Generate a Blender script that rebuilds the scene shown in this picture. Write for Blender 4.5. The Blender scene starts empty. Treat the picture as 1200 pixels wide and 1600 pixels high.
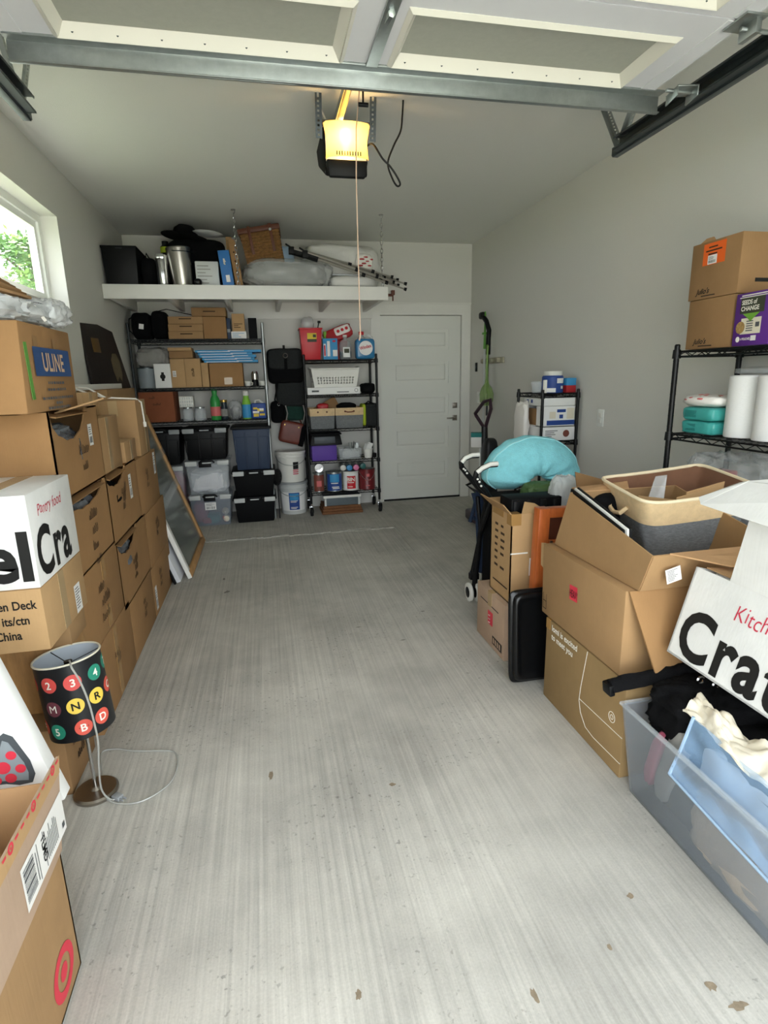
import bpy, bmesh, math, random
from mathutils import Vector as V, Matrix, Euler, noise as mnoise

# ---------------------------------------------------------------- camera, world, exposure
SC = bpy.context.scene
COL = SC.collection
PI = math.pi

CAM_POS = V((-2.3071, -6.1466, 1.4076))
YAW, PITCH, ROLL, FPX = 0.2048, -0.2377, -0.0224, 871.85


def make_camera():
    cy, sy, cp, sp = math.cos(YAW), math.sin(YAW), math.cos(PITCH), math.sin(PITCH)
    fwd = V((sy * cp, cy * cp, sp))
    right = V((cy, -sy, 0))
    up = right.cross(fwd)
    r2 = right * math.cos(ROLL) + up * math.sin(ROLL)
    u2 = up * math.cos(ROLL) - right * math.sin(ROLL)
    cd = bpy.data.cameras.new('camera')
    cd.sensor_fit = 'VERTICAL'
    cd.sensor_height = 36.0
    cd.sensor_width = 27.0
    cd.lens = 36.0 * FPX / 1600.0
    cd.clip_start = 0.02
    cd.clip_end = 200
    cam = bpy.data.objects.new('camera', cd)
    COL.objects.link(cam)
    m = Matrix((r2, u2, -fwd)).transposed().to_4x4()
    m.translation = CAM_POS
    cam.matrix_world = m
    SC.camera = cam


make_camera()

W = bpy.data.worlds.new('overcast_sky')
SC.world = W
W.use_nodes = True
bg = W.node_tree.nodes['Background']
bg.inputs[0].default_value = (0.90, 0.96, 1.0, 1)
bg.inputs[1].default_value = 6.0

sd = bpy.data.lights.new('bounce_sun', 'SUN')      # added behind the house so driveway bounce brightens the ceiling; no direct sun enters
sd.energy = 22.0
sd.angle = math.radians(4)
sd.color = (1.0, 0.97, 0.94)
so = bpy.data.objects.new('bounce_sun', sd)
COL.objects.link(so)
so.rotation_euler = V((0.25, -0.52, -0.82)).to_track_quat('-Z', 'Y').to_euler()

SC.view_settings.view_transform = 'Standard'
SC.view_settings.look = 'None'
SC.view_settings.gamma = 1.0
SC.view_settings.use_curve_mapping = False
SC.view_settings.exposure = 0.08


def portal(name, loc, rot, sx, sy):
    ld = bpy.data.lights.new(name, 'AREA')
    ld.shape = 'RECTANGLE'
    ld.size, ld.size_y = sx, sy
    ld.cycles.is_portal = True
    o = bpy.data.objects.new(name, ld)
    COL.objects.link(o)
    o.location = loc
    o.rotation_euler = rot


portal('garage_opening_portal', (-1.8, -6.47, 1.2), (PI / 2, 0, 0), 2.6, 2.4)
portal('window_portal', (-3.72, -2.6, 2.16), (0, -PI / 2, 0), 0.62, 1.5)
SC.cycles.max_bounces = 10
SC.cycles.diffuse_bounces = 6
SC.cycles.transparent_max_bounces = 16
SC.cycles.sample_clamp_indirect = 6.0

# ---------------------------------------------------------------- helpers
rnd = random.Random(7)
MATS = {}


def lin(h):
    h = h.lstrip('#')
    out = []
    for i in (0, 2, 4):
        c = int(h[i:i + 2], 16) / 255
        out.append(c / 12.92 if c <= 0.04045 else ((c + 0.055) / 1.055) ** 2.4)
    return tuple(out)


def mat(name, col, rough=0.6, metal=0.0, var=0.0, vscale=8.0, bump=0.0, bscale=60.0, stretch=(1, 1, 1),
        trans=0.0, alpha=1.0, emit=None, estr=0.0, spec=0.5, ior=1.45, coat=0.0):
    m = bpy.data.materials.new(name)
    m.use_nodes = True
    nt = m.node_tree
    b = nt.nodes['Principled BSDF']
    c = lin(col) + (1,)
    b.inputs['Base Color'].default_value = c
    b.inputs['Roughness'].default_value = rough
    b.inputs['Metallic'].default_value = metal
    b.inputs['Specular IOR Level'].default_value = spec
    b.inputs['IOR'].default_value = ior
    b.inputs['Transmission Weight'].default_value = trans
    b.inputs['Alpha'].default_value = alpha
    b.inputs['Coat Weight'].default_value = coat
    if emit:
        b.inputs['Emission Color'].default_value = lin(emit) + (1,)
        b.inputs['Emission Strength'].default_value = estr
    if var > 0 or bump > 0:
        tc = nt.nodes.new('ShaderNodeTexCoord')
        mp = nt.nodes.new('ShaderNodeMapping')
        mp.inputs['Scale'].default_value = stretch
        nt.links.new(tc.outputs['Object'], mp.inputs['Vector'])
    if var > 0:
        n = nt.nodes.new('ShaderNodeTexNoise')
        n.inputs['Scale'].default_value = vscale
        n.inputs['Detail'].default_value = 6
        n.inputs['Roughness'].default_value = 0.65
        nt.links.new(mp.outputs[0], n.inputs['Vector'])
        mr = nt.nodes.new('ShaderNodeMapRange')
        mr.inputs['From Min'].default_value = 0.25
        mr.inputs['From Max'].default_value = 0.75
        mr.inputs['To Min'].default_value = 1 - var
        mr.inputs['To Max'].default_value = 1 + var
        nt.links.new(n.outputs['Fac'], mr.inputs['Value'])
        mx = nt.nodes.new('ShaderNodeVectorMath')
        mx.operation = 'SCALE'
        mx.inputs[0].default_value = c[:3]
        nt.links.new(mr.outputs[0], mx.inputs['Scale'])
        nt.links.new(mx.outputs[0], b.inputs['Base Color'])
    if bump > 0:
        n2 = nt.nodes.new('ShaderNodeTexNoise')
        n2.inputs['Scale'].default_value = bscale
        n2.inputs['Detail'].default_value = 4
        nt.links.new(mp.outputs[0], n2.inputs['Vector'])
        bp = nt.nodes.new('ShaderNodeBump')
        bp.inputs['Strength'].default_value = bump
        bp.inputs['Distance'].default_value = 0.004
        nt.links.new(n2.outputs['Fac'], bp.inputs['Height'])
        nt.links.new(bp.outputs[0], b.inputs['Normal'])
    MATS[name] = m
    return m


def M_(name):
    return MATS[name]


def rotm(rx=0, ry=0, rz=0):
    return Euler((math.radians(rx), math.radians(ry), math.radians(rz)), 'XYZ').to_matrix().to_4x4()


def xf(loc=(0, 0, 0), rx=0, ry=0, rz=0):
    return Matrix.Translation(loc) @ rotm(rx, ry, rz)


ROOTM = {}


class MB:
    """collects shapes (world coordinates, optionally through a local frame M) for one mesh"""

    def __init__(s, M=None):
        s.v = []
        s.f = []
        s.M = M
        s.round = False

    def add(s, vs, fs):
        n = len(s.v)
        if s.M is not None:
            vs = [s.M @ V(p) for p in vs]
        s.v.extend([V(p) for p in vs])
        s.f.extend([tuple(i + n for i in f) for f in fs])
        return s

    def box(s, x0, x1, y0, y1, z0, z1):
        vs = [(x0, y0, z0), (x1, y0, z0), (x1, y1, z0), (x0, y1, z0), (x0, y0, z1), (x1, y0, z1), (x1, y1, z1), (x0, y1, z1)]
        return s.add(vs, [(0, 3, 2, 1), (4, 5, 6, 7), (0, 1, 5, 4), (1, 2, 6, 5), (2, 3, 7, 6), (3, 0, 4, 7)])

    def cbox(s, c, sz):
        return s.box(c[0] - sz[0] / 2, c[0] + sz[0] / 2, c[1] - sz[1] / 2, c[1] + sz[1] / 2, c[2] - sz[2] / 2, c[2] + sz[2] / 2)

    def taper(s, x0, x1, y0, y1, z0, z1, t):
        """box whose bottom is smaller by t on every side"""
        vs = [(x0 + t, y0 + t, z0), (x1 - t, y0 + t, z0), (x1 - t, y1 - t, z0), (x0 + t, y1 - t, z0),
              (x0, y0, z1), (x1, y0, z1), (x1, y1, z1), (x0, y1, z1)]
        return s.add(vs, [(0, 3, 2, 1), (4, 5, 6, 7), (0, 1, 5, 4), (1, 2, 6, 5), (2, 3, 7, 6), (3, 0, 4, 7)])

    def shell(s, x0, x1, y0, y1, z0, z1, t, w=0.003, open_top=True):
        """open container with tapered walls of thickness w"""
        o = [(x0 + t, y0 + t, z0), (x1 - t, y0 + t, z0), (x1 - t, y1 - t, z0), (x0 + t, y1 - t, z0),
             (x0, y0, z1), (x1, y0, z1), (x1, y1, z1), (x0, y1, z1)]
        i = [(x0 + t + w, y0 + t + w, z0 + w), (x1 - t - w, y0 + t + w, z0 + w), (x1 - t - w, y1 - t - w, z0 + w), (x0 + t + w, y1 - t - w, z0 + w),
             (x0 + w, y0 + w, z1), (x1 - w, y0 + w, z1), (x1 - w, y1 - w, z1), (x0 + w, y1 - w, z1)]
        fs = [(0, 3, 2, 1), (0, 1, 5, 4), (1, 2, 6, 5), (2, 3, 7, 6), (3, 0, 4, 7),
              (8, 9, 10, 11), (8, 12, 13, 9), (9, 13, 14, 10), (10, 14, 15, 11), (11, 15, 12, 8),
              (4, 5, 13, 12), (5, 6, 14, 13), (6, 7, 15, 14), (7, 4, 12, 15)]
        return s.add(o + i, fs)

    def cyl(s, p0, p1, r0, r1=None, n=12, caps=True):
        r1 = r0 if r1 is None else r1
        p0, p1 = V(p0), V(p1)
        d = (p1 - p0).normalized()
        a = d.orthogonal().normalized()
        b = d.cross(a)
        vs = []
        for p, r in ((p0, r0), (p1, r1)):
            for k in range(n):
                t = 2 * PI * k / n
                vs.append(p + a * (r * math.cos(t)) + b * (r * math.sin(t)))
        fs = [(k, (k + 1) % n, n + (k + 1) % n, n + k) for k in range(n)]
        if caps:
            fs += [tuple(reversed(range(n))), tuple(range(n, 2 * n))]
        return s.add(vs, fs)

    def tube(s, pts, r, n=6, closed=False):
        pts = [V(p) for p in pts]
        m = len(pts)
        vs, fs = [], []
        prev = None
        for i, p in enumerate(pts):
            if closed:
                d = (pts[(i + 1) % m] - pts[i - 1])
            else:
                d = pts[min(i + 1, m - 1)] - pts[max(i - 1, 0)]
            d.normalize()
            if prev is None:
                a = d.orthogonal().normalized()
            else:
                a = (prev - d * prev.dot(d)).normalized()
            prev = a
            b = d.cross(a)
            rr = r[i] if isinstance(r, (list, tuple)) else r
            for k in range(n):
                t = 2 * PI * k / n
                vs.append(p + a * (rr * math.cos(t)) + b * (rr * math.sin(t)))
        segs = m if closed else m - 1
        for i in range(segs):
            j = (i + 1) % m
            for k in range(n):
                fs.append((i * n + k, i * n + (k + 1) % n, j * n + (k + 1) % n, j * n + k))
        if not closed:
            fs += [tuple(reversed(range(n))), tuple(range((m - 1) * n, m * n))]
        return s.add(vs, fs)

    def lathe(s, prof, c=(0, 0, 0), n=24):
        """prof: list of (r, z); closed at the axis where r == 0"""
        vs, fs = [], []
        for r, z in prof:
            for k in range(n):
                t = 2 * PI * k / n
                vs.append((c[0] + r * math.cos(t), c[1] + r * math.sin(t), c[2] + z))
        for i in range(len(prof) - 1):
            for k in range(n):
                fs.append((i * n + k, i * n + (k + 1) % n, (i + 1) * n + (k + 1) % n, (i + 1) * n + k))
        if prof[0][0] > 0:
            fs.append(tuple(reversed(range(n))))
        if prof[-1][0] > 0:
            fs.append(tuple(range((len(prof) - 1) * n, len(prof) * n)))
        return s.add(vs, fs)

    def sheet(s, pts, t):
        """planar polygon given thickness t along its normal (both sides)"""
        pts = [V(p) for p in pts]
        n = V((0, 0, 0))
        for i in range(len(pts)):
            n += pts[i].cross(pts[(i + 1) % len(pts)])
        n.normalize()
        k = len(pts)
        vs = [p - n * (t / 2) for p in pts] + [p + n * (t / 2) for p in pts]
        fs = [tuple(reversed(range(k))), tuple(range(k, 2 * k))] + [(i, (i + 1) % k, k + (i + 1) % k, k + i) for i in range(k)]
        return s.add(vs, fs)

    def soft(s, c, sz, e=0.5, nu=24, nv=14, noise=0.0, nf=3.0, seed=0, folds=0.0, foldf=9.0, flat=0.0, crum=0.0, cf=3.0):
        """superellipsoid lump with noise: bags, cushions, cloth. flat>0 flattens the underside"""
        s.round = True
        r = random.Random(seed)
        ph = [r.uniform(0, 6.28) for _ in range(9)]
        a, b, d = sz[0] / 2, sz[1] / 2, sz[2] / 2

        def sp(x, p):
            return math.copysign(abs(x) ** p, x)
        vs, fs = [], []
        for j in range(nv + 1):
            la = -PI / 2 + PI * j / nv
            for i in range(nu):
                lo = 2 * PI * i / nu
                x = sp(math.cos(la), e) * sp(math.cos(lo), e)
                y = sp(math.cos(la), e) * sp(math.sin(lo), e)
                z = sp(math.sin(la), e)
                k = 1 + noise * (math.sin(nf * x * 2 + ph[0]) * math.cos(nf * y * 2 + ph[1]) + 0.6 * math.sin(nf * 2.3 * z + ph[2] + nf * x) + 0.5 * math.sin(nf * 3.1 * y + ph[3]) * math.sin(nf * 2.7 * x + ph[4])) / 1.5
                k += folds * math.sin(foldf * (x * 1.3 + z * 0.8 + 0.4 * math.sin(3 * y + ph[5])) + ph[6])
                if crum:
                    q = V((x + seed * 1.7, y, z)) * cf
                    k += crum * (0.55 - 1.5 * abs(mnoise.noise(q))) + crum * .5 * (0.4 - 1.4 * abs(mnoise.noise(q * 2.3)))
                zz = z * k
                if flat and zz < -1 + flat:
                    zz = -1 + flat
                vs.append((c[0] + a * x * k, c[1] + b * y * k, c[2] + d * zz))
        for j in range(nv):
            for i in range(nu):
                fs.append((j * nu + i, j * nu + (i + 1) % nu, (j + 1) * nu + (i + 1) % nu, (j + 1) * nu + i))
        return s.add(vs, fs)

    def grid(s, fn, nu, nv, closed_u=False):
        s.round = True
        vs = [fn(i / nu, j / nv) for j in range(nv + 1) for i in range(nu + (0 if closed_u else 1))]
        w = nu if closed_u else nu + 1
        fs = []
        for j in range(nv):
            for i in range(nu):
                i2 = (i + 1) % w
                fs.append((j * w + i, j * w + i2, (j + 1) * w + i2, (j + 1) * w + i))
        return s.add(vs, fs)

    def build(s, name, material, parent=None, bevel=0.0, seg=2, smooth=None, solid=0.0):
        me = bpy.data.meshes.new(name)
        if parent is not None:
            M0 = ROOTM[parent.name]
        else:
            xs = [p.x for p in s.v]
            ys = [p.y for p in s.v]
            M0 = Matrix.Translation(((min(xs) + max(xs)) / 2, (min(ys) + max(ys)) / 2, min(p.z for p in s.v)))
        inv = M0.inverted()
        me.from_pydata([tuple(inv @ p) for p in s.v], [], s.f)
        bm = bmesh.new()
        bm.from_mesh(me)
        if solid:
            bmesh.ops.solidify(bm, geom=bm.faces[:], thickness=solid)
        else:
            bmesh.ops.remove_doubles(bm, verts=bm.verts, dist=1e-6)
            bmesh.ops.recalc_face_normals(bm, faces=bm.faces)
        if bevel:
            es = [e for e in bm.edges if len(e.link_faces) == 2 and e.calc_face_angle(0) > 0.6]
            bmesh.ops.bevel(bm, geom=es, offset=bevel, segments=seg, affect='EDGES', profile=0.5, clamp_overlap=True)
        bm.to_mesh(me)
        bm.free()
        if smooth is None:
            smooth = 80 if s.round else (24 if bevel else 35)
        if smooth:
            me.polygons.foreach_set('use_smooth', [True] * len(me.polygons))
            me.set_sharp_from_angle(angle=math.radians(smooth))
        if material is not None:
            for mm in (material if isinstance(material, (list, tuple)) else [material]):
                me.materials.append(MATS[mm] if isinstance(mm, str) else mm)
        o = bpy.data.objects.new(name, me)
        COL.objects.link(o)
        if parent is not None:
            o.parent = parent
            ROOTM[o.name] = M0
        else:
            o.matrix_world = M0
            ROOTM[o.name] = M0
        return o


def curve(pts, n=6):
    """smooth path through the points (Catmull-Rom)"""
    P = [V(p) for p in pts]
    out = []
    for i in range(len(P) - 1):
        a, b_, c, d = P[max(i - 1, 0)], P[i], P[i + 1], P[min(i + 2, len(P) - 1)]
        for k in range(n):
            t = k / n
            out.append(.5 * ((2 * b_) + (c - a) * t + (2 * a - 5 * b_ + 4 * c - d) * t * t + (3 * b_ - a - 3 * c + d) * t ** 3))
    out.append(P[-1])
    return out


def thing(name, label, cat, loc, group=None, kind=None):
    o = bpy.data.objects.new(name, None)
    COL.objects.link(o)
    o.empty_display_size = 0.05
    o.location = loc
    ROOTM[o.name] = Matrix.Translation(loc)
    o['label'] = label
    if kind:
        o['kind'] = kind
    else:
        o['category'] = cat
    if group:
        o['group'] = group
    return o


def tag(o, label, cat=None, group=None, kind=None):
    o['label'] = label
    if cat:
        o['category'] = cat
    if group:
        o['group'] = group
    if kind:
        o['kind'] = kind
    return o


def struct(o, label):
    o['kind'] = 'structure'
    o['label'] = label
    return o


# ---- lettering: glyph outlines of the built-in font, made once
GLYPH = {}
CHARS = sorted(set("ABCDEFGHIJKLMNOPQRSTUVWXYZabcdefghijklmnopqrstuvwxyz0123456789&/'.-"))


def make_glyphs():
    for wt, off in (('r', 0.0), ('b', 0.022), ('t', -0.006), ('h', 0.030)):
        cu = bpy.data.curves.new('glyph', 'FONT')
        cu.offset = off
        cu.resolution_u = 4 if wt == 'h' else 6
        cu.fill_mode = 'FRONT'
        ob = bpy.data.objects.new('glyph', cu)
        COL.objects.link(ob)

        def ev(t):
            cu.body = t
            dg = bpy.context.evaluated_depsgraph_get()
            dg.update()
            e = ob.evaluated_get(dg)
            me = e.to_mesh()
            vs = [(v.co.x, v.co.y) for v in me.vertices]
            fs = [tuple(p.vertices) for p in me.polygons]
            e.to_mesh_clear()
            return vs, fs
        capH = max(y for x, y in ev('H')[0])
        for ch in CHARS:
            vs, fs = ev(ch)
            v2, _ = ev(ch + 'I')
            i0 = min(x for x, y in ev('I')[0])
            adv = max(x for x, y in v2)
            iw = max(x for x, y in ev('I')[0])
            GLYPH[wt, ch] = ([(x / capH, y / capH) for x, y in vs], fs, (adv - iw) / capH)
        bpy.data.objects.remove(ob)
        bpy.data.curves.remove(cu)


make_glyphs()


def layout(text, wt='r', track=0.0, shear=0.0, squeeze=1.0, wob=0.0, seed=1):
    """2-D polygons of a word: cap height 1, start at x = 0; returns verts, faces, width"""
    r = random.Random(seed)
    vs, fs, x = [], [], 0.0
    for ch in text:
        if ch == ' ':
            x += 0.42 * squeeze
            continue
        g, gf, adv = GLYPH[wt, ch]
        n = len(vs)
        dy = r.uniform(-wob, wob)
        an = r.uniform(-wob, wob)
        for a, b in g:
            aa, bb = a * math.cos(an) - b * math.sin(an), a * math.sin(an) + b * math.cos(an) + dy
            vs.append((x + (aa + shear * bb) * squeeze, bb))
        fs += [tuple(i + n for i in f) for f in gf]
        x += (adv + track) * squeeze
    return vs, fs, x


def lettering(parent, text, o, u, v, h, material, wt='r', lift=0.0012, center=False, name='lettering', fn=None, M=None, right=False, clip=None, split=False, **kw):
    """flat print on a surface: origin o, baseline direction u, up direction v, cap height h"""
    vs, fs, w = layout(text, wt, **kw)
    o, u, v = V(o), V(u).normalized(), V(v).normalized()
    n = u.cross(v)
    sh = -w / 2 if center else (-w if right else 0)
    if split:
        x = 0.0
        sq, tr = kw.get('squeeze', 1.0), kw.get('track', 0.0)
        sd_ = kw.pop('seed', 1)
        for q, ch in enumerate(text):
            if ch == ' ':
                x += .42 * sq
                continue
            lettering(parent, ch, o + u * ((x + sh) * h), u, v, h, material, wt, lift, False, 'letter', None, M, False, None, False, seed=sd_ + q, **kw)
            x += (GLYPH[wt, ch][2] + tr) * sq
        return None
    mb = MB(M)
    if clip is not None:
        keep = [f for f in fs if max((vs[i][0] + sh) * h for i in f) <= clip[1] and min((vs[i][0] + sh) * h for i in f) >= clip[0]]
        fs = keep
    if fn:
        mb.add([fn((a + sh) * h, b * h) for a, b in vs], fs)
    else:
        mb.add([o + u * ((a + sh) * h) + v * (b * h) + n * lift for a, b in vs], fs)
    return mb.build(name, material, parent, smooth=0)


def patch(mb, o, u, v, w, h, lift=0.001):
    """a flat rectangle (print, sticker) with its lower left corner at o"""
    o, u, v = V(o), V(u).normalized(), V(v).normalized()
    n = u.cross(v) * lift
    mb.add([o + n, o + u * w + n, o + u * w + v * h + n, o + v * h + n], [(0, 1, 2, 3)])
    return mb


def disc(mb, o, u, v, r, lift=0.001, r_in=0.0, n=28):
    o, u, v = V(o), V(u).normalized(), V(v).normalized()
    nn = u.cross(v) * lift
    vs = [o + nn + u * (r * math.cos(2 * PI * k / n)) + v * (r * math.sin(2 * PI * k / n)) for k in range(n)]
    if r_in <= 0:
        return mb.add(vs, [tuple(range(n))])
    vs += [o + nn + u * (r_in * math.cos(2 * PI * k / n)) + v * (r_in * math.sin(2 * PI * k / n)) for k in range(n)]
    return mb.add(vs, [(k, (k + 1) % n, n + (k + 1) % n, n + k) for k in range(n)])


def sticker(parent, o, u, v, w, h, barcode=True, seed=0, M=None, name='shipping_label'):
    """white paper label with printed lines and a bar code"""
    r = random.Random(seed)
    mb = patch(MB(M), o, u, v, w, h, 0.0012)
    s = mb.build(name, 'label_white', parent, smooth=0)
    mb = MB(M)
    o, u, v = V(o), V(u).normalized(), V(v).normalized()
    if barcode:
        x = 0.12
        while x < 0.85:
            bw = r.choice((0.015, 0.025, 0.04))
            patch(mb, o + u * (x * w) + v * (0.12 * h), u, v, bw * w, 0.3 * h, 0.002)
            x += bw + r.choice((0.02, 0.03, 0.045))
    k = 0.52 if barcode else 0.15
    while k < 0.9:
        patch(mb, o + u * (0.1 * w) + v * (k * h), u, v, r.uniform(0.4, 0.8) * w, 0.035 * h, 0.002)
        k += 0.1
    mb.build('print', 'ink_grey', s if False else parent, smooth=0)
    return s


def squiggle(mb, o, u, v, h, n, seed, lift=0.0015, w=0.0022):
    """an unreadable handwritten word: one looping pen stroke"""
    r = random.Random(seed)
    o, u, v = V(o), V(u).normalized(), V(v).normalized()
    nn = u.cross(v) * lift
    pts = []
    x = 0.0
    for k in range(n):
        a = r.uniform(0.35, 0.9) * h
        st = r.uniform(0.25, 0.45) * h
        pts += [(x, 0.0), (x + st * 0.5, a), (x + st * 0.8, a * 0.6), (x + st * 0.55, 0.05 * h)]
        x += st
    P = [o + u * a + v * b + nn for a, b in pts]
    for a, b in zip(P, P[1:]):
        d = (b - a)
        if d.length < 1e-6:
            continue
        d.normalize()
        s = d.cross(u.cross(v)) * (w / 2)
        mb.add([a - s, b - s, b + s, a + s], [(0, 1, 2, 3)])
    return mb
# ---------------------------------------------------------------- materials
SC.cycles.use_denoising = True
mat('wall_paint', '#d9d8d2', 0.9, bump=0.25, bscale=220, spec=0.2)
mat('ceiling_paint', '#dedfd9', 0.92, bump=0.3, bscale=160, spec=0.2)
mat('white_paint', '#e6e5df', 0.55, var=0.03, vscale=5)
mat('door_white', '#e3e4dd', 0.5)
mat('vinyl_white', '#eceee9', 0.4)
mat('garage_door_white', '#dcdde0', 0.5, var=0.02)
mat('cream_plastic', '#e0ddd2', 0.45)
mat('frosted_pane', '#a9ab9f', 0.7, var=0.05, vscale=40)
mat('galvanised', '#a8aead', 0.35, metal=0.9, var=0.12, vscale=30)
mat('galvanised_dark', '#5c6467', 0.4, metal=0.9, var=0.12, vscale=20)
mat('chrome', '#cfd0d2', 0.18, metal=1.0)
mat('steel_brushed', '#b9b6ae', 0.3, metal=1.0, var=0.08, vscale=40, stretch=(1, 1, 12))
mat('nickel', '#9d968d', 0.32, metal=1.0)
mat('black_metal', '#08090a', 0.42, spec=0.4)
mat('black_plastic', '#07080a', 0.5, spec=0.3)
mat('black_plastic_matte', '#090a0c', 0.7, spec=0.22)
mat('dark_grey_wire', '#35383a', 0.4, metal=0.6)
mat('black_rubber', '#0d0d0e', 0.8)
mat('black_fabric', '#0b0b0d', 0.95, spec=0.2, var=0.25, vscale=30, bump=0.4, bscale=200)
mat('charcoal_fabric', '#2c2e2e', 0.95, spec=0.2, var=0.2, vscale=60, bump=0.4, bscale=260)
mat('navy_plastic', '#2c3b54', 0.55)
mat('navy_fabric', '#1b2a40', 0.9, var=0.15, bump=0.3, bscale=200)
mat('grey_plastic', '#9a9ea0', 0.5)
mat('light_grey_plastic', '#c9ccca', 0.45)
mat('clear_plastic', '#dfe6ea', 0.22, alpha=0.24, spec=0.6)
mat('smoke_plastic', '#a3adb8', 0.2, alpha=0.34, spec=0.6, coat=0.3)
mat('blue_film', '#a9cdf2', 0.2, alpha=0.30, spec=0.7, bump=0.5, bscale=14)
mat('film_wrap', '#cfd3d4', 0.18, alpha=0.36, spec=0.9, bump=1.0, bscale=28)
mat('bubble_film', '#dfe2e3', 0.2, alpha=0.62, spec=0.9, bump=1.0, bscale=45)
mat('film_white', '#dcdfdf', 0.4, alpha=0.6, spec=0.6, bump=0.7, bscale=30)
mat('grey_film', '#6d7176', 0.25, alpha=0.9, spec=0.8, bump=1.0, bscale=34, var=0.4, vscale=20)
mat('glass_pane', '#e6f2ee', 0.03, alpha=0.10, spec=0.5)
mat('picture_glass', '#8d938c', 0.12, alpha=0.5, spec=0.6)
mat('label_white', '#eceae6', 0.6)
mat('paper_white', '#f0f0ee', 0.75)
mat('ink_black', '#111110', 0.7)
mat('ink_grey', '#55575a', 0.8)
mat('ink_brown', '#3d2a18', 0.85)
mat('ink_red', '#c8324a', 0.7)
mat('ink_white', '#f2efe4', 0.8)
mat('cable_black', '#141414', 0.5)
mat('white_cord', '#e9e6de', 0.6)
mat('pull_cord', '#d7b8a0', 0.8)


def cardboard(name, col, rough=0.85):
    """kraft board: mottled colour, faint vertical flutes, fine fibres"""
    m = mat(name, col, rough, var=0.10, vscale=5.0, spec=0.25)
    nt = m.node_tree
    b = nt.nodes['Principled BSDF']
    tc = nt.nodes.new('ShaderNodeTexCoord')
    w = nt.nodes.new('ShaderNodeTexNoise')
    mp = nt.nodes.new('ShaderNodeMapping')
    mp.inputs['Scale'].default_value = (130, 130, 6)
    nt.links.new(tc.outputs['Object'], mp.inputs[0])
    nt.links.new(mp.outputs[0], w.inputs['Vector'])
    w.inputs['Scale'].default_value = 1.0
    bp = nt.nodes.new('ShaderNodeBump')
    bp.inputs['Strength'].default_value = 0.25
    bp.inputs['Distance'].default_value = 0.002
    nt.links.new(w.outputs['Fac'], bp.inputs['Height'])
    nt.links.new(bp.outputs[0], b.inputs['Normal'])
    return m


cardboard('card', '#a3825c')
cardboard('card_light', '#b8966c')
cardboard('card_warm', '#9b7750')
cardboard('card_dull', '#957450')
cardboard('card_olive', '#957b55')
cardboard('card_red', '#8a5238')
cardboard('card_pink', '#b49a84')
cardboard('card_inside', '#b58f68')
cardboard('card_white', '#e2e2e0')
mat('tape_clear', '#c8ab80', 0.15, alpha=0.75, spec=0.7)
mat('tape_brown', '#a57f4c', 0.25, spec=0.6)
mat('blue_print', '#294a7c', 0.7)
mat('green_tape', '#5c9440', 0.5)
mat('orange_label', '#e8641b', 0.6)
mat('red_sticker', '#d8384a', 0.55)
mat('purple_box', '#5b2a86', 0.5)
mat('violet_box', '#5a3a9c', 0.6)
mat('leaf_green_print', '#6fa53a', 0.6)
mat('dark_olive_print', '#3c4030', 0.6)
mat('print_beige', '#e4dcc8', 0.6)
mat('grain_print', '#a58552', 0.7, var=0.5, vscale=90)
mat('teal_pack', '#42a39d', 0.3, var=0.12, vscale=25)
mat('teal_dark', '#2b7f7c', 0.3)
mat('white_pack', '#eeeae4', 0.35)
mat('rose_print', '#cf6a6a', 0.5)
mat('green_print', '#4d6a3c', 0.5)
mat('towel_paper', '#f4f4f2', 0.95, bump=0.5, bscale=90, stretch=(1, 1, 14))
mat('aqua_plush', '#93dfea', 1.0, var=0.10, vscale=30, bump=1.0, bscale=140, spec=0.1)
mat('aqua_trim', '#a4dfe6', 0.9)
mat('grey_heather', '#75787a', 0.95, var=0.35, vscale=70, bump=0.5, bscale=300, stretch=(1, 1, 3))
mat('tan_canvas', '#d9bd93', 0.9, var=0.12, vscale=40, bump=0.4, bscale=300)
mat('cream_piping', '#ead9b8', 0.8)
mat('brown_lining', '#77543f', 0.95, var=0.12, vscale=18)
mat('kraft_card', '#cfa878', 0.8)
mat('orange_wood', '#bb612e', 0.4, var=0.2, vscale=10, stretch=(6, 6, 1), coat=0.2)
mat('pale_wood', '#b58a58', 0.55, var=0.25, vscale=9, stretch=(5, 1, 1))
mat('dark_wood', '#1d1511', 0.55, var=0.5, vscale=10, stretch=(6, 6, 1))
mat('plaque_inlay', '#5d533e', 0.6, var=0.15)
mat('brass_plate', '#6d5531', 0.5, metal=0.4)
mat('wicker', '#7a5730', 0.8, var=0.5, vscale=60, bump=1.0, bscale=110)
mat('leather_brown', '#5a2f1e', 0.5, var=0.15)
mat('leather_red', '#6b2f22', 0.45, var=0.2, vscale=9)
mat('red_plastic', '#c9252f', 0.4)
mat('red_film', '#b02a30', 0.35)
mat('white_plastic', '#e6e5de', 0.45)
mat('sky_blue_print', '#3b93c9', 0.5)
mat('deep_blue_print', '#24468f', 0.5)
mat('blue_box', '#2f6fb0', 0.5)
mat('blue_liquid', '#2f7fb2', 0.15, alpha=0.85)
mat('dark_liquid', '#2a3640', 0.15, alpha=0.8)
mat('green_plastic', '#2f9444', 0.35)
mat('lime_plastic', '#86c340', 0.4)
mat('lime_film', '#8bb055', 0.3, alpha=0.5)
mat('leaf_plastic', '#5d9a3c', 0.45)
mat('lime_fabric', '#a3b52a', 0.8)
mat('dark_red_can', '#6d1f24', 0.35)
mat('brown_can', '#7c4438', 0.4)
mat('gold', '#b99a4f', 0.35, metal=0.7)
mat('yellow_print', '#e0c23c', 0.6)
mat('pink_cap', '#d97aa4', 0.4)
mat('teal_cap', '#1f5c58', 0.4)
mat('bottle_green_cloth', '#12352c', 0.9, var=0.3, vscale=25)
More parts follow.
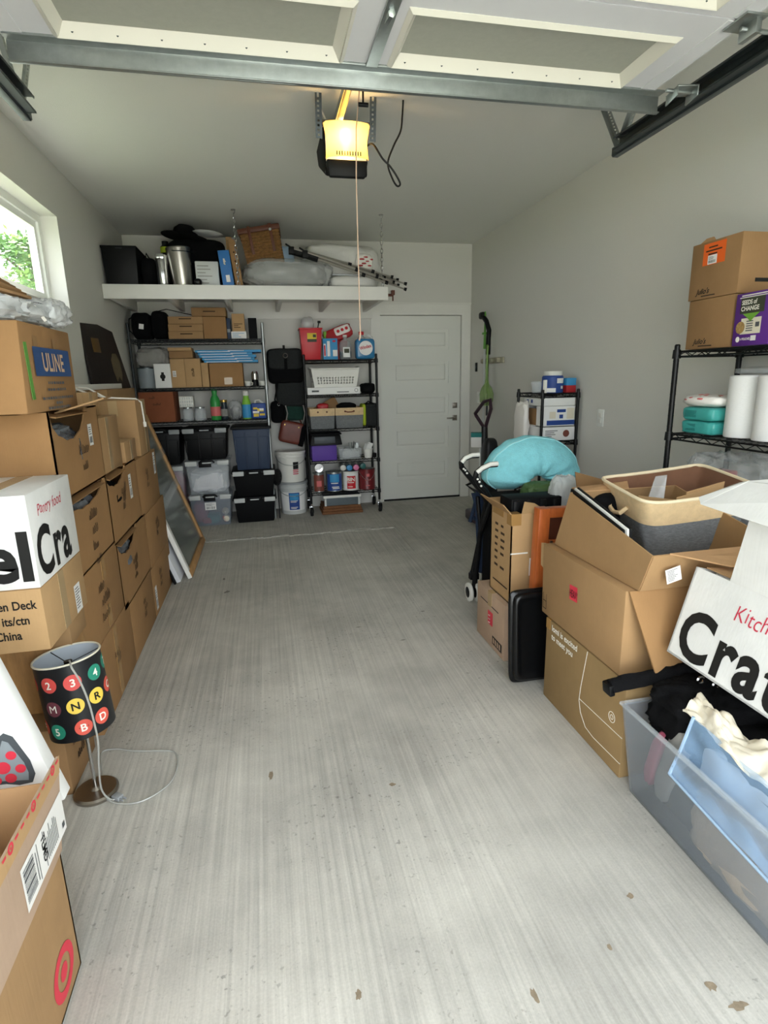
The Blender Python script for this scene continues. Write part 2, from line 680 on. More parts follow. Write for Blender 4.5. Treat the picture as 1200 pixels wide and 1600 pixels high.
mat('blue_cap', '#3f8fc4', 0.4)
mat('white_cap', '#d8d6cf', 0.4)
mat('brown_rug', '#7a5236', 0.95, var=0.2, vscale=30, bump=0.6, bscale=120)
mat('white_quilt', '#d9d8d4', 0.9, bump=0.8, bscale=45)
mat('cream_cloth', '#e3dac6', 0.95, var=0.06, bump=0.4, bscale=60)
mat('beige_knit', '#b3a28c', 0.95, var=0.12, vscale=20, bump=0.6, bscale=130)
mat('pink_cloth', '#b3566e', 0.95, var=0.15)
mat('grey_cloth', '#8e8c88', 0.95, var=0.15)
mat('pale_blue_cloth', '#9db6cf', 0.9)
mat('white_cloth', '#d8dade', 0.9, bump=0.4, bscale=40)
mat('lamp_black', '#1b1d20', 0.35, var=0.1)
mat('lamp_lining', '#b9c2cc', 0.7)
mat('lamp_rim', '#e8e3cf', 0.6)
mat('dot_red', '#d9534e', 0.5)
mat('dot_green', '#2b8f76', 0.5)
mat('dot_yellow', '#f0cf55', 0.5)
mat('dot_maroon', '#6d3a45', 0.5)
mat('dot_orange', '#dd5a4a', 0.5)
mat('vac_purple', '#3b2833', 0.4)
mat('vac_black', '#1a1a1c', 0.4)
mat('beige_plastic', '#a9a48f', 0.6)
mat('leaf_a', '#5b8340', 0.6, var=0.25, vscale=4)
mat('leaf_b', '#84a550', 0.6, var=0.25, vscale=4)
mat('bark', '#5a4a3a', 0.9, var=0.2)
mat('grass', '#76805f', 0.95, var=0.3, vscale=3)
mat('driveway', '#cfccc4', 0.9, var=0.1, vscale=2)
mat('white_grit', '#aaa79e', 0.95, var=0.35, vscale=25, bump=0.8, bscale=60)
mat('stain_brown', '#8b7d69', 0.9, var=0.3, vscale=60)
mat('stain_dark', '#7d7a73', 0.9)
mat('black_bumpy', '#0d0e10', 0.35, bump=0.15, bscale=40)
mat('device_grey', '#8b9499', 0.45)
mat('device_dark', '#4b5156', 0.45)
mat('bulb_glow', '#fff1d0', 0.5, emit='#ffd28a', estr=60.0)


def lens_material():
    m = bpy.data.materials.new('lens_cover')
    m.use_nodes = True
    nt = m.node_tree
    out = nt.nodes['Material Output']
    nt.nodes.remove(nt.nodes['Principled BSDF'])
    tr = nt.nodes.new('ShaderNodeBsdfTranslucent')
    tr.inputs[0].default_value = (1.0, 0.86, 0.55, 1)
    tp = nt.nodes.new('ShaderNodeBsdfTransparent')
    tp.inputs[0].default_value = (1.0, 0.9, 0.65, 1)
    df = nt.nodes.new('ShaderNodeBsdfDiffuse')
    df.inputs[0].default_value = (0.75, 0.7, 0.55, 1)
    m1 = nt.nodes.new('ShaderNodeMixShader')
    m1.inputs[0].default_value = 0.25
    nt.links.new(tr.outputs[0], m1.inputs[1])
    nt.links.new(df.outputs[0], m1.inputs[2])
    m2 = nt.nodes.new('ShaderNodeMixShader')
    m2.inputs[0].default_value = 0.22
    nt.links.new(m1.outputs[0], m2.inputs[1])
    nt.links.new(tp.outputs[0], m2.inputs[2])
    nt.links.new(m2.outputs[0], out.inputs[0])
    MATS['lens_cover'] = m


lens_material()


def concrete_material():
    m = bpy.data.materials.new('concrete')
    m.use_nodes = True
    nt = m.node_tree
    N = nt.nodes
    b = N['Principled BSDF']
    b.inputs['Roughness'].default_value = 0.85
    b.inputs['Specular IOR Level'].default_value = 0.25
    g = N.new('ShaderNodeNewGeometry')

    def noise(scale, st=(1, 1, 1), det=6, rough=0.6):
        mp = N.new('ShaderNodeMapping')
        mp.inputs['Scale'].default_value = st
        nt.links.new(g.outputs['Position'], mp.inputs[0])
        n = N.new('ShaderNodeTexNoise')
        n.inputs['Scale'].default_value = scale
        n.inputs['Detail'].default_value = det
        n.inputs['Roughness'].default_value = rough
        nt.links.new(mp.outputs[0], n.inputs['Vector'])
        return n.outputs['Fac']

    def rng(sock, a, b_, lo, hi):
        r = N.new('ShaderNodeMapRange')
        r.inputs['From Min'].default_value = a
        r.inputs['From Max'].default_value = b_
        r.inputs['To Min'].default_value = lo
        r.inputs['To Max'].default_value = hi
        nt.links.new(sock, r.inputs['Value'])
        return r.outputs[0]

    def mul(a, b_):
        n = N.new('ShaderNodeMath')
        n.operation = 'MULTIPLY'
        nt.links.new(a, n.inputs[0])
        nt.links.new(b_, n.inputs[1])
        return n.outputs[0]
    blot = rng(noise(1.5), 0.3, 0.7, 0.76, 1.12)
    mid = rng(noise(7), 0.3, 0.7, 0.92, 1.07)
    broom = rng(noise(1.0, (75, 1.0, 1), 4), 0.3, 0.7, 0.76, 1.18)
    broom_area = rng(noise(0.9), 0.35, 0.65, 0.35, 1.0)
    mixb = N.new('ShaderNodeMix')
    mixb.inputs[2].default_value = 1.0
    nt.links.new(broom_area, mixb.inputs[0])
    nt.links.new(broom, mixb.inputs[3])
    fine = rng(noise(160, det=3), 0.3, 0.7, 0.93, 1.06)
    pits = rng(noise(55, det=2), 0.62, 0.69, 1.0, 0.62)
    pit_area = rng(noise(1.7), 0.45, 0.6, 0.0, 1.0)
    mixp = N.new('ShaderNodeMix')
    mixp.inputs[2].default_value = 1.0
    nt.links.new(pit_area, mixp.inputs[0])
    nt.links.new(pits, mixp.inputs[3])
    v = mul(mul(mul(blot, mid), mul(mixb.outputs[0], fine)), mixp.outputs[0])
    sc = N.new('ShaderNodeVectorMath')
    sc.operation = 'SCALE'
    sc.inputs[0].default_value = lin('#bebbb3')
    nt.links.new(v, sc.inputs['Scale'])
    nt.links.new(sc.outputs[0], b.inputs['Base Color'])
    bp = N.new('ShaderNodeBump')
    bp.inputs['Strength'].default_value = 0.5
    bp.inputs['Distance'].default_value = 0.003
    nt.links.new(mul(mixb.outputs[0], fine), bp.inputs['Height'])
    nt.links.new(bp.outputs[0], b.inputs['Normal'])
    MATS['concrete'] = m


concrete_material()

# ---------------------------------------------------------------- the room
XL, XR, YB, YF, HC = -3.514, 0.0, 0.0, -6.4, 2.77
LIP = 0.012

fb = MB()
fb.box(XL - .15, XR + .15, YF - .05, YB + .15, -0.12, 0.0)
fl = struct(fb.build('floor', 'concrete'), 'pale broom-finished concrete garage floor')
ra = MB()
ra.box(XL, -1.17, -1.10, YB, 0.0, LIP)
ra.add([(-1.17, -2.3, 0), (0, -2.3, 0), (-1.17, -1.1, LIP), (0, -1.1, LIP), (-1.17, 0, LIP), (0, 0, LIP), (-1.17, 0, 0), (0, 0, 0), (-1.17, -1.1, 0), (0, -1.1, 0)],
       [(0, 1, 3, 2), (2, 3, 5, 4), (0, 2, 8), (1, 9, 3), (8, 2, 4, 6), (9, 7, 5, 3), (4, 5, 7, 6)])
ra.build('raised_slab', 'concrete', fl, smooth=0)
# ragged pale lip where the rear slab was poured
lp = MB()
r = random.Random(3)
x = -2.9
while x < -1.2:
    w = r.uniform(0.03, 0.09)
    y0 = -1.105 - r.uniform(0.012, 0.04)
    lp.box(x, x + w, y0, -1.095, 0.0, LIP + r.uniform(-0.004, 0.003))
    x += w
o = lp.build('mortar_lip', 'white_grit', fl, bevel=0.003)


def stain(cx, cy, sx, sy, seed, m):
    r = random.Random(seed)
    mb = MB()
    n = 14
    mb.add([(cx + sx * math.cos(2 * PI * k / n) * r.uniform(0.45, 1.1), cy + sy * math.sin(2 * PI * k / n) * r.uniform(0.45, 1.1), 0.0006) for k in range(n)], [tuple(range(n))])
    mb.build('stain', m, fl, smooth=0)


for i, (a, b_, c, d, m) in enumerate(((-2.376, -4.341, .010, .032, 'stain_brown'), (-1.954, -4.486, .014, .010, 'stain_brown'), (-2.186, -5.145, .010, .018, 'stain_brown'),
                                      (-1.375, -5.31, .022, .014, 'stain_brown'), (-1.345, -5.36, .03, .012, 'stain_brown'), (-1.786, -5.237, .008, .02, 'stain_brown'), (-2.64, -2.413, .022, .03, 'stain_dark'),
                                      (-2.678, -2.146, .012, .03, 'stain_dark'), (-1.439, -3.065, .02, .008, 'stain_dark'), (-1.647, -3.41, .022, .006, 'stain_dark'), (-1.859, -3.188, .02, .006, 'stain_dark'), (-1.411, -5.062, .012, .012, 'stain_brown'), (-1.551, -5.176, .006, .012, 'stain_brown'))):
    stain(a, b_, c, d, i + 5, m)

# walls
WY0, WY1, WZ0, WZ1 = -3.25, -1.90, 1.888, 2.446     # window opening in the left wall
wl = MB()
T = 0.18
wl.box(XL - T, XL, YF, WY0, 0, HC).box(XL - T, XL, WY1, YB, 0, HC).box(XL - T, XL, WY0, WY1, 0, WZ0).box(XL - T, XL, WY0, WY1, WZ1, HC)
struct(wl.build('wall_left', 'wall_paint', smooth=0), 'pale grey painted wall with the high window')
struct(MB().box(XR, XR + T, YF, YB, 0, HC).build('wall_right', 'wall_paint', smooth=0), 'pale grey painted wall behind the shelving on the right')
DX0, DX1, DZ = -1.03, -0.112, 2.048
wb = MB()
wb.box(XL - T, DX0 - .03, YB, YB + T, 0, HC).box(DX1 + .03, XR + T, YB, YB + T, 0, HC).box(DX0 - .03, DX1 + .03, YB, YB + T, DZ + .03, HC).box(DX0 - .03, DX1 + .03, YB + .1, YB + T, 0, DZ + .03)
struct(wb.build('wall_back', 'wall_paint', smooth=0), 'pale grey rear wall with the white door')
struct(MB().box(XL - T, XR + T, YF, YB + T, HC, HC + .12).build('ceiling', 'ceiling_paint', smooth=0), 'flat off-white garage ceiling')
wf = MB()
wf.box(XL - T, -3.15, YF - .08, YF + .06, 0, HC).box(-.55, XR + T, YF - .08, YF + .06, 0, HC).box(-3.15, -.55, YF - .08, YF + .06, 2.38, HC)
struct(wf.build('wall_front', 'wall_paint', smooth=0), 'front wall around the open garage doorway')

# window
wn = thing('window_1', 'white vinyl window high in the left wall', None, (XL - .12, (WY0 + WY1) / 2, WZ0), kind='structure')
for nm, d0, d1, t in (('window_frame', .10, .17, .045), ('window_sash', .115, .155, .085)):
    m = MB()
    a0, a1 = XL - d1, XL - d0
    q = 0.045 if nm == 'window_sash' else 0.0
    m.box(a0, a1, WY0 + q, WY1 - q, WZ0 + q, WZ0 + t).box(a0, a1, WY0 + q, WY1 - q, WZ1 - t, WZ1 - q).box(a0, a1, WY0 + q, WY0 + t, WZ0 + t, WZ1 - t).box(a0, a1, WY1 - t, WY1 - q, WZ0 + t, WZ1 - t)
    m.build(nm, 'vinyl_white', wn, smooth=0)
MB().box(XL - .137, XL - .133, WY0 + .085, WY1 - .085, WZ0 + .085, WZ1 - .085).build('pane', 'glass_pane', wn, smooth=0)

# rear door with casing
dr = thing('door_1', 'white five-panel door in the rear wall', None, ((DX0 + DX1) / 2, 0.0, LIP), kind='structure')
yd = 0.012
zs = [0.03, 0.251, 0.482, 0.607, 0.847, 0.961, 1.209, 1.325, 1.565, 1.69, 1.905, DZ - .006]
x0, x1, p0, p1 = DX0 + .006, DX1 - .006, -0.895, -0.252
MB().box(x0, p0, yd, yd + .04, zs[0], zs[-1]).build('stile', 'door_white', dr, smooth=0)
MB().box(p1, x1, yd, yd + .04, zs[0], zs[-1]).build('stile', 'door_white', dr, smooth=0)
for k in range(0, 12, 2):
    MB().box(p0, p1, yd, yd + .04, zs[k], zs[k + 1]).build('rail', 'door_white', dr, smooth=0)
for k in range(5):
    a, b_ = zs[1 + 2 * k], zs[2 + 2 * k]
    pm = MB()
    pm.box(p0, p1, yd + .014, yd + .034, a, b_)
    i = 0.035
    pm.add([(p0 + i, yd + .014, a + i), (p1 - i, yd + .014, a + i), (p1 - i, yd + .014, b_ - i), (p0 + i, yd + .014, b_ - i),
            (p0 + i + .012, yd + .005, a + i + .012), (p1 - i - .012, yd + .005, a + i + .012), (p1 - i - .012, yd + .005, b_ - i - .012), (p0 + i + .012, yd + .005, b_ - i - .012)],
           [(0, 1, 5, 4), (1, 2, 6, 5), (2, 3, 7, 6), (3, 0, 4, 7), (4, 5, 6, 7)])
    pm.build('panel', 'door_white', dr, smooth=0)
hd = MB()
hd.box(-.205, -.15, yd - .008, yd + .002, .905, .965).cyl((-.178, yd, .937), (-.178, yd - .045, .937), .011).box(-.285, -.168, yd - .056, yd - .042, .928, .944)
hd.build('lever_handle', 'nickel', dr, bevel=0.002)
db = MB()
db.box(-.205, -.15, yd - .01, yd + .002, 1.045, 1.105).cyl((-.178, yd, 1.075), (-.178, yd - .02, 1.075), .016).box(-.182, -.174, yd - .03, yd - .018, 1.058, 1.092)
db.build('deadbolt', 'nickel', dr, bevel=0.002)
MB().box(DX0, DX1, 0.0, 0.06, LIP, 0.03).build('threshold', 'black_rubber', dr)
cs = MB()
cw = .10
cs.box(DX0 - cw, DX0, -.018, 0.0, LIP, DZ).box(DX1, DX1 + cw, -.018, 0.0, LIP, DZ).box(DX0 - cw, DX1 + cw, -.018, 0.0, DZ, DZ + .11)
cs.box(DX0 - cw - .02, DX1 + cw + .005, -.028, 0, DZ + .11, DZ + .125)
cs.box(DX0 - .03, DX0, 0, .06, LIP, DZ + .03).box(DX1, DX1 + .03, 0, .06, LIP, DZ + .03).box(DX0, DX1, 0, .06, DZ, DZ + .03)
struct(cs.build('trim_1', 'white_paint', smooth=0), 'white flat casing around the rear door')

# ground outside, seen through nothing but it lights and closes the place
struct(MB().box(-3.8, 0.3, -26, YF - .05, -.14, -.02).build('driveway', 'driveway', smooth=0), 'concrete driveway outside the open garage door')
struct(MB().box(-40, 30, -40, 30, -.40, -.15).build('lawn', 'grass', smooth=0), 'lawn around the house')
# ---------------------------------------------------------------- overhead garage door and opener
DZ0 = 2.472                       # underside of the raised door
gd = thing('garage_door', 'white sectional garage door raised overhead with long frosted window panels', 'garage door', (-1.87, -4.9, DZ0))
GX0, GX1 = -3.02, -0.735
rows = [(-4.362, -3.895), (-4.90, -4.368), (-5.43, -4.906), (-5.95, -5.436)]
wins = [(-2.87, -1.955), (-1.80, -0.872)]
for k, (y0, y1) in enumerate(rows):
    wy0, wy1 = y0 + .112, y1 - .028
    m = MB()
    if k < 2:
        xs = [GX0, wins[0][0] + .012, wins[0][1] - .012, wins[1][0] + .012, wins[1][1] - .012, GX1]
        m.box(xs[0], xs[1], y0, y1, DZ0, DZ0 + .045).box(xs[2], xs[3], y0, y1, DZ0, DZ0 + .045).box(xs[4], xs[5], y0, y1, DZ0, DZ0 + .045)
        for a, b_ in ((xs[1], xs[2]), (xs[3], xs[4])):
            m.box(a, b_, y0, wy0 + .012, DZ0, DZ0 + .045).box(a, b_, wy1 - .012, y1, DZ0, DZ0 + .045)
    else:
        m.box(GX0, GX1, y0, y1, DZ0, DZ0 + .045)
    sec = m.build('door_section', 'garage_door_white', gd, smooth=0)
    if k < 2:
        for a, b_ in wins:
            f = MB()
            z0, z1 = DZ0 - .006, DZ0 + .02
            # bevelled plastic surround
            for (i0, i1, zz0, zz1) in ((0, .014, DZ0 + .001, DZ0 - .009), (.014, .038, DZ0 - .008, DZ0 + .026)):
                A = [(a + i0, wy0 + i0), (b_ - i0, wy0 + i0), (b_ - i0, wy1 - i0), (a + i0, wy1 - i0)]
                B = [(a + i1, wy0 + i1), (b_ - i1, wy0 + i1), (b_ - i1, wy1 - i1), (a + i1, wy1 - i1)]
                vs = [(p[0], p[1], zz0) for p in A] + [(p[0], p[1], zz1) for p in B]
                f.add(vs, [(j, (j + 1) % 4, 4 + (j + 1) % 4, 4 + j) for j in range(4)])
            f.build('window_surround', 'cream_plastic', sec, smooth=0, solid=0.003)
            s = MB()
            n = 7
            for j in range(n):
                s.cyl((a + .06 + (b_ - a - .12) * j / (n - 1), wy1 - .020, DZ0 + .004), (a + .06 + (b_ - a - .12) * j / (n - 1), wy1 - .026, DZ0 + .004), .004, n=6)
            s.build('screw', 'galvanised_dark', sec)
            MB().box(a + .036, b_ - .036, wy0 + .034, wy1 - .034, DZ0 + .024, DZ0 + .029).build('window_pane', 'frosted_pane', sec, smooth=0)
# stiffening strut across the top edge
m = MB()
prof = [(-3.93, 2.472), (-3.885, 2.472), (-3.885, 2.404), (-3.893, 2.404), (-3.893, 2.464), (-3.93, 2.464)]
k = len(prof)
m.add([(-3.02, y, z) for y, z in prof] + [(-.688, y, z) for y, z in prof], [tuple(range(k)), tuple(reversed(range(k, 2 * k)))] + [(i, (i + 1) % k, k + (i + 1) % k, k + i) for i in range(k)])
m.box(-3.02, -.688, -3.905, -3.885, 2.404, 2.408).box(-3.02, -.688, -3.889, -3.883, 2.455, 2.459)
m.build('strut', 'galvanised', gd, bevel=0.001)
# end stiles, hinges and rollers
for sx, nx in ((GX0, 1), (GX1, -1)):
    m = MB()
    for y0, y1 in rows:
        m.box(sx - .004, sx + .004, y0 + .005, y1 - .005, DZ0 - .004, DZ0 + .045)
        m.box(min(sx, sx + nx * .06), max(sx, sx + nx * .06), y0 + .005, y1 - .005, DZ0 - .003, DZ0)
    m.build('end_stile', 'garage_door_white', gd)
    for y in (-4.365, -4.903, -5.433):
        h = MB()
        h.box(sx - .045, sx + .035, y - .05, y + .05, DZ0 - .010, DZ0 - .004)
        h.box(sx - nx * .02, sx - nx * .0, y - .04, y + .03, DZ0 - .05, DZ0 - .008)
        h.cyl((sx + nx * .02, y, DZ0 - .025), (sx - nx * .12, y, DZ0 - .025), .007)
        h.cyl((sx - nx * .12, y, DZ0 - .025), (sx - nx * .16, y, DZ0 - .025), .022)
        h.build('hinge', 'galvanised', gd, bevel=0.001)
    h = MB()
    M = xf((sx - nx * .07, -4.0, DZ0 - .03), rx=0, ry=0, rz=nx * 12)
    h.M = M
    h.box(-.04, .04, -.045, .045, -.004, .0).box(-.04, -.036, -.045, .045, -.035, 0).box(.036, .04, -.045, .045, -.035, 0)
    h.M = None
    h.cyl((sx, -4.0, DZ0 - .035), (sx - nx * .15, -4.0, DZ0 - .035), .007)
    h.build('roller_bracket', 'galvanised', gd, bevel=0.001)
# lift arm at the middle of the door
m = MB()
m.box(-1.875, -1.835, -4.62, -3.93, DZ0 - .012, DZ0 - .002)
m.tube([(-1.855, -4.25, DZ0 - .02), (-1.85, -3.95, 2.52), (-1.838, -3.62, 2.61)], .012, n=6)
m.build('opener_arm', 'galvanised', gd, bevel=0.001)


def perforated(mb, a, b_, side, w=0.034, t=0.003, pitch=0.02, up=None):
    """perforated angle iron from a to b: strips either side of a row of holes, bridged"""
    a, b_ = V(a), V(b_)
    d = (b_ - a)
    L = d.length
    d.normalize()
    s = V(side).normalized()
    n = d.cross(s).normalized()

    def bar(p0, p1, half, th):
        vs = []
        for p in (p0, p1):
            vs += [p - s * half[0] - n * th, p + s * half[1] - n * th, p + s * half[1] + n * th, p - s * half[0] + n * th]
        mb.add(vs, [(0, 1, 5, 4), (1, 2, 6, 5), (2, 3, 7, 6), (3, 0, 4, 7), (3, 2, 1, 0), (4, 5, 6, 7)])
    q = w * 0.32
    bar(a - s * (w / 2 - q / 2), b_ - s * (w / 2 - q / 2), (q / 2, q / 2), t / 2)
    bar(a + s * (w / 2 - q / 2), b_ + s * (w / 2 - q / 2), (q / 2, q / 2), t / 2)
    k = 0.0
    while k < L - pitch * .5:
        bar(a + d * k, a + d * min(k + pitch * .5, L), (w / 2 - q, w / 2 - q), t / 2)
        k += pitch
    # second leg of the angle
    off = s * (w / 2)
    for p0, p1 in ((a + off, b_ + off),):
        vs = []
        for p in (p0, p1):
            vs += [p, p + n * w * .7, p + n * w * .7 + s * t, p + s * t]
        mb.add(vs, [(0, 1, 5, 4), (1, 2, 6, 5), (2, 3, 7, 6), (3, 0, 4, 7), (3, 2, 1, 0), (4, 5, 6, 7)])


for nm, tx, nx, lab in (('L', -3.116, 1, 'horizontal steel track of the garage door beside the window wall'), ('R', -.574, -1, 'horizontal steel track of the garage door beside the right wall')):
    t = thing('door_track', lab, 'door track', (tx, -4.9, 2.43), group='garage door tracks')
    m = MB()
    # C-shaped rail open towards the door
    for z0, z1, x0, x1 in ((2.428, 2.431, -.008, .028), (2.482, 2.485, -.008, .028), (2.428, 2.485, -.011, -.008), (2.428, 2.436, .025, .028), (2.477, 2.485, .025, .028)):
        a, b_ = sorted((tx + nx * x0, tx + nx * x1))
        m.box(a, b_, -6.2, -3.46, z0, z1)
    m.build('rail', 'galvanised_dark', t, bevel=0.0008)
    a = MB()
    x2 = tx - nx * .012
    a.box(x2 - .004, x2 + .004, -6.2, -3.40, 2.426, 2.462)
    a.box(min(x2, x2 - nx * .03), max(x2, x2 - nx * .03), -6.2, -3.40, 2.422, 2.426)
    a.build('back_angle', 'galvanised_dark', t, bevel=0.0008)
    h = MB()
    perforated(h, (x2, -3.475, 2.44), (x2, -3.26, 2.769), (0, 1, 0))
    h.build('hanger', 'galvanised', t)
    h = MB()
    perforated(h, (x2 + nx * .006, -3.51, 2.48), (x2 + nx * .006, -3.72, 2.769), (0, 1, 0))
    h.build('hanger', 'galvanised', t)

# opener
OX, OY = -1.797, -2.95
op = thing('garage_door_opener', 'ceiling-hung garage door opener with a lit yellow lens', 'garage opener', (OX, OY + .2, 2.42))
m = MB()
m.add([(OX - .112, OY + .03, 2.430), (OX + .112, OY + .03, 2.430), (OX + .108, OY + .36, 2.575), (OX - .108, OY + .36, 2.575), (OX - .118, OY + .03, 2.665), (OX + .118, OY + .03, 2.665), (OX + .118, OY + .36, 2.665), (OX - .118, OY + .36, 2.665)], [(0, 3, 2, 1), (4, 5, 6, 7), (0, 1, 5, 4), (1, 2, 6, 5), (2, 3, 7, 6), (3, 0, 4, 7)])
m.build('housing', 'black_plastic_matte', op, bevel=0.012)
m = MB()
m.taper(OX - .108, OX + .108, OY - .02, OY + .04, 2.420, 2.497, .014)
m.build('lower_front', 'black_plastic', op, bevel=0.008)
# flared lens with the bulb behind it
L = MB()


def lensf(u, v):
    z = 2.498 + .158 * v
    fl_ = .104 + .016 * abs(v - .5) * 2 * (1 if v > .5 else .5)
    x = OX - fl_ + 2 * fl_ * u
    y = OY - .012 - .045 * math.sin(PI * min(max(u, 0), 1)) ** .35 - .008 * v
    return (x, y, z)


L.grid(lensf, 20, 8)
L.build('lens', 'lens_cover', op, solid=0.003)
MB().box(OX - .105, OX + .105, OY + .016, OY + .03, 2.5, 2.65).build('reflector', 'white_plastic', op)
v_ = MB()
for k in range(10):
    v_.box(OX - .062 + k * .0135, OX - .057 + k * .0135, OY - .0625, OY - .0585, 2.502, 2.520)
v_.build('vent_slot', 'black_plastic', op)
MB().lathe([(0, -.055), (.012, -.05), (.014, -.02), (.026, .01), (.03, .03), (.022, .052), (0, .06)], (OX - .005, OY - .005, 2.585), 16).build('bulb', 'bulb_glow', op)
for x in (OX - .143, OX + .132):
    m = MB()
    perforated(m, (x, OY - .02, 2.585), (x, OY - .06, 2.769), (1, 0, 0), w=.03)
    m.build('strap', 'galvanised_dark', op)
m = MB()
m.box(OX - .145, OX + .135, OY - .02, OY + .06, 2.667, 2.671)
m.build('cross_bracket', 'galvanised_dark', op)
m = MB()
m.box(-1.855, -1.821, -6.3, OY + .06, 2.662, 2.666).box(-1.855, -1.851, -6.3, OY + .06, 2.662, 2.70).box(-1.825, -1.821, -6.3, OY + .06, 2.662, 2.70)
rail_o = m.build('rail', 'galvanised', op, bevel=0.0008)
m = MB()
m.box(-1.87, -1.806, -3.66, -3.56, 2.632, 2.663).box(-1.85, -1.826, -3.64, -3.6, 2.60, 2.636)
m.build('trolley', 'black_metal', op, bevel=0.003)
m = MB()
m.tube([(-1.83, -3.6, 2.64), (-1.829, -3.62, 2.55), (-1.831, -3.62, 2.475)], .004).cyl((-1.85, -3.62, 2.474), (-1.81, -3.62, 2.474), .008)
m.build('release_handle', 'black_plastic', op)
m = MB()
m.tube(curve([(OX + .118, OY + .1, 2.60), (-1.665, -2.98, 2.57), (-1.62, -3.0, 2.50), (-1.58, -3.0, 2.465), (-1.545, -3.0, 2.42), (-1.528, -3.0, 2.385), (-1.545, -3.0, 2.375), (-1.57, -3.0, 2.41), (-1.592, -3.0, 2.479),
        (-1.56, -3.0, 2.56), (-1.522, -3.0, 2.63), (-1.512, -3.0, 2.70), (-1.506, -3.0, 2.769)]), .005, n=6)
m.build('power_cable', 'cable_black', op)
m = MB()
m.tube([(OX - .125, OY + .06, 2.76), (OX - .10, OY + .05, 2.70), (OX - .115, OY + .05, 2.66), (OX - .13, OY + .06, 2.64)], .002, n=5)
m.tube([(OX - .120, OY + .06, 2.76), (OX - .09, OY + .05, 2.69), (OX - .11, OY + .05, 2.65)], .002, n=5)
m.build('sensor_wire', 'white_cord', op)
o = MB()
o.tube([(-1.829, -3.6, 2.62), (-1.812, -3.34, 2.50), (-1.812, -3.3, 2.30), (-1.814, -3.3, 1.95), (-1.815, -3.3, 1.62)], .0028, n=5)
o.tube([(-1.815, -3.3, 1.62), (-1.817, -3.3, 1.60), (-1.822, -3.3, 1.585)], .004, n=5)
o = o.build('pull_cord', 'pull_cord', op)
tag(o, 'thin pinkish cord hanging down from the opener rail')

# ---------------------------------------------------------------- overhead storage shelf
SY, SZ = -1.0, 2.182
sh = thing('overhead_shelf', 'white painted storage shelf hung high across the rear wall', 'shelf', (-2.33, -.5, 2.07))
MB().box(XL + .004, -1.156, SY, SY + .02, 2.070, SZ).build('front_board', 'white_paint', sh, bevel=0.002)
MB().box(XL + .004, -1.156, SY + .02, -.002, SZ - .012, SZ - .001).build('deck', 'white_paint', sh, smooth=0)
for x in (-3.46, -3.02, -2.56, -2.10, -1.66, -1.20):
    MB().box(x - .019, x + .019, SY + .02, -.022, 2.075, SZ - .013).build('joist', 'white_paint', sh, bevel=0.002)
MB().box(XL + .004, -1.11, -.022, -.002, 2.01, SZ - .013).build('ledger', 'white_paint', sh, bevel=0.002)


def chain(mb, x, y, z0, z1):
    n = int((z1 - z0) / .034)
    for k in range(n):
        zc = z1 - .02 - k * (z1 - z0 - .04) / (n - 1)
        pts = []
        for j in range(10):
            t = 2 * PI * j / 10
            a, b_ = .010 * math.cos(t), .0225 * math.sin(t)
            pts.append((x + (a if k % 2 else 0), y + (0 if k % 2 else a), zc + b_))
        mb.tube(pts, .0032, n=5, closed=True)


for x in (-2.44, -1.20):
    m = MB()
    chain(m, x, SY + .03, SZ, HC - .03)
    m.cyl((x, SY + .03, HC), (x, SY + .03, HC - .006), .02).tube([(x, SY + .03, HC - .004), (x + .012, SY + .03, HC - .018), (x, SY + .03, HC - .034)], .004)
    m.build('chain', 'chrome', sh)
m = MB()
m.cyl((-1.155, SY + .06, 2.12), (-1.10, SY + .06, 2.12), .012).box(-1.115, -1.085, SY + .04, SY + .08, 2.12, 2.16).cyl((-1.10, SY + .06, 2.12), (-1.10, SY + .06, 2.07), .006)
tag(m.build('clamp', 'leather_brown', None, bevel=0.002), 'small rusty clamp on the right end of the overhead shelf', 'clamp')

# ---- things on the overhead shelf
S0 = SZ
t = thing('storage_tote', 'large black open-sided crate at the left end of the overhead shelf', 'crate', (-3.36, -.75, S0))
MB().shell(-3.50, -3.235, -.93, -.5, S0, S0 + .30, .012, .006).build('body', 'black_plastic', t, bevel=0.003)
MB().box(-3.505, -3.23, -.935, -.495, S0 + .285, S0 + .302).build('lid', 'black_plastic_matte', t, bevel=0.004)
MB().box(-3.39, -3.34, -.94, -.934, S0 + .28, S0 + .286).build('latch', 'dark_grey_wire', t)
t = thing('bag', 'black duffel bag slumped between the crate and steel urn on overhead shelf', 'bag', (-3.15, -.7, S0))
MB().soft((-3.165, -.72, S0 + .118), (.14, .36, .24), .6, noise=.08, seed=4).build('body', 'black_fabric', t)
MB().tube([(-3.20, -.80, S0 + .18), (-3.17, -.86, S0 + .26), (-3.13, -.80, S0 + .18)], .008).build('strap', 'black_fabric', t)
t = thing('coffee_urn', 'black coffee urn with a polished steel front and spout', 'coffee urn', (-3.05, -.86, S0))
MB().cyl((-3.055, -.85, S0), (-3.055, -.85, S0 + .25), .045, .05, n=20).build('body', 'chrome', t, bevel=0.003)
MB().box(-3.098, -3.075, -.89, -.8, S0, S0 + .255).build('handle', 'black_plastic', t, bevel=0.006)
MB().box(-3.095, -3.03, -.905, -.85, S0 + .215, S0 + .255).build('spout', 'chrome', t, bevel=0.006)
t = thing('steel_bucket', 'tall shiny stainless steel bucket leaning on overhead shelf', 'bucket', (-2.9, -.85, S0))
mm = MB(xf((-2.902, -.84, S0 + .004), ry=-3))
mm.lathe([(0, 0), (.078, 0), (.080, .006), (.098, .295), (.102, .30), (.1, .305), (.094, .30), (.076, .01), (0, .01)], n=32)
mm.build('body', 'steel_brushed', t)
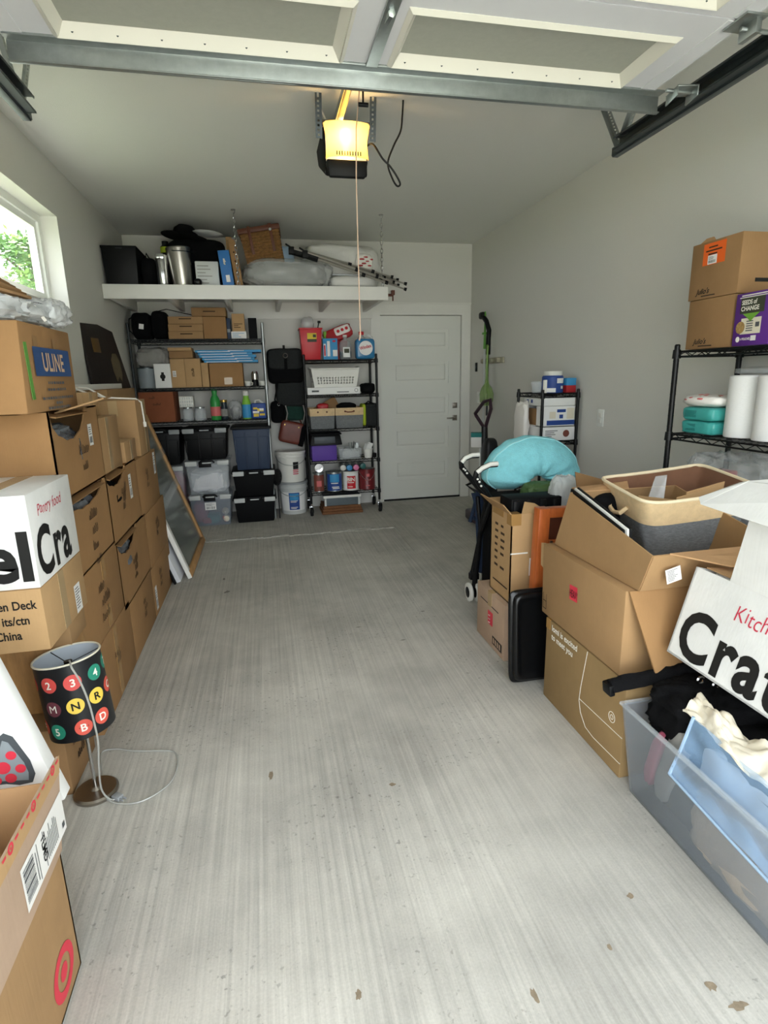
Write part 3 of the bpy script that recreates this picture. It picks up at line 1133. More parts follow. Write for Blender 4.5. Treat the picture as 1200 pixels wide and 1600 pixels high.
MB().tube([(-3.005, -.84, S0 + .29), (-2.95, -.94, S0 + .27), (-2.86, -.94, S0 + .27), (-2.80, -.84, S0 + .28)], .004).build('handle', 'galvanised_dark', t)
t = thing('packaged_board', 'grey shrink-wrapped printed packet beside the blue box', 'packet', (-2.69, -.82, S0))
MB().box(-2.79, -2.60, -.88, -.80, S0, S0 + .205).build('body', 'light_grey_plastic', t, bevel=0.006)
m = MB()
for k in range(6):
    patch(m, (-2.775, -.88, S0 + .03 + k * .027), (1, 0, 0), (0, 0, 1), rnd.uniform(.06, .15), .006, .002)
m.build('print', 'grey_cloth', t, smooth=0)
tag(MB().soft((-2.772, -.93, S0 + .03), (.065, .065, .06), .9).build('black_ball', 'black_bumpy'), 'small glossy black ball at the front of overhead shelf', 'ball')
t = thing('blue_box', 'slim bright blue carton standing on overhead shelf', 'box', (-2.53, -.85, S0))
M = xf((-2.478, -.93, S0 + .004), ry=-5)
MB(M).box(-.092, 0, 0, .2, 0, .285).build('body', 'blue_box', t, bevel=0.002)
squiggle(m := MB(M), (-.058, 0, .22), (0, 0, -1), (1, 0, 0), .028, 5, 3, lift=.002, w=.006)
m.build('print', 'ink_white', t, smooth=0)
patch(m := MB(M), (-.058, 0, .035), (1, 0, 0), (0, 0, 1), .032, .055, .002)
m.build('sticker', 'label_white', t, smooth=0)
t = thing('cardboard_box', 'narrow brown carton leaning against the blue box on overhead shelf', 'box', (-2.44, -.8, S0))
M = xf((-2.405, -.92, S0 + .006), ry=-6)
MB(M).box(-.06, 0, 0, .3, 0, .37).build('body', 'card_dull', t, bevel=0.002)
m = MB(M)
for z in (.06, .12, .2, .27):
    disc(m, (-.03, 0, z), (1, 0, 0), (0, 0, 1), .007, .002)
m.build('print', 'ink_brown', t, smooth=0)
t = thing('cardboard_box', 'short brown carton behind the leaning narrow carton on overhead shelf', 'box', (-2.5, -.55, S0))
MB().box(-2.53, -2.48, -.70, -.3, S0, S0 + .44).build('body', 'card', t, bevel=0.002)
# black luggage at the back
t = thing('suitcase', 'large black soft suitcase behind the steel bucket on overhead shelf', 'suitcase', (-2.78, -.45, S0))
MB().soft((-2.79, -.47, S0 + .215), (.50, .42, .44), .35, noise=.02, seed=2).build('body', 'black_fabric', t)
MB().tube([(-2.9, -.68, S0 + .2), (-2.8, -.72, S0 + .22), (-2.7, -.68, S0 + .2)], .01).build('handle', 'black_plastic', t)
t = thing('sun_hat', 'wide-brimmed black hat on top of the luggage pile', 'hat', (-2.86, -.6, S0 + .43))
MB(xf((-2.87, -.62, S0 + .455), ry=8)).lathe([(0, .085), (.06, .08), (.095, .05), (.11, .0), (.20, -.012), (.20, -.018), (.10, -.01), (0, -.005)], n=28).build('crown', 'black_fabric', t)
tag(MB(xf((-2.68, -.66, S0 + .452), ry=4)).lathe([(0, 0), (.06, 0), (.125, .014), (.13, .018), (.06, .008), (0, .006)], n=28).build('serving_plate', 'light_grey_plastic'), 'pale grey oval plate lying on the black suitcase', 'plate')
for x, w in ((-3.045, .085), (-2.955, .07)):
    t = thing('bottle', 'black canister with a green band ' + ('nearer the left wall' if x < -3 else 'nearer the hat') + ' behind the urn', 'canister', (x, -.6, S0), group='green-banded black canisters')
    MB().lathe([(0, 0), (w / 2, 0), (w / 2, .36), (w / 2 * .8, .37), (0, .37)], (x, -.62, S0), 20).build('body', 'black_plastic', t)
    MB().lathe([(w / 2 + .001, .31), (w / 2 + .002, .312), (w / 2 + .002, .355), (w / 2 + .001, .357)], (x, -.62, S0), 20).build('band', 'lime_fabric', t)
    MB().lathe([(0, .37), (w / 3, .37), (w / 3, .405), (0, .41)], (x, -.62, S0), 16).build('cap', 'black_plastic', t)
# wicker picnic basket
t = thing('picnic_basket', 'brown wicker picnic basket with leather straps tipped on overhead shelf', 'basket', (-2.2, -.7, S0))
M = xf((-2.36, -.86, S0 + .135), ry=-9, rz=-4)
m = MB(M)
nw = 15
m.taper(0, .33, 0, .34, 0, .30, .012)
m.build('body', 'wicker', t, bevel=0.01)
m = MB(M)
for k in range(12):
    z = .012 + k * .024
    m.tube([(.012 - z * .04, -.004 + .012 - z * .04, z), (.32 + z * .03, -.004 + .012 - z * .04, z), (.32 + z * .03, .33, z)], .0085, n=5)
m.build('weave', 'wicker', t)
MB(M).box(-.015, .345, -.015, .355, .29, .335).build('lid', 'leather_brown', t, bevel=0.012)
for x in (.07, .25):
    MB(M).box(x, x + .025, -.022, -.008, .12, .34).build('strap', 'leather_brown', t, bevel=0.002)
MB(M).cyl((.262, -.02, .29), (.262, -.032, .29), .012).build('latch', 'chrome', t)
tag(MB().soft((-2.02, -.62, S0 + .27), (.16, .2, .22), .5, noise=.05, seed=8).build('cushion', 'pale_blue_cloth'), 'pale blue folded cloth behind the tripod heads', 'cloth')
t = thing('blanket_bag', 'grey comforter squeezed into a zipped clear bag on overhead shelf', 'bag', (-2.02, -.78, S0))
MB().soft((-2.04, -.76, S0 + .105), (.70, .40, .22), .55, 70, 30, noise=.07, nf=2.5, seed=11, folds=.03, foldf=22, flat=.05, crum=.05, cf=2.2).build('comforter', 'grey_cloth', t)
MB().soft((-2.0, -.77, S0 + .115), (.74, .43, .24), .6, 80, 34, noise=.07, nf=2.2, seed=12, flat=.05, crum=.10, cf=3.5).build('bag', 'film_wrap', t, smooth=50)
tag(MB().soft((-1.52, -.50, S0 + .205), (.70, .52, .42), .5, 40, 20, noise=.05, nf=2.5, seed=15, folds=.018, foldf=16, flat=.02, crum=.06, cf=2.5).build('quilt', 'white_quilt'), 'puffy white quilt heaped behind the tripods on overhead shelf', 'quilt')
tag(MB().soft((-1.45, -.80, S0 + .055), (.42, .26, .11), .6, 30, 12, noise=.04, seed=16, flat=.05).build('pillow', 'white_quilt'), 'flat white pillow at the front right of overhead shelf', 'pillow')
m = MB(xf((-1.50, -.85, S0 + .112), rx=8))
m.box(-.13, .13, -.02, .14, 0, .012)
t = thing('checked_cloth', 'black and white checked cloth folded on the white pillow', 'cloth', (-1.5, -.85, S0 + .11))
m.build('cloth', 'white_cloth', t, bevel=0.004)
m = MB(xf((-1.50, -.85, S0 + .112), rx=8))
for i in range(10):
    for j in range(6):
        if (i + j) % 2:
            m.box(-.13 + i * .026, -.104 + i * .026, -.0205 + j * .026, -.0205 + (j + 1) * .026, .0125, .0135)
m.build('check', 'ink_black', t, smooth=0)
t = thing('gift_bag', 'crumpled white paper bag with red print above the tripods', 'bag', (-1.31, -.72, S0 + .2))
MB().soft((-1.32, -.72, S0 + .235), (.17, .14, .17), .6, noise=.10, seed=21, folds=.05, foldf=10).build('body', 'white_pack', t)
m = MB()
for k in range(7):
    m.soft((-1.36 + .016 * k, -.785 + .002 * k, S0 + .21 + .018 * ((k * 3) % 5)), (.05, .03, .016), .8, 10, 6)
m.build('print', 'red_film', t)
# camera tripods: bundled aluminium legs
for i, (a, b_, lab) in enumerate((((-1.96, -.93, S0 + .285), (-.975, -.96, S0 + .030), 'upper folded aluminium tripod with black clamps poking out past overhead shelf'),
                                  ((-1.85, -.99, S0 + .245), (-.985, -.985, S0 - .02), 'lower folded aluminium tripod lying across the overhead shelf corner'))):
    a, b_ = V(a), V(b_)
    t = thing('tripod', lab, 'tripod', (a + b_) / 2)
    d = (b_ - a)
    sd = V((0, 1, 0))
    for k, off in enumerate((V((0, 0, 0)), V((0, .022, .018)), V((0, -.02, .02)))):
        n_ = (1.0, .93, .87)[k]
        m = MB()
        m.cyl(a + off, a + off + d * .55 * n_, .0125, n=10).cyl(a + off + d * .5 * n_, a + off + d * .8 * n_, .0095, n=10).cyl(a + off + d * .78 * n_, a + off + d * .985 * n_, .007, n=10)
        lg = m.build('leg', 'steel_brushed', t)
        m = MB()
        m.cyl(a + off + d * n_ * .535, a + off + d * n_ * .57, .018, n=8).cyl(a + off + d * n_ * .775, a + off + d * n_ * .805, .015, n=8)
        m.cyl(a + off + d * n_ * .975, a + off + d * n_, .012, .016, n=8)
        m.build('clamp', 'black_plastic', lg)
    m = MB()
    m.cyl(a - d * .02, a + d * .10, .03, n=12).box(a.x - .045, a.x + .0, a.y - .03, a.y + .03, a.z - .02, a.z + .035).cyl(a + V((-.02, 0, .03)), a + V((-.07, 0, .06)), .007)
    m.build('head', 'black_plastic', t, bevel=0.003)
# ---------------------------------------------------------------- shelving helpers
def wire_shelf(x0, x1, y0, y1, z, rail=.0045, wire=.0022, along='y', step=.032, drop=.028):
    """truss-edged wire shelf, top surface at z"""
    m = MB()
    zt, zb = z - rail, z - drop
    for zz in (zt, zb):
        m.tube([(x0, y0, zz), (x1, y0, zz), (x1, y1, zz), (x0, y1, zz)], rail, n=6, closed=True)

    def zig(a, b_):
        a, b_ = V(a), V(b_)
        L = (b_ - a).length
        n = max(2, int(L / .045))
        pts = []
        for k in range(n + 1):
            p = a.lerp(b_, k / n)
            pts.append((p.x, p.y, zt if k % 2 else zb))
        m.tube(pts, wire, n=4)
    zig((x0, y0, 0), (x1, y0, 0))
    zig((x0, y1, 0), (x1, y1, 0))
    zig((x0, y0, 0), (x0, y1, 0))
    zig((x1, y0, 0), (x1, y1, 0))
    if along == 'y':
        n = int((x1 - x0) / step)
        for k in range(1, n):
            x = x0 + (x1 - x0) * k / n
            m.cyl((x, y0, z - wire), (x, y1, z - wire), wire, n=4)
        for k in (1, 2):
            y = y0 + (y1 - y0) * k / 3
            m.cyl((x0, y, z - 2.6 * wire), (x1, y, z - 2.6 * wire), rail * .8, n=5)
    else:
        n = int((y1 - y0) / step)
        for k in range(1, n):
            y = y0 + (y1 - y0) * k / n
            m.cyl((x0, y, z - wire), (x1, y, z - wire), wire, n=4)
        for k in (1, 2):
            x = x0 + (x1 - x0) * k / 3
            m.cyl((x, y0, z - 2.6 * wire), (x, y1, z - 2.6 * wire), rail * .8, n=5)
    return m


def rack(name, label, x0, x1, y0, y1, levels, top, mt, r=.0127, floor=0.0, casters=0.0, along='y', post_mt={}):
    t = thing(name, label, 'shelving rack', ((x0 + x1) / 2, (y0 + y1) / 2, floor))
    z0 = floor + casters
    for x in (x0, x1):
        for y in (y0, y1):
            m = MB().cyl((x, y, z0), (x, y, top), r, n=12)
            for lv in levels:
                m.cyl((x, y, lv - .036), (x, y, lv + .004), r * 1.55, r * 1.35, n=12)
            k = z0 + .02
            while k < top - .02:
                m.cyl((x, y, k), (x, y, k + .003), r * 1.08, n=12)
                k += .0255 * 2
            m.cyl((x, y, top), (x, y, top + .006), r * 1.05, r * .7, n=12)
            m.build('post', post_mt.get((x == x1, y == y0), mt), t)
            if casters:
                dx = .012
                f = MB()
                f.cyl((x, y, floor + .10), (x, y, z0 + .004), .009, n=8).box(x - .022, x + .022, y - .02, y + .02, floor + .088, floor + .1)
                f.box(x - .022, x - .018, y - .045, y + .015, floor + .035, floor + .092).box(x + .018, x + .022, y - .045, y + .015, floor + .035, floor + .092)
                c = f.build('caster', 'chrome', t, bevel=0.002)
                w = MB().cyl((x - .015, y - .022, floor + .047), (x + .015, y - .022, floor + .047), .047, n=24)
                w.build('wheel', 'black_rubber', c, bevel=0.006)
    for lv in levels:
        wire_shelf(x0, x1, y0, y1, lv, along=along).build('shelf', mt, t)
    return t





F = LIP
# ---- tall wire rack in the rear left corner
rack('wire_rack', 'dark wire shelving rack in the rear left corner full of boxes', -3.468, -2.268, -.45, -.03, (1.79, 1.347, 1.03), 1.93, 'dark_grey_wire', floor=F, post_mt={(True, True): 'galvanised'})
RY = -.42


def simple_box(label, x0, x1, y0, y1, z0, z1, mt, name='cardboard_box', cat='box', M=None, bev=.0025, tape=None, group=None):
    t = thing(name, label, cat, ((x0 + x1) / 2, (y0 + y1) / 2, z0) if M is None else tuple(M @ V(((x0 + x1) / 2, (y0 + y1) / 2, z0))), group=group)
    MB(M).box(x0, x1, y0, y1, z0, z1).build('body', mt, t, bevel=bev)
    if tape == 'x':      # strip over the top and down the aisle (+-x) sides
        yc = (y0 + y1) / 2
        MB(M).box(x0 - .0015, x1 + .0015, yc - .024, yc + .024, z1 - .07, z1 + .0015).build('tape', 'tape_clear', t)
    if tape == 'y':
        xc = (x0 + x1) / 2
        MB(M).box(xc - .024, xc + .024, y0 - .0015, y1 + .0015, z1 - .07, z1 + .0015).build('tape', 'tape_clear', t)
    return t


def dash(parent, o, w, h=.008, mt='ink_brown', u=(1, 0, 0), v=(0, 0, 1), M=None, n=1, gap=.016):
    m = MB(M)
    for k in range(n):
        patch(m, V(o) - V(v) * gap * k, u, v, w * (1 if k == 0 else rnd.uniform(.5, 1)), h, .0015)
    return m.build('print', mt, parent, smooth=0)


z = 1.792
# top shelf
t = thing('backpack', 'black padded backpack with a white tag at the left of wire rack', 'backpack', (-3.37, -.25, z))
MB().soft((-3.365, -.27, z + .122), (.17, .30, .245), .5, noise=.03, seed=1).build('body', 'black_fabric', t)
MB().tube([(-3.40, -.38, z + .21), (-3.455, -.41, z + .18), (-3.462, -.42, z + .08), (-3.42, -.41, z + .03)], .006).build('strap', 'black_fabric', t)
MB(xf((-3.355, -.425, z + .11), rz=6, ry=8)).box(-.02, .02, -.002, .001, -.02, .025).build('tag', 'label_white', t)
t = thing('helmet_bag', 'rounded black zipped bag beside the tagged backpack', 'bag', (-3.2, -.25, z))
MB().soft((-3.205, -.26, z + .13), (.155, .32, .26), .55, noise=.03, seed=6).build('body', 'black_fabric', t)
MB().tube([(-3.23, -.40, z + .24), (-3.12, -.43, z + .262), (-3.0, -.43, z + .235), (-2.90, -.43, z + .212)], .004).build('strap', 'black_fabric', t)
for k, nm in enumerate(('bottom', 'middle', 'top')):
    t = simple_box('flat brown carton, %s one of three stacked on wire rack' % nm, -3.125 + .004 * k, -2.815 + .003 * k, -.43, -.1, z + .067 * k, z + .065 + .067 * k, 'card', group='stack of three flat cartons')
    dash(t, (-3.02, -.43, z + .04 + .067 * k), .11, .010)
t = simple_box('square brown carton beside the stack of three flat cartons', -2.808, -2.60, -.43, -.1, z, z + .197, 'card_warm')
t = simple_box('flat brown carton topping the square carton on wire rack', -2.905, -2.595, -.42, -.12, z + .203, z + .28, 'card_dull')
dash(t, (-2.80, -.42, z + .24), .11, .010)
t = simple_box('tan carton with printed lines standing on the white carton', -2.545, -2.43, -.42, -.3, z + .066, z + .225, 'card_light')
dash(t, (-2.53, -.42, z + .13), .08, .006, n=3)
t = simple_box('small white and pale blue carton under the tan carton', -2.56, -2.42, -.43, -.25, z, z + .065, 'label_white', name='white_box')
dash(t, (-2.55, -.43, z + .045), .11, .004, 'sky_blue_print', n=3)
t = simple_box('narrow black carton near the chrome right post of wire rack', -2.397, -2.318, -.42, -.2, z, z + .187, 'black_plastic_matte', name='black_box')
t = simple_box('dark violet book standing behind the tan carton', -2.598, -2.565, -.38, -.2, z, z + .19, 'navy_plastic', name='book', cat='book')
MB().box(-2.597, -2.566, -.3815, -.3795, z + .06, z + .09).build('spine_label', 'grey_plastic', t)
# second shelf
z = 1.349
tag(MB().soft((-3.30, -.28, z + .28), (.27, .26, .17), .55, 50, 24, noise=.06, seed=9, crum=.22, cf=2.2).build('folded_cloth', 'grey_cloth'), 'crumpled grey fabric draped over the pot on wire rack', 'cloth')
t = thing('stock_pot', 'grey enamel pot with a flat lid on wire rack', 'pot', (-3.37, -.3, z))
MB().lathe([(0, 0), (.078, 0), (.08, .006), (.08, .18), (0, .18)], (-3.37, -.33, z), 28).build('body', 'device_grey', t)
MB().lathe([(0, .18), (.083, .18), (.083, .19), (.05, .2), (0, .203)], (-3.37, -.33, z), 28).build('lid', 'galvanised_dark', t)
t = simple_box('white gift box with a watch pictured on it', -3.288, -3.142, -.43, -.3, z, z + .222, 'paper_white', name='white_box')
disc(m := MB(), (-3.215, -.43, z + .105), (1, 0, 0), (0, 0, 1), .024, .002)
m.box(-3.227, -3.203, -.4322, -.4302, z + .065, z + .145)
m.build('watch_print', 'ink_black', t, smooth=0)
t = simple_box('upright brown carton with a small white label beside the white gift box', -3.14, -3.012, -.43, -.12, z, z + .265, 'card_light')
sticker(t, (-3.125, -.43, z + .10), (1, 0, 0), (0, 0, 1), .032, .055, seed=2)
t = simple_box('upright brown carton between the labelled carton and thin carton', -3.01, -2.868, -.43, -.12, z, z + .265, 'card_light')
squiggle(m := MB(), (-2.93, -.43, z + .1), (0, 0, 1), (-1, 0, 0), .03, 7, 5, w=.003)
m.build('handwriting', 'ink_brown', t, smooth=0)
simple_box('small brown box on the upright cartons of wire rack', -3.14, -2.93, -.42, -.2, z + .27, z + .335, 'card_dull')
simple_box('thin pale box topping the small brown box', -3.15, -2.94, -.41, -.2, z + .338, z + .368, 'card_light')
t = simple_box('thin upright brown carton leaning by the big brown carton', -2.862, -2.80, -.44, -.2, z, z + .225, 'card_light')
t = simple_box('big brown carton with a pale tape patch under the blue flat boxes', -2.79, -2.482, -.43, -.1, z, z + .22, 'card_warm')
patch(m := MB(), (-2.66, -.43, z + .02), (1, 0, 0), (0, 0, 1), .075, .065)
m.build('tape', 'tape_clear', t, smooth=0)
for k, (a, b_) in enumerate(((-2.83, -2.33), (-2.845, -2.36), (-2.87, -2.345), (-2.88, -2.38), (-2.905, -2.292))):
    t = simple_box('flat blue printed box, number %s from the bottom of the blue stack' % ('one', 'two', 'three', 'four', 'five')[k], a, b_, -.43, -.12, z + .224 + .0235 * k, z + .246 + .0235 * k, 'sky_blue_print', name='flat_box', group='stack of flat blue boxes')
    m = MB()
    patch(m, (a + .02, -.43, z + .228 + .0235 * k), (1, 0, 0), (0, 0, 1), .3, .005, .0015)
    patch(m, (a + .3, -.43, z + .236 + .0235 * k), (1, 0, 0), (0, 0, 1), .15, .005, .0015)
    m.build('print', 'label_white', t, smooth=0)
t = thing('coffee_grinder', 'steel and black coffee grinder near the right end of wire rack', 'grinder', (-2.37, -.36, z))
MB().cyl((-2.372, -.36, z), (-2.372, -.36, z + .06), .035, .03, n=20).build('base', 'black_plastic', t, bevel=0.003)
MB().cyl((-2.372, -.36, z + .06), (-2.372, -.36, z + .115), .034, n=20).build('cup', 'steel_brushed', t)
MB().cyl((-2.372, -.36, z + .115), (-2.372, -.36, z + .138), .032, .024, n=20).build('lid', 'chrome', t)
for i, x in enumerate((-2.44, -2.30)):
    t = thing('mug', 'white cup lying %s the coffee grinder' % ('left of' if i == 0 else 'right of'), 'cup', (x, -.38, z), group='white cups by the grinder')
    MB().lathe([(0, 0), (.022, 0), (.032, .045), (.03, .045), (.02, .004), (0, .004)], (x, -.39, z), 18).build('body', 'white_plastic', t)
    MB().tube([(x + .028, -.39, z + .035), (x + .045, -.39, z + .03), (x + .042, -.39, z + .012), (x + .026, -.39, z + .01)], .004).build('handle', 'white_plastic', t)
# third shelf
z = 1.032
t = simple_box('reddish-brown carton with faint handwriting on the bottom shelf of wire rack', -3.452, -3.14, -.44, -.1, z, z + .285, 'card_red')
m = MB()
squiggle(m, (-3.36, -.44, z + .22), (1, 0, 0), (0, 0, 1), .03, 5, 8)
squiggle(m, (-3.33, -.44, z + .16), (1, 0, 0), (0, 0, 1), .03, 7, 9)
m.build('handwriting', 'ink_brown', t, smooth=0)
for i, (x, r_) in enumerate(((-3.03, .05), (-2.915, .056))):
    t = thing('glass_jar', 'clear glass jar ' + ('under the white ribbed box' if i == 0 else 'beside the ribbed box and green bottle'), 'jar', (x, -.36, z), group='glass jars on the wire rack')
    MB().lathe([(0, 0), (r_, 0), (r_, .10), (r_ * .8, .12), (r_ * .78, .12), (r_ * .94, .1), (r_ * .94, .004), (0, .004)], (x, -.37, z), 24).build('body', 'clear_plastic', t)
    MB().lathe([(0, .118), (r_ * .82, .118), (r_ * .82, .13), (0, .13)], (x, -.37, z), 24).build('lid', 'galvanised', t)
t = thing('ribbed_box', 'white ribbed plastic box on top of a glass jar', 'box', (-3.03, -.36, z + .132))
MB().box(-3.095, -2.965, -.43, -.31, z + .132, z + .235).build('body', 'white_plastic', t, bevel=0.006)
m = MB()
for i in range(6):
    for j in range(3):
        m.box(-3.088 + i * .021, -3.074 + i * .021, -.434, -.429, z + .142 + j * .031, z + .165 + j * .031)
m.build('rib', 'light_grey_plastic', t, bevel=0.002)


def bottle(label, x, y, z, r_, h, body, cap, name='bottle', neck=.35, capc=None, lab=None, labz=(.2, .55), cat='bottle', caph=.035):
    t = thing(name, label, cat, (x, y, z))
    MB().lathe([(0, 0), (r_ * .94, 0), (r_, .008), (r_, h * .66), (r_ * .85, h * .78), (r_ * neck, h * .9), (r_ * neck, h), (0, h)], (x, y, z), 24).build('body', body, t)
    MB().lathe([(0, h), (r_ * neck * 1.15, h), (r_ * neck * 1.15, h + caph), (0, h + caph)], (x, y, z), 16).build('cap', cap, t)
    if lab:
        MB().lathe([(r_ + .0008, h * labz[0]), (r_ + .0014, h * labz[0] + .001), (r_ + .0014, h * labz[1]), (r_ + .0008, h * labz[1] + .001)], (x, y, z), 24).build('label', lab, t)
    return t


bottle('tall green plastic bottle with a pink label on wire rack', -2.768, -.38, z, .048, .265, 'green_plastic', 'green_plastic', lab='rose_print', labz=(.15, .48), neck=.5, caph=.03)
bottle('dark glass jar with a gold lid beside the green bottle', -2.687, -.38, z, .034, .17, 'dark_liquid', 'gold', name='jar', neck=.85, cat='jar', caph=.02, lab='grey_cloth', labz=(.2, .6))
t = thing('plastic_bag', 'crumpled clear bag of odds and ends between jar and spray bottle', 'bag', (-2.58, -.35, z))
MB().soft((-2.58, -.36, z + .09), (.125, .12, .18), .7, noise=.12, seed=31, folds=.05).build('bag', 'film_wrap', t)
MB().soft((-2.58, -.36, z + .07), (.09, .08, .12), .8, noise=.15, seed=32).build('contents', 'charcoal_fabric', t)
bottle('lime green bottle with a white cap on wire rack', -2.472, -.38, z, .043, .225, 'lime_plastic', 'white_cap', lab='sky_blue_print', labz=(.05, .62), neck=.62, caph=.045)
t = thing('wipes_pack', 'blue and yellow jug of cleaner with a white handle at rack end', 'jug', (-2.36, -.36, z))
MB().box(-2.428, -2.285, -.42, -.33, z, z + .15).build('body', 'deep_blue_print', t, bevel=0.012)
m = MB()
for i, (a, b_, c, d) in enumerate(((.01, .02, .05, .03), (.07, .03, .05, .02), (.05, .07, .06, .03), (.01, .09, .04, .02))):
    patch(m, (-2.42 + a, -.42, z + b_), (1, .0, 0), (0, 0, 1), c, d, .002)
m.build('print', 'yellow_print', t, smooth=0)
m = MB()
patch(m, (-2.415, -.42, z + .055), (1, 0, 0), (0, 0, 1), .06, .02, .0025)
patch(m, (-2.35, -.42, z + .08), (1, 0, 0), (0, 0, 1), .04, .02, .0025)
m.build('print', 'label_white', t, smooth=0)
MB().tube([(-2.395, -.375, z + .12), (-2.385, -.375, z + .175), (-2.35, -.375, z + .18), (-2.305, -.375, z + .14), (-2.295, -.375, z + .11)], .01, n=8).build('handle', 'white_plastic', t)

# ---- storage totes on the floor under the rack


def tote(label, x0, x1, y0, y1, z0, z1, body, lid, latch=None, name='storage_tote', ribs=True, group=None, lidh=.03):
    t = thing(name, label, 'storage tote', ((x0 + x1) / 2, (y0 + y1) / 2, z0), group=group)
    clear = body in ('clear_plastic', 'smoke_plastic')
    if clear:
        MB().shell(x0 + .015, x1 - .015, y0 + .015, y1 - .015, z0, z1 - lidh, .022, .003).build('body', body, t, bevel=0.006)
    else:
        m = MB().taper(x0 + .015, x1 - .015, y0 + .015, y1 - .015, z0, z1 - lidh, .022)
        m.build('body', body, t, bevel=0.01)
        if ribs:
            m = MB()
            xc = (x0 + x1) / 2
            for dx in (-.06, .06):
                m.box(xc + dx - .007, xc + dx + .007, y0 + .010, y0 + .04, z0 + .02, z1 - lidh - .03)
            m.box(x0 + .03, x1 - .03, y0 + .011, y0 + .03, z1 - lidh - .085, z1 - lidh - .072)
            m.box(x0 + .03, x0 + .045, y0 + .011, y0 + .03, z0 + .08, z1 - lidh - .085).box(x1 - .045, x1 - .03, y0 + .011, y0 + .03, z0 + .08, z1 - lidh - .085)
            m.build('rib', body, t, bevel=0.004)
    MB().box(x0, x1, y0, y1, z1 - lidh, z1 - .008).box(x0 + .025, x1 - .025, y0 + .025, y1 - .025, z1 - .01, z1).build('lid', lid, t, bevel=0.006)
    if latch:
        w = (x1 - x0)
        for a, b_ in ((.03, .28), (.72, .97)):
            MB().box(x0 + w * a, x0 + w * b_, y0 - .008, y0 + .012, z1 - lidh - .018, z1 - .004).build('latch', latch, t, bevel=0.005)
        m = MB().tube([(x0 + w * .34, y0 - .004, z1 - .02), (x0 + w * .38, y0 - .012, z1 + .0), (x0 + w * .62, y0 - .012, z1 + .0), (x0 + w * .66, y0 - .004, z1 - .02)], .009, n=8)
        m.build('handle', 'black_plastic', t)
        MB().box(x0 + w * .40, x0 + w * .60, y0 - .018, y0 - .008, z1 - .026, z1 - .014).build('handle_tab', latch, t, bevel=0.002)
    return t


tote('bottom black tote with grey latches under the navy tote', -2.672, -2.245, -.58, -.12, F, F + .262, 'black_plastic_matte', 'black_plastic', 'light_grey_plastic', ribs=False)
tote('middle black tote with grey latches directly under the navy tote', -2.665, -2.235, -.57, -.12, F + .263, F + .527, 'black_plastic_matte', 'black_plastic', 'light_grey_plastic', ribs=False)
tote('tall navy blue ribbed tote on two black totes', -2.638, -2.25, -.56, -.14, F + .529, .972, 'navy_plastic', 'black_plastic', None)
tb = tote('clear tote with white lid edges holding baseballs at the floor', -3.085, -2.672, -.60, -.15, F, F + .318, 'smoke_plastic', 'clear_plastic', 'light_grey_plastic')
MB().box(-2.94, -2.83, -.603, -.59, F + .255, F + .315).build('latch', 'black_plastic', tb, bevel=0.003)
sticker(tb, (-2.935, -.585, F + .165), (1, 0, 0), (0, 0, 1), .105, .075, seed=5, name='photo_label')
tc = tote('clear tote of white linen above the baseball tote', -3.092, -2.665, -.59, -.15, F + .32, .662, 'clear_plastic', 'clear_plastic', 'light_grey_plastic')
MB().box(-2.955, -2.84, -.60, -.585, .60, .655).build('latch', 'black_plastic', tc, bevel=0.003)
tag(MB().soft((-2.88, -.38, F + .445), (.35, .36, .22), .4, 60, 28, noise=.05, seed=41, crum=.14, cf=3).build('linen', 'white_cloth'), 'bundled white linen inside the upper clear tote', 'linen')
for i, (x, y, zz) in enumerate(((-2.745, -.545, F + .064), (-2.75, -.535, F + .135))):
    t = thing('baseball', 'white baseball %s inside the bottom clear tote' % ('lying low' if i == 0 else 'resting higher'), 'ball', (x, y, zz - .036), group='baseballs in the clear tote')
    MB().lathe([(.036 * math.cos(a * PI / 12 - PI / 2) if 0 < a < 12 else 0, .036 * math.sin(a * PI / 12 - PI / 2)) for a in range(13)], (x, y, zz), 20).build('cover', 'cream_cloth', t)
    m = MB()
    m.tube([(x - .018 + .012 * math.sin(k * .5), y - .0305 + .004 * abs(k - 6) / 6, zz - .028 + k * .0047) for k in range(13)], .0015, n=4)
    m.build('seam', 'red_plastic', t)
for nm, lab, c, sz, mt, sd in (('cloth', 'dark magenta cloth inside the bottom clear tote', (-2.99, -.45, F + .13), (.13, .2, .2), 'pink_cloth', 3), ('cloth', 'teal cloth at the bottom of the baseball tote', (-2.87, -.48, F + .062), (.13, .16, .1), 'teal_dark', 4), ('toy', 'red packet lying low in the baseball tote', (-2.93, -.535, F + .05), (.09, .05, .06), 'red_film', 5)):
    tag(MB().soft(c, sz, .5, noise=.08, seed=sd).build(nm, mt), lab, nm)
tote('black tote with grey latches on top of the clear totes', -3.09, -2.662, -.58, -.14, .664, .972, 'black_plastic', 'black_plastic_matte', 'grey_plastic')
tote('black tote with grey latch half hidden at the left under rack', -3.49, -3.10, -.50, -.12, .62, .965, 'black_plastic', 'black_plastic_matte', 'grey_plastic')
tote('lilac-tinted clear tote low behind the leaning frames', -3.49, -3.10, -.52, -.12, F, .615, 'clear_plastic', 'clear_plastic', 'light_grey_plastic')
tag(MB().soft((-3.27, -.32, F + .30), (.28, .28, .5), .5, noise=.06, seed=51).build('cloth', 'pink_cloth'), 'pink cloth bundle inside the lilac-tinted tote', 'cloth')

# ---- buckets and what leans by them


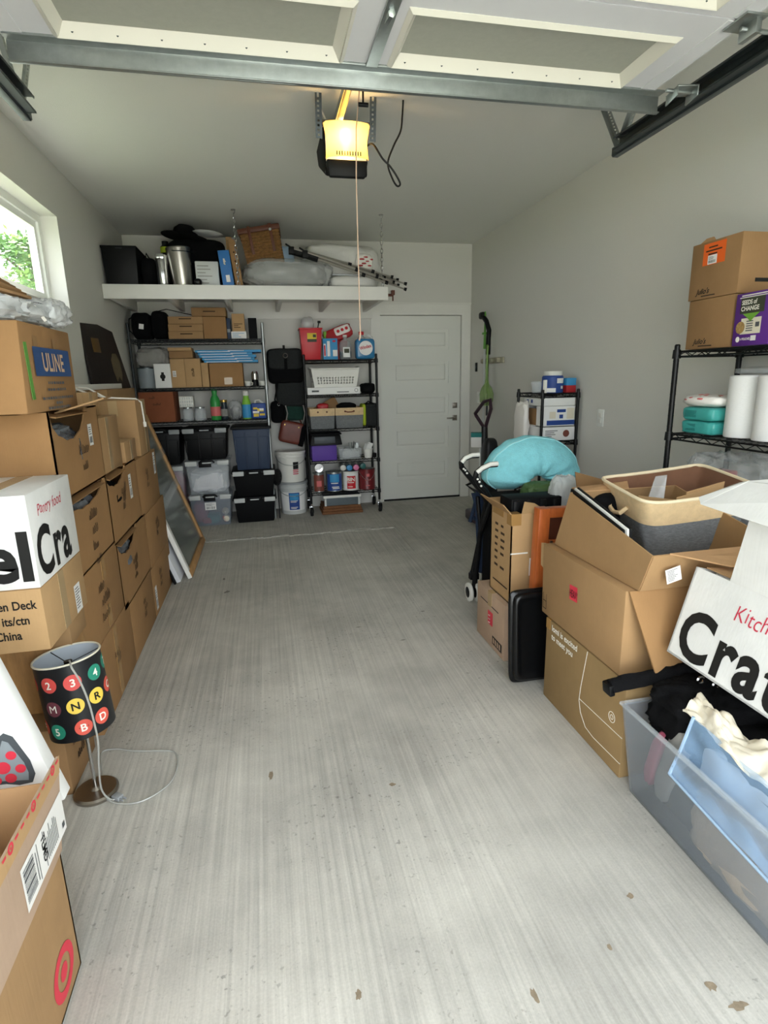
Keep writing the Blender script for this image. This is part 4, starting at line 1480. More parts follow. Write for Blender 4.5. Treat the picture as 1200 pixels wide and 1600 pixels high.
def pail(label, x, y, z0, h, body, lid, seed, lab=None):
    t = thing('bucket', label, 'bucket', (x, y, z0), group='stacked five gallon buckets')
    r0, r1 = .132, .150
    pr = [(0, 0), (r0, 0), (r0 + .002, .008)]
    pr += [(r0 + (r1 - r0) * .78, h * .78), (r1 + .006, h * .785), (r1 + .006, h * .80), (r1, h * .805), (r1, h * .88), (r1 + .006, h * .885), (r1 + .006, h * .9), (r1, h * .905), (r1, h * .97), (0, h * .97)]
    MB().lathe(pr, (x, y, z0), 36).build('body', body, t)
    MB().lathe([(0, h * .972), (r1 - .02, h * .972), (r1 - .015, h * .99), (r1 + .006, h * .99), (r1 + .008, h * .93), (r1 + .004, h * .925)], (x, y, z0), 36).build('lid', lid, t)
    pts = []
    for k in range(15):
        a = PI + PI * k / 14
        pts.append((x + (r1 + .008) * math.cos(a), y + (r1 + .008) * math.sin(a), z0 + h * .84 - .09 * math.sin(PI * k / 14)))
    MB().tube(pts, .003, n=5).build('bail_handle', 'galvanised', t)
    return t, r0, r1


def wrap_patch(mb, x, y, z0, r_at, a0, a1, za, zb, n=10, lift=.0015):
    """label on an upright cylinder or cone; angles in degrees, -90 faces the camera side"""
    def fn(u, v):
        a = math.radians(a0 + (a1 - a0) * u)
        zz = za + (zb - za) * v
        rr = r_at(zz) + lift
        return (x + rr * math.cos(a), y + rr * math.sin(a), z0 + zz)
    return mb.grid(fn, n, 4)


h = .345
for i, (z0, lab, body, lid) in enumerate(((F, 'lower white bucket with a blue paint label and grey lid', 'light_grey_plastic', 'grey_plastic'), (F + h - .002, 'upper white bucket with black and red printing', 'white_plastic', 'white_plastic'))):
    bx, by = (-2.06, -.20) if i == 0 else (-2.066, -.20)
    t, r0, r1 = pail(lab, bx, by, z0, h if i == 0 else .325, body, lid, i)
    ra_ = lambda zz, a=r0, b_=r1, hh=h: a + (b_ - a) * zz / hh + .002
    if i == 0:
        wrap_patch(MB(), bx, by, z0, ra_, -150, -40, .04, .24).build('label', 'paper_white', t)
        wrap_patch(MB(), bx, by, z0, ra_, -112, -68, .05, .235, lift=.0025).build('label_blue', 'deep_blue_print', t)
        wrap_patch(MB(), bx, by, z0, ra_, -108, -72, .155, .225, lift=.0032).build('label_pale', 'sky_blue_print', t)
        m = MB()
        for k, zz in enumerate((.145, .132, .075, .062)):
            wrap_patch(m, bx, by, z0, ra_, -106, -76 - 6 * (k % 2), zz, zz + .006, lift=.004)
        m.build('print', 'ink_white', t)
    else:
        wrap_patch(MB(), bx, by, z0, ra_, -85, -62, .14, .215).build('print', 'ink_black', t)
        m = MB()
        for zz in (.125, .105, .085):
            wrap_patch(m, bx, by, z0, ra_, -86, -62, zz, zz + .01)
        m.build('print', 'ink_red', t)
t = thing('cable_reel', 'black ribbed plastic disc standing between totes and buckets', 'reel', (-2.225, -.42, F))
M = xf((-2.222, -.45, .44), rz=60)
m = MB(M)
m.cyl((0, -.008, 0), (0, .008, 0), .085, n=28)
for k in range(12):
    a = 2 * PI * k / 12
    m.cbox((.06 * math.cos(a), 0, .06 * math.sin(a)), (.02, .022, .02))
m.build('disc', 'black_plastic', t, bevel=0.003)
m = MB()
m.box(-2.228, -2.216, -.456, -.444, F, .36)
m.build('stand', 'black_plastic', t)

# ---- bags hanging on the rear wall between the racks
t = thing('messenger_bag', 'black boxy shoulder bag with a metal ring, topmost on wall hook', 'bag', (-2.05, -.15, 1.36))
MB().soft((-2.06, -.13, 1.535), (.37, .22, .35), .35, 30, 18, noise=.02, seed=61).build('body', 'black_fabric', t)
MB().soft((-2.06, -.21, 1.60), (.34, .10, .20), .35, 26, 12, noise=.02, seed=62).build('flap', 'charcoal_fabric', t)
m = MB()
m.tube([(-2.06 + .022 * math.cos(a * PI / 6), -.268, 1.635 + .022 * math.sin(a * PI / 6)) for a in range(12)], .0035, n=5, closed=True)
m.build('ring', 'nickel', t)
m = MB().box(-2.075, -2.045, -.266, -.25, 1.5, 1.62)
m.build('strap', 'black_fabric', t)
t = thing('tote_bag', 'dark grey canvas bag hanging below the black shoulder bag', 'bag', (-2.03, -.14, 1.12))
MB().soft((-2.02, -.13, 1.27), (.31, .16, .29), .4, 30, 16, noise=.04, seed=63, folds=.02).build('body', 'charcoal_fabric', t)
MB().tube([(-2.15, -.2, 1.38), (-2.19, -.2, 1.2), (-2.13, -.21, 1.13)], .008).build('strap', 'black_fabric', t)
m = MB()
m.tube([(-2.155 + .012 * math.cos(a * PI / 5), -.215, 1.155 + .014 * math.sin(a * PI / 5)) for a in range(10)], .003, n=5, closed=True)
m.build('ring', 'chrome', t)
t = thing('sling_bag', 'limp black bag at the lower left of the hanging bags', 'bag', (-2.17, -.13, .97))
MB().soft((-2.165, -.14, 1.075), (.15, .14, .22), .5, noise=.06, seed=64).build('body', 'black_fabric', t)
MB().tube([(-2.22, -.18, 1.15), (-2.235, -.18, 1.08), (-2.2, -.2, 1.0)], .006).build('strap', 'charcoal_fabric', t)
t = thing('green_bag', 'small dark green bag with pale straps above the leather satchel', 'bag', (-2.0, -.14, .98))
MB().soft((-1.99, -.12, 1.07), (.20, .12, .18), .5, noise=.07, seed=65).build('body', 'bottle_green_cloth', t)
for x in (-2.085, -1.905):
    MB().tube([(x, -.19, 1.14), (x + .015, -.195, 1.06), (x - .01, -.20, .96)], .007).build('strap', 'grey_cloth', t)
t = thing('satchel', 'reddish-brown leather satchel hanging lowest on the rear wall', 'satchel', (-2.03, -.15, .72))
M = xf((-2.04, -.16, .86), ry=14)
MB(M).soft((0, 0, 0), (.25, .13, .23), .3, 26, 14, noise=.015, seed=66).build('body', 'leather_red', t)
MB(M).soft((.115, .0, -.01), (.06, .135, .23), .3, 20, 12, noise=.02, seed=67).build('side', 'black_fabric', t)
m = MB(M)
for x in (-.085, .06):
    m.cyl((x, -.068, .07), (x, -.073, .07), .006, n=10)
m.build('stud', 'gold', t)
MB().tube([(-2.1, -.15, .97), (-2.02, -.13, 1.2), (-1.93, -.15, .95)], .007).build('strap', 'leather_brown', t)
for x, zz in ((-2.06, 1.72), (-2.03, 1.42), (-2.0, 1.18)):
    m = MB().box(x - .012, x + .012, -.012, -.001, zz - .03, zz + .03).tube([(x, -.006, zz + .01), (x, -.05, zz + .0), (x, -.05, zz + .025)], .005)
    tag(m.build('wall_hook', 'black_metal', bevel=0.001), 'black wall hook %s the hanging bags' % ('above', 'in the middle of', 'low behind')[(1.72, 1.42, 1.18).index(zz)], 'hook')
# ---------------------------------------------------------------- black rolling rack left of the door
CX0, CX1, CY0, CY1 = -1.892, -1.168, -.44, -.09
LV = (1.585, 1.247, .905, .583, .253)
rack('rolling_rack', 'black wire rack on casters standing left of the white door', CX0, CX1, CY0, CY1, LV, 1.63, 'black_metal', floor=F, casters=.125)
z = LV[0] + .001
# red bin with yellow label
t = thing('waste_bin', 'red tapered plastic bin with a yellow label on rolling rack', 'bin', (-1.8, -.32, z))
MB().shell(-1.915, -1.70, -.43, -.24, z, z + .30, .022, .004).build('body', 'red_plastic', t, bevel=0.008)
MB().box(-1.922, -1.693, -.437, -.233, z + .285, z + .30).build('rim', 'red_plastic', t, bevel=0.004)
patch(m := MB(), (-1.845, -.433, z + .195), (1, 0, 0), (0, 0, 1), .09, .055, .004)
m.build('label', 'yellow_print', t, smooth=0)
patch(m := MB(), (-1.845, -.431, z + .168), (1, 0, 0), (0, 0, 1), .09, .026, .004)
patch(m, (-1.79, -.433, z + .21), (1, 0, 0), (0, 0, 1), .03, .028, .0055)
m.build('label_print', 'dark_olive_print', t, smooth=0)
tag(MB().soft((-1.83, -.34, z + .34), (.12, .1, .13), .7, noise=.15, seed=71, folds=.06).build('plastic_bag', 'film_wrap'), 'crumpled clear bag sticking out of the red bin', 'bag')
m = MB().cyl((-1.755, -.36, z + .2), (-1.72, -.38, z + .355), .006).cbox((-1.718, -.38, z + .358), (.03, .02, .022))
tag(m.build('brush_handle', 'black_plastic', bevel=.002), 'thin black tool handle poking from the red bin', 'tool')
t = thing('carton', 'blue and white dishwasher tablets carton on rolling rack', 'box', (-1.62, -.38, z))
MB().box(-1.695, -1.552, -.43, -.36, z, z + .20).build('body', 'sky_blue_print', t, bevel=0.002)
m = MB()
patch(m, (-1.69, -.43, z + .03), (1, 0, 0), (0, 0, 1), .022, .12, .0015)
patch(m, (-1.655, -.43, z + .03), (1, 0, 0), (0, 0, 1), .028, .145, .0015)
patch(m, (-1.60, -.43, z + .03), (1, 0, 0), (0, 0, 1), .045, .06, .0015)
m.build('print', 'label_white', t, smooth=0)
m = MB()
patch(m, (-1.687, -.43, z + .035), (1, 0, 0), (0, 0, 1), .015, .1, .003)
patch(m, (-1.60, -.43, z + .165), (1, 0, 0), (0, 0, 1), .03, .018, .002)
m.build('print_red', 'ink_red', t, smooth=0)
bottle('green spray bottle behind the tablets carton', -1.655, -.28, z, .03, .24, 'lime_plastic', 'lime_plastic', neck=.5)
t = bottle('clear dish soap bottle with an oval label on rolling rack', -1.468, -.38, z, .062, .215, 'film_wrap', 'white_cap', neck=.3, caph=.02)
MB().lathe([(0, .003), (.057, .003), (.059, .01), (.059, .075), (0, .075)], (-1.468, -.38, z), 24).build('soap', 'dark_liquid', t)
m = MB()
wrap_patch(m, -1.468, -.38, z, lambda q: .063, -118, -52, .02, .115)
m.build('label', 'paper_white', t)
wrap_patch(MB(), -1.468, -.38, z, lambda q: .063, -108, -62, .06, .10, lift=.003).build('label_print', 'dark_olive_print', t)
t = thing('snack_bag', 'red and white foil pouch leaning above the soap bottle', 'pouch', (-1.5, -.25, z))
M = xf((-1.51, -.27, z + .225), ry=-20, rx=-12)
MB(M).soft((0, 0, .03), (.29, .07, .13), .35, 50, 24, noise=.03, seed=72, crum=.06, cf=3).build('pouch', 'red_film', t)
MB(M).soft((.05, -.012, .045), (.17, .062, .085), .35, 30, 14, noise=.02).build('print', 'white_pack', t)
for k in range(3):
    MB(M).soft((.005 + .045 * k, -.040, .045), (.034, .014, .034), .9, 12, 8).build('print_red', 'red_plastic', t)
MB().box(-1.62, -1.43, -.30, -.12, z, z + .19).build('base', 'red_film', t, bevel=.01)
t = thing('refill_jug', 'blue glass cleaner jug with a red cap on rolling rack', 'jug', (-1.27, -.37, z))
MB().soft((-1.27, -.37, z + .098), (.195, .115, .196), .28, 28, 16).build('body', 'blue_liquid', t)
m = MB().lathe([(.05, .0), (.04, .03), (.022, .045), (.02, .06), (0, .06)], (-1.30, -.37, z + .175), 20)
m.build('neck', 'film_wrap', t)
MB().tube([(-1.28, -.37, z + .21), (-1.235, -.37, z + .235), (-1.195, -.37, z + .21), (-1.18, -.37, z + .15)], .014, n=8).build('handle', 'clear_plastic', t)
MB().cyl((-1.30, -.37, z + .235), (-1.30, -.37, z + .265), .026, n=18).build('cap', 'red_plastic', t, bevel=.002)
m = MB()
disc(m, (-1.268, -.428, z + .105), (1, 0, 0), (0, 0, 1), .070, .003)
m.build('label', 'paper_white', t, smooth=0)
lettering(t, 'Windex', (-1.268, -.428, z + .10), (1, 0, .25), (-.25, 0, 1), .032, 'ink_red', wt='b', lift=.006, center=True, squeeze=.8)
# second level: laundry basket on a flat white box
z = LV[1] + .001
t = thing('white_box', 'long flat white box with fine print under the laundry basket', 'box', (-1.6, -.3, z))
MB().box(-1.872, -1.345, -.47, -.12, z, z + .068).build('body', 'paper_white', t, bevel=.002)
m = MB()
patch(m, (-1.83, -.47, z + .026), (1, 0, 0), (0, 0, 1), .07, .016, .0015)
patch(m, (-1.58, -.47, z + .018), (1, 0, 0), (0, 0, 1), .12, .008, .0015)
disc(m, (-1.385, -.47, z + .036), (1, 0, 0), (0, 0, 1), .018, .0015, r_in=.014)
m.build('print', 'ink_grey', t, smooth=0)
zb = z + .069
t = thing('laundry_basket', 'small white plastic basket with diamond holes on rolling rack', 'basket', (-1.58, -.3, zb))
bx0, bx1, by0, by1, bh = -1.825, -1.345, -.455, -.14, .19
# front wall with real diamond holes: cells of a lattice
m = MB()


def lattice(mb, P, nx, nz, x0, x1, z0, z1, hole):
    """P(u, v, d) -> point; solid wall with nx by nz diamond holes"""
    dx, dz = (x1 - x0) / nx, (z1 - z0) / nz
    for i in range(nx):
        for j in range(nz):
            cx = x0 + dx * (i + .5)
            cz = z0 + dz * (j + .5)
            sq = [(cx - dx / 2, cz - dz / 2), (cx, cz - dz / 2), (cx + dx / 2, cz - dz / 2), (cx + dx / 2, cz), (cx + dx / 2, cz + dz / 2), (cx, cz + dz / 2), (cx - dx / 2, cz + dz / 2), (cx - dx / 2, cz)]
            di = [(cx, cz - hole), (cx + hole, cz), (cx, cz + hole), (cx - hole, cz)]
            vs = [P(*p) for p in sq] + [P(*p) for p in di]
            mb.add(vs, [(0, 1, 8, 11, 7), (1, 2, 3, 9, 8), (3, 4, 5, 10, 9), (5, 6, 7, 11, 10)])


def wall(mb, a, b_, z0, z1, t0, holes):
    """one slanted basket wall from a to b (top corners), leaning in by t0 at the bottom"""
    a, b_ = V(a), V(b_)
    u = (b_ - a).normalized()
    n = V((u.y, -u.x, 0))
    L = (b_ - a).length

    def P(s, zz):
        k = 1 - (zz - z0) / (z1 - z0)
        s2 = t0 * k + s * (L - 2 * t0 * k) / L
        return a + u * s2 - n * (t0 * k) + V((0, 0, zz))
    hz0, hz1 = z0 + .028, z0 + .105
    for s0, s1, q0, q1 in ((0, L, z0, hz0), (0, L, hz1, z1), (0, L * .08, hz0, hz1), (L * .92, L, hz0, hz1)):
        mb.add([P(s0, q0), P(s1, q0), P(s1, q1), P(s0, q1)], [(0, 1, 2, 3)])
    nx = holes
    lattice(mb, P, nx, 3, L * .08, L * .92, hz0, hz1, .0102)


for a, b_, hn in (((bx0, by0), (bx1, by0), 13), ((bx1, by0), (bx1, by1), 7), ((bx1, by1), (bx0, by1), 13), ((bx0, by1), (bx0, by0), 7)):
    wall(m, (*a, 0), (*b_, 0), zb, zb + bh - .012, .028, hn)
m.add([(bx0 + .028, by0 + .028, zb), (bx1 - .028, by0 + .028, zb), (bx1 - .028, by1 - .028, zb), (bx0 + .028, by1 - .028, zb)], [(0, 1, 2, 3)])
m.build('body', 'white_plastic', t, smooth=0, solid=.003)
m = MB()
rp = []
for k in range(40):
    a = 2 * PI * k / 40
    cx_, cy_ = math.cos(a), math.sin(a)
    x = (bx0 + bx1) / 2 + math.copysign(abs(cx_) ** .35, cx_) * (bx1 - bx0 + .02) / 2
    y = (by0 + by1) / 2 + math.copysign(abs(cy_) ** .35, cy_) * (by1 - by0 + .02) / 2
    rp.append((x, y, zb + bh - .012 + .016 * abs(cx_) ** 6))
m.tube(rp, .009, n=6, closed=True)
m.build('rim', 'white_plastic', t)
tag(MB().soft((-1.25, -.34, z + .05), (.15, .16, .10), .6, noise=.1, seed=75).build('glove', 'black_fabric'), 'black glove lying right of the flat white box', 'glove')
# third level: two fabric bins and a green bag
z = LV[2] + .001
for i, (a, b_, lab) in enumerate(((-1.858, -1.612, 'left grey and tan fabric bin on rolling rack'), (-1.602, -1.318, 'right grey and tan fabric bin with a cord handle on rolling rack'))):
    t = thing('fabric_bin', lab, 'fabric bin', ((a + b_) / 2, -.3, z), group='fabric bins on the rolling rack')
    MB().shell(a, b_, -.455, -.13, z, z + .135, .008, .005).build('body', 'grey_heather', t, bevel=.01)
    MB().shell(a - .003, b_ + .003, -.458, -.127, z + .13, z + .205, .001, .005).build('band', 'tan_canvas', t, bevel=.006)
    xc = (a + b_) / 2
    m = MB()
    for dx in (-.045, .045):
        m.cyl((xc + dx, -.4575, z + .17), (xc + dx, -.463, z + .17), .009, n=12)
    m.build('eyelet', 'leather_brown', t)
    if i:
        MB().tube([(xc - .045, -.462, z + .17), (xc - .02, -.472, z + .163), (xc + .02, -.472, z + .163), (xc + .045, -.462, z + .17)], .006).build('cord_handle', 'leather_red', t)
t = thing('notebook', 'tan folder leaning in the left fabric bin', 'folder', (-1.68, -.28, z + .1))
MB(xf((-1.67, -.28, z + .19), ry=-28)).box(-.12, .13, -.02, .0, -.10, .075).build('body', 'card_dull', t, bevel=.002)
tag(MB().soft((-1.72, -.36, z + .215), (.12, .1, .07), .6, noise=.12, seed=76).build('ribbon', 'red_film'), 'crumpled red ribbon in the left fabric bin', 'ribbon')
tag(MB().soft((-1.47, -.32, z + .2), (.2, .2, .10), .6, noise=.1, seed=77).build('cable_bundle', 'black_fabric'), 'black cable bundle in the right fabric bin', 'cables')
t = thing('lunch_bag', 'grey soft cooler bag with a lime side panel on rolling rack', 'bag', (-1.23, -.33, z))
MB().soft((-1.225, -.31, z + .12), (.155, .26, .24), .35, noise=.03, seed=78).build('body', 'charcoal_fabric', t)
MB().soft((-1.305, -.35, z + .125), (.04, .2, .225), .35, 20, 12, noise=.02, seed=79).build('side_panel', 'lime_fabric', t)
MB().tube([(-1.305, -.42, z + .22), (-1.26, -.43, z + .262), (-1.2, -.42, z + .235)], .007).build('handle', 'black_fabric', t)
# fourth level
z = LV[3] + .001
simple_box('violet storage box on the fourth shelf of rolling rack', -1.858, -1.605, -.45, -.14, z, z + .155, 'violet_box', name='storage_box')
t = thing('grill_tray', 'black plastic tub lying upside down on the violet box', 'tub', (-1.7, -.3, z + .157))
MB().taper(-1.855, -1.565, -.455, -.14, z + .157, z + .262, -.02).build('body', 'black_plastic', t, bevel=.01)
MB().box(-1.865, -1.55, -.465, -.13, z + .262, z + .276).build('rim', 'black_plastic_matte', t, bevel=.004)
MB().box(-1.83, -1.62, -.474, -.466, z + .18, z + .245).build('front_panel', 'device_dark', t, bevel=.003)
t = thing('tool_caddy', 'clear plastic bin of small hardware on rolling rack', 'bin', (-1.46, -.33, z))
MB().shell(-1.588, -1.342, -.45, -.25, z, z + .115, .012, .004).build('body', 'clear_plastic', t, bevel=.005)
MB().soft((-1.46, -.35, z + .055), (.2, .16, .09), .5, noise=.12, seed=81).build('contents', 'light_grey_plastic', t)
m = MB()
r = random.Random(5)
for k in range(9):
    x = r.uniform(-1.56, -1.37)
    m.cyl((x, r.uniform(-.43, -.28), z + .08), (x + r.uniform(-.03, .03), r.uniform(-.43, -.28), z + r.uniform(.12, .17)), .006, n=6)
m.box(-1.40, -1.375, -.42, -.40, z + .11, z + .165)
m.build('tools', 'galvanised', t)
t = thing('paint_cup', 'small white cup stuffed with paper on rolling rack', 'cup', (-1.265, -.36, z))
MB().lathe([(0, 0), (.038, 0), (.05, .095), (.047, .095), (.036, .004), (0, .004)], (-1.265, -.37, z), 22).build('cup', 'white_plastic', t)
MB(xf((-1.265, -.37, z + .11), ry=20, rz=20)).box(-.03, .03, -.03, .03, -.03, .03).box(-.01, .04, -.02, .02, .02, .05).build('paper', 'paper_white', t)
tag(MB(xf((-1.215, -.30, z + .01), rz=20)).box(-.03, .03, -.06, .06, -.01, .03).build('sanding_block', 'black_rubber', bevel=.004), 'black sanding block at the right end of fourth shelf', 'block')
# fifth level: paint cans
z = LV[4] + .001


def can(label, x, y, r_, h, body, lab, name='paint_can', metal_top=True):
    t = thing(name, label, 'can', (x, y, z))
    MB().lathe([(0, 0), (r_, 0), (r_ + .002, .003), (r_, .007), (r_, h - .012), (r_ + .003, h - .010), (r_ + .003, h), (r_ - .004, h), (r_ - .006, h - .006), (0, h - .006)], (x, y, z), 32).build('body', body, t)
    if lab:
        m = MB()
        wrap_patch(m, x, y, z, lambda q: r_, -150, -30, .01, h - .02)
        m.build('label', lab, t)
    MB().lathe([(0, h - .004), (r_ * .8, h - .004), (r_ * .84, h + .003), (r_ * .8, h + .004), (0, h + .002)], (x, y, z), 28).build('lid', 'galvanised', t)
    return t


t = can('slim rusty-brown stain can at the left on the bottom shelf', -1.80, -.38, .058, .20, 'galvanised', 'brown_can')
wrap_patch(m := MB(), -1.80, -.38, z, lambda q: .058, -115, -65, .06, .12, lift=.003)
m.build('print', 'rose_print', t)
t = thing('tin', 'small round open tin on top of the slim brown can', 'tin', (-1.79, -.38, z + .205))
M = xf((-1.79, -.37, z + .248), rx=90)
MB(M).lathe([(0, -.03), (.045, -.03), (.045, .03), (.04, .03), (.04, -.024), (0, -.024)], n=28).build('body', 'chrome', t)
t = can('gallon paint can with a blue fan label on bottom shelf', -1.637, -.37, .085, .205, 'galvanised', 'deep_blue_print')
wrap_patch(m := MB(), -1.637, -.37, z, lambda q: .085, -125, -60, .10, .18, lift=.0025)
m.build('label_pale', 'sky_blue_print', t)
m = MB()
for a, q in ((-118, .085), (-112, .045), (-108, .03)):
    wrap_patch(m, -1.637, -.37, z, lambda q_: .085, a, a + 50, q, q + .008, lift=.004)
m.build('print', 'ink_white', t)
t = can('white primer can with a red lettered label on bottom shelf', -1.46, -.37, .083, .20, 'white_plastic', 'paper_white')
wrap_patch(m := MB(), -1.46, -.37, z, lambda q: .083, -125, -62, .02, .155, lift=.0025)
m.build('label_red', 'red_plastic', t)


def on_can(cx, cy, r_, a0):
    return lambda a, b_: (cx + r_ * math.cos(math.radians(a0) + a / r_), cy + r_ * math.sin(math.radians(a0) + a / r_), b_)


f = on_can(-1.46, -.37, .0875, -97)
lettering(t, 'BIN', (0, 0, 0), (1, 0, 0), (0, 0, 1), .04, 'ink_white', wt='b', fn=lambda a, b_: f(a, z + .10 + b_), center=True)
m = MB()
wrap_patch(m, -1.46, -.37, z, lambda q: .083, -122, -75, .082, .09, lift=.004)
wrap_patch(m, -1.46, -.37, z, lambda q: .083, -118, -85, .04, .045, lift=.004)
m.build('print', 'ink_white', t)
t = can('dark red gallon can at the right on bottom shelf', -1.287, -.37, .088, .215, 'dark_red_can', None)
for a_, b2, c_, d_ in ((-100, -80, .14, .17), (-110, -70, .10, .106), (-105, -78, .04, .05)):
    wrap_patch(MB(), -1.287, -.37, z, lambda q: .088, a_, b2, c_, d_).build('print', 'rose_print', t)
MB().tube([(-1.287 + .092 * math.cos(math.radians(a)), -.37 + .092 * math.sin(math.radians(a)), z + .15 + .05 * math.cos(math.radians(a * 2))) for a in range(-180, 1, 20)], .002, n=4).build('bail_handle', 'galvanised', t)
for i, (x, cp, nm, zz) in enumerate(((-1.545, 'white_cap', 'white', .243), (-1.478, 'blue_cap', 'blue', .24), (-1.408, 'pink_cap', 'pink', .24), (-1.335, 'teal_cap', 'dark teal', .252))):
    t = thing('spray_can', 'spray paint can with a %s cap lying on the paint cans' % nm, 'spray can', (x, -.33, z + zz - .035), group='spray cans on the paint cans')
    MB().cyl((x, -.24, z + zz), (x, -.40, z + zz), .031, n=20).build('body', 'galvanised', t, bevel=.004)
    MB().cyl((x, -.40, z + zz), (x, -.445, z + zz), .0305, n=20).build('cap', cp, t, bevel=.004)
tag(MB().cyl((-1.20, -.2, z), (-1.20, -.2, z + .14), .028, n=16).build('solvent_tin', 'light_grey_plastic', bevel=.003), 'pale tin behind the dark red can', 'tin')
# on the floor beneath
t = thing('folding_stool', 'low step stool with a white edge standing on the brown mat', 'stool', (-1.57, -.33, F + .09))
MB().box(-1.765, -1.375, -.47, -.15, F + .182, F + .20).build('top', 'device_dark', t, bevel=.003)
MB().box(-1.768, -1.372, -.476, -.468, F + .178, F + .204).build('edge', 'white_plastic', t, bevel=.002)
for x in (-1.755, -1.40):
    for y in (-.455, -.18):
        MB().box(x, x + .02, y, y + .015, F + .092, F + .182).build('leg', 'light_grey_plastic', t)
MB().box(-1.735, -1.4, -.44, -.43, F + .092, F + .178).build('panel', 'galvanised_dark', t)
t = thing('door_mat', 'thick brown rolled mat lying under the rolling rack', 'mat', (-1.57, -.3, F))
for k in range(3):
    MB().box(-1.785 + .008 * k, -1.35 - .01 * k, -.46 + .006 * k, -.14, F + .03 * k, F + .03 * k + .0295).build('layer', 'brown_rug', t, bevel=.008)

# ---------------------------------------------------------------- moving boxes stacked along the left wall
LX = -3.04
YU = (0, 1, 0)
ZU = (0, 0, 1)


def open_carton(parent_label, x0, x1, y0, y1, z0, z1, mt, notch=None, side='x1', top=True, M=None, wt=.006):
    """carton of separate board walls; notch = (a, b, depth) torn out of the top of the aisle wall"""
    t = thing('cardboard_box', parent_label, 'box', ((x0 + x1) / 2, (y0 + y1) / 2, z0))
    m = MB(M)
    m.box(x0, x1, y0, y1, z0, z0 + wt).box(x0, x0 + wt, y0, y1, z0, z1).box(x0, x1, y0, y0 + wt, z0, z1).box(x0, x1, y1 - wt, y1, z0, z1)
    if notch:
        a, b_, dp = notch
        n = 9
        up = [(y0 + a + (b_ - a) * k / n, z1 - dp * (math.sin(PI * min(1, max(0, (k / n) * .9 + .1))) ** .6) - (.006 * (k % 2))) for k in range(n + 1)]
        poly = [(y0, z0), (y1, z0), (y1, z1)] + ([(y0 + b_, z1)] if b_ < (y1 - y0) else []) + list(reversed(up)) + ([(y0, z1)] if a > 0.001 else [])
        k = len(poly)
        m.add([(x1 - wt, p[0], p[1]) for p in poly] + [(x1, p[0], p[1]) for p in poly], [tuple(range(k)), tuple(reversed(range(k, 2 * k)))] + [(i, (i + 1) % k, k + (i + 1) % k, k + i) for i in range(k)])
    else:
        m.box(x1 - wt, x1, y0, y1, z0, z1)
    m.build('body', mt, t, smooth=0)
    if top:
        a, b_, dp = notch
        m = MB(M)
        m.box(x0, x1 - .09, y0 + .0, y1, z1 - wt, z1)
        m.box(x1 - .09, x1, y0 + b_ + .02, y1, z1 - wt, z1)
        m.build('flap', mt, t, smooth=0)
        M2 = (M or Matrix()) @ xf((x1 - .09, y0 + a + .02, z1 - .004), ry=9, rz=0)
        MB(M2).box(0, .10, 0, b_ - a - .02, -.004, .0).build('flap', mt, t, smooth=0)
    return t


def stuffing(label, c, sz, seed, mt='grey_film'):
    return tag(MB().soft(c, sz, .55, 60, 28, noise=.05, nf=3.5, seed=seed, folds=.0, crum=.16, cf=3.5).build('plastic_film', mt, smooth=40), label, 'plastic film')


def scribble(t, x, y, z_, hs, lens, seed, dy=.03, mt='ink_brown', u=YU, v=ZU):
    m = MB()
    for k, (h_, n) in enumerate(zip(hs, lens)):
        squiggle(m, (x, y + (k % 2) * .02, z_ - k * dy * 1.3), u, v, h_, n, seed + k, w=.0035)
    return m.build('handwriting', mt, t, smooth=0)


XB = -3.50
mat('panel_ink', '#c9a98c', .8)
# far bottom, and the one over it
t = simple_box('far bottom moving box at the floor with a white label', XB, LX, -2.725, -2.08, 0.0, .305, 'card_warm')
sticker(t, (LX, -2.70, .03), YU, ZU, .055, .15, seed=7)
scribble(t, LX, -2.52, .2, (.05, .05, .04), (5, 4, 5), 11)
t = simple_box('moving box in the second row at the far end', XB, LX, -2.70, -2.075, .307, .638, 'card_warm')
scribble(t, LX, -2.44, .52, (.05, .05, .04), (5, 6, 4), 21)
t = simple_box('floor-level moving box beside the far white-labelled one', XB, LX, -3.30, -2.735, 0.0, .315, 'card_warm', tape=None)
scribble(t, LX, -3.02, .2, (.05, .05, .04), (4, 4, 4), 31)
t = open_carton('second-row moving box with a torn corner showing plastic film', XB, LX, -3.385, -2.715, .317, .655, 'card_warm', notch=(.03, .42, .085))
scribble(t, LX, -3.12, .47, (.05, .05, .04), (6, 5, 5), 41)
stuffing('grey plastic film showing through the torn second-row box', (-3.26, -3.16, .51), (.40, .38, .22), 91)
t = open_carton('third-row moving box with a torn top and white label', XB, LX, -3.405, -2.785, .658, .988, 'card_warm', notch=(.01, .36, .065))
scribble(t, LX, -3.17, .86, (.06, .05, .05), (5, 4, 3), 51)
sticker(t, (LX, -2.995, .80), YU, ZU, .055, .13, seed=9)
stuffing('dark plastic film inside the torn third-row box', (-3.26, -3.2, .84), (.40, .36, .18), 92, 'black_fabric')
t = simple_box('third-row moving box at the far end with a label by its edge', XB, LX, -2.78, -2.185, .642, .975, 'card_warm', tape=None)
sticker(t, (LX, -2.29, .82), YU, ZU, .06, .14, seed=12)
scribble(t, LX, -2.55, .86, (.05, .05, .05), (4, 3, 4), 61)
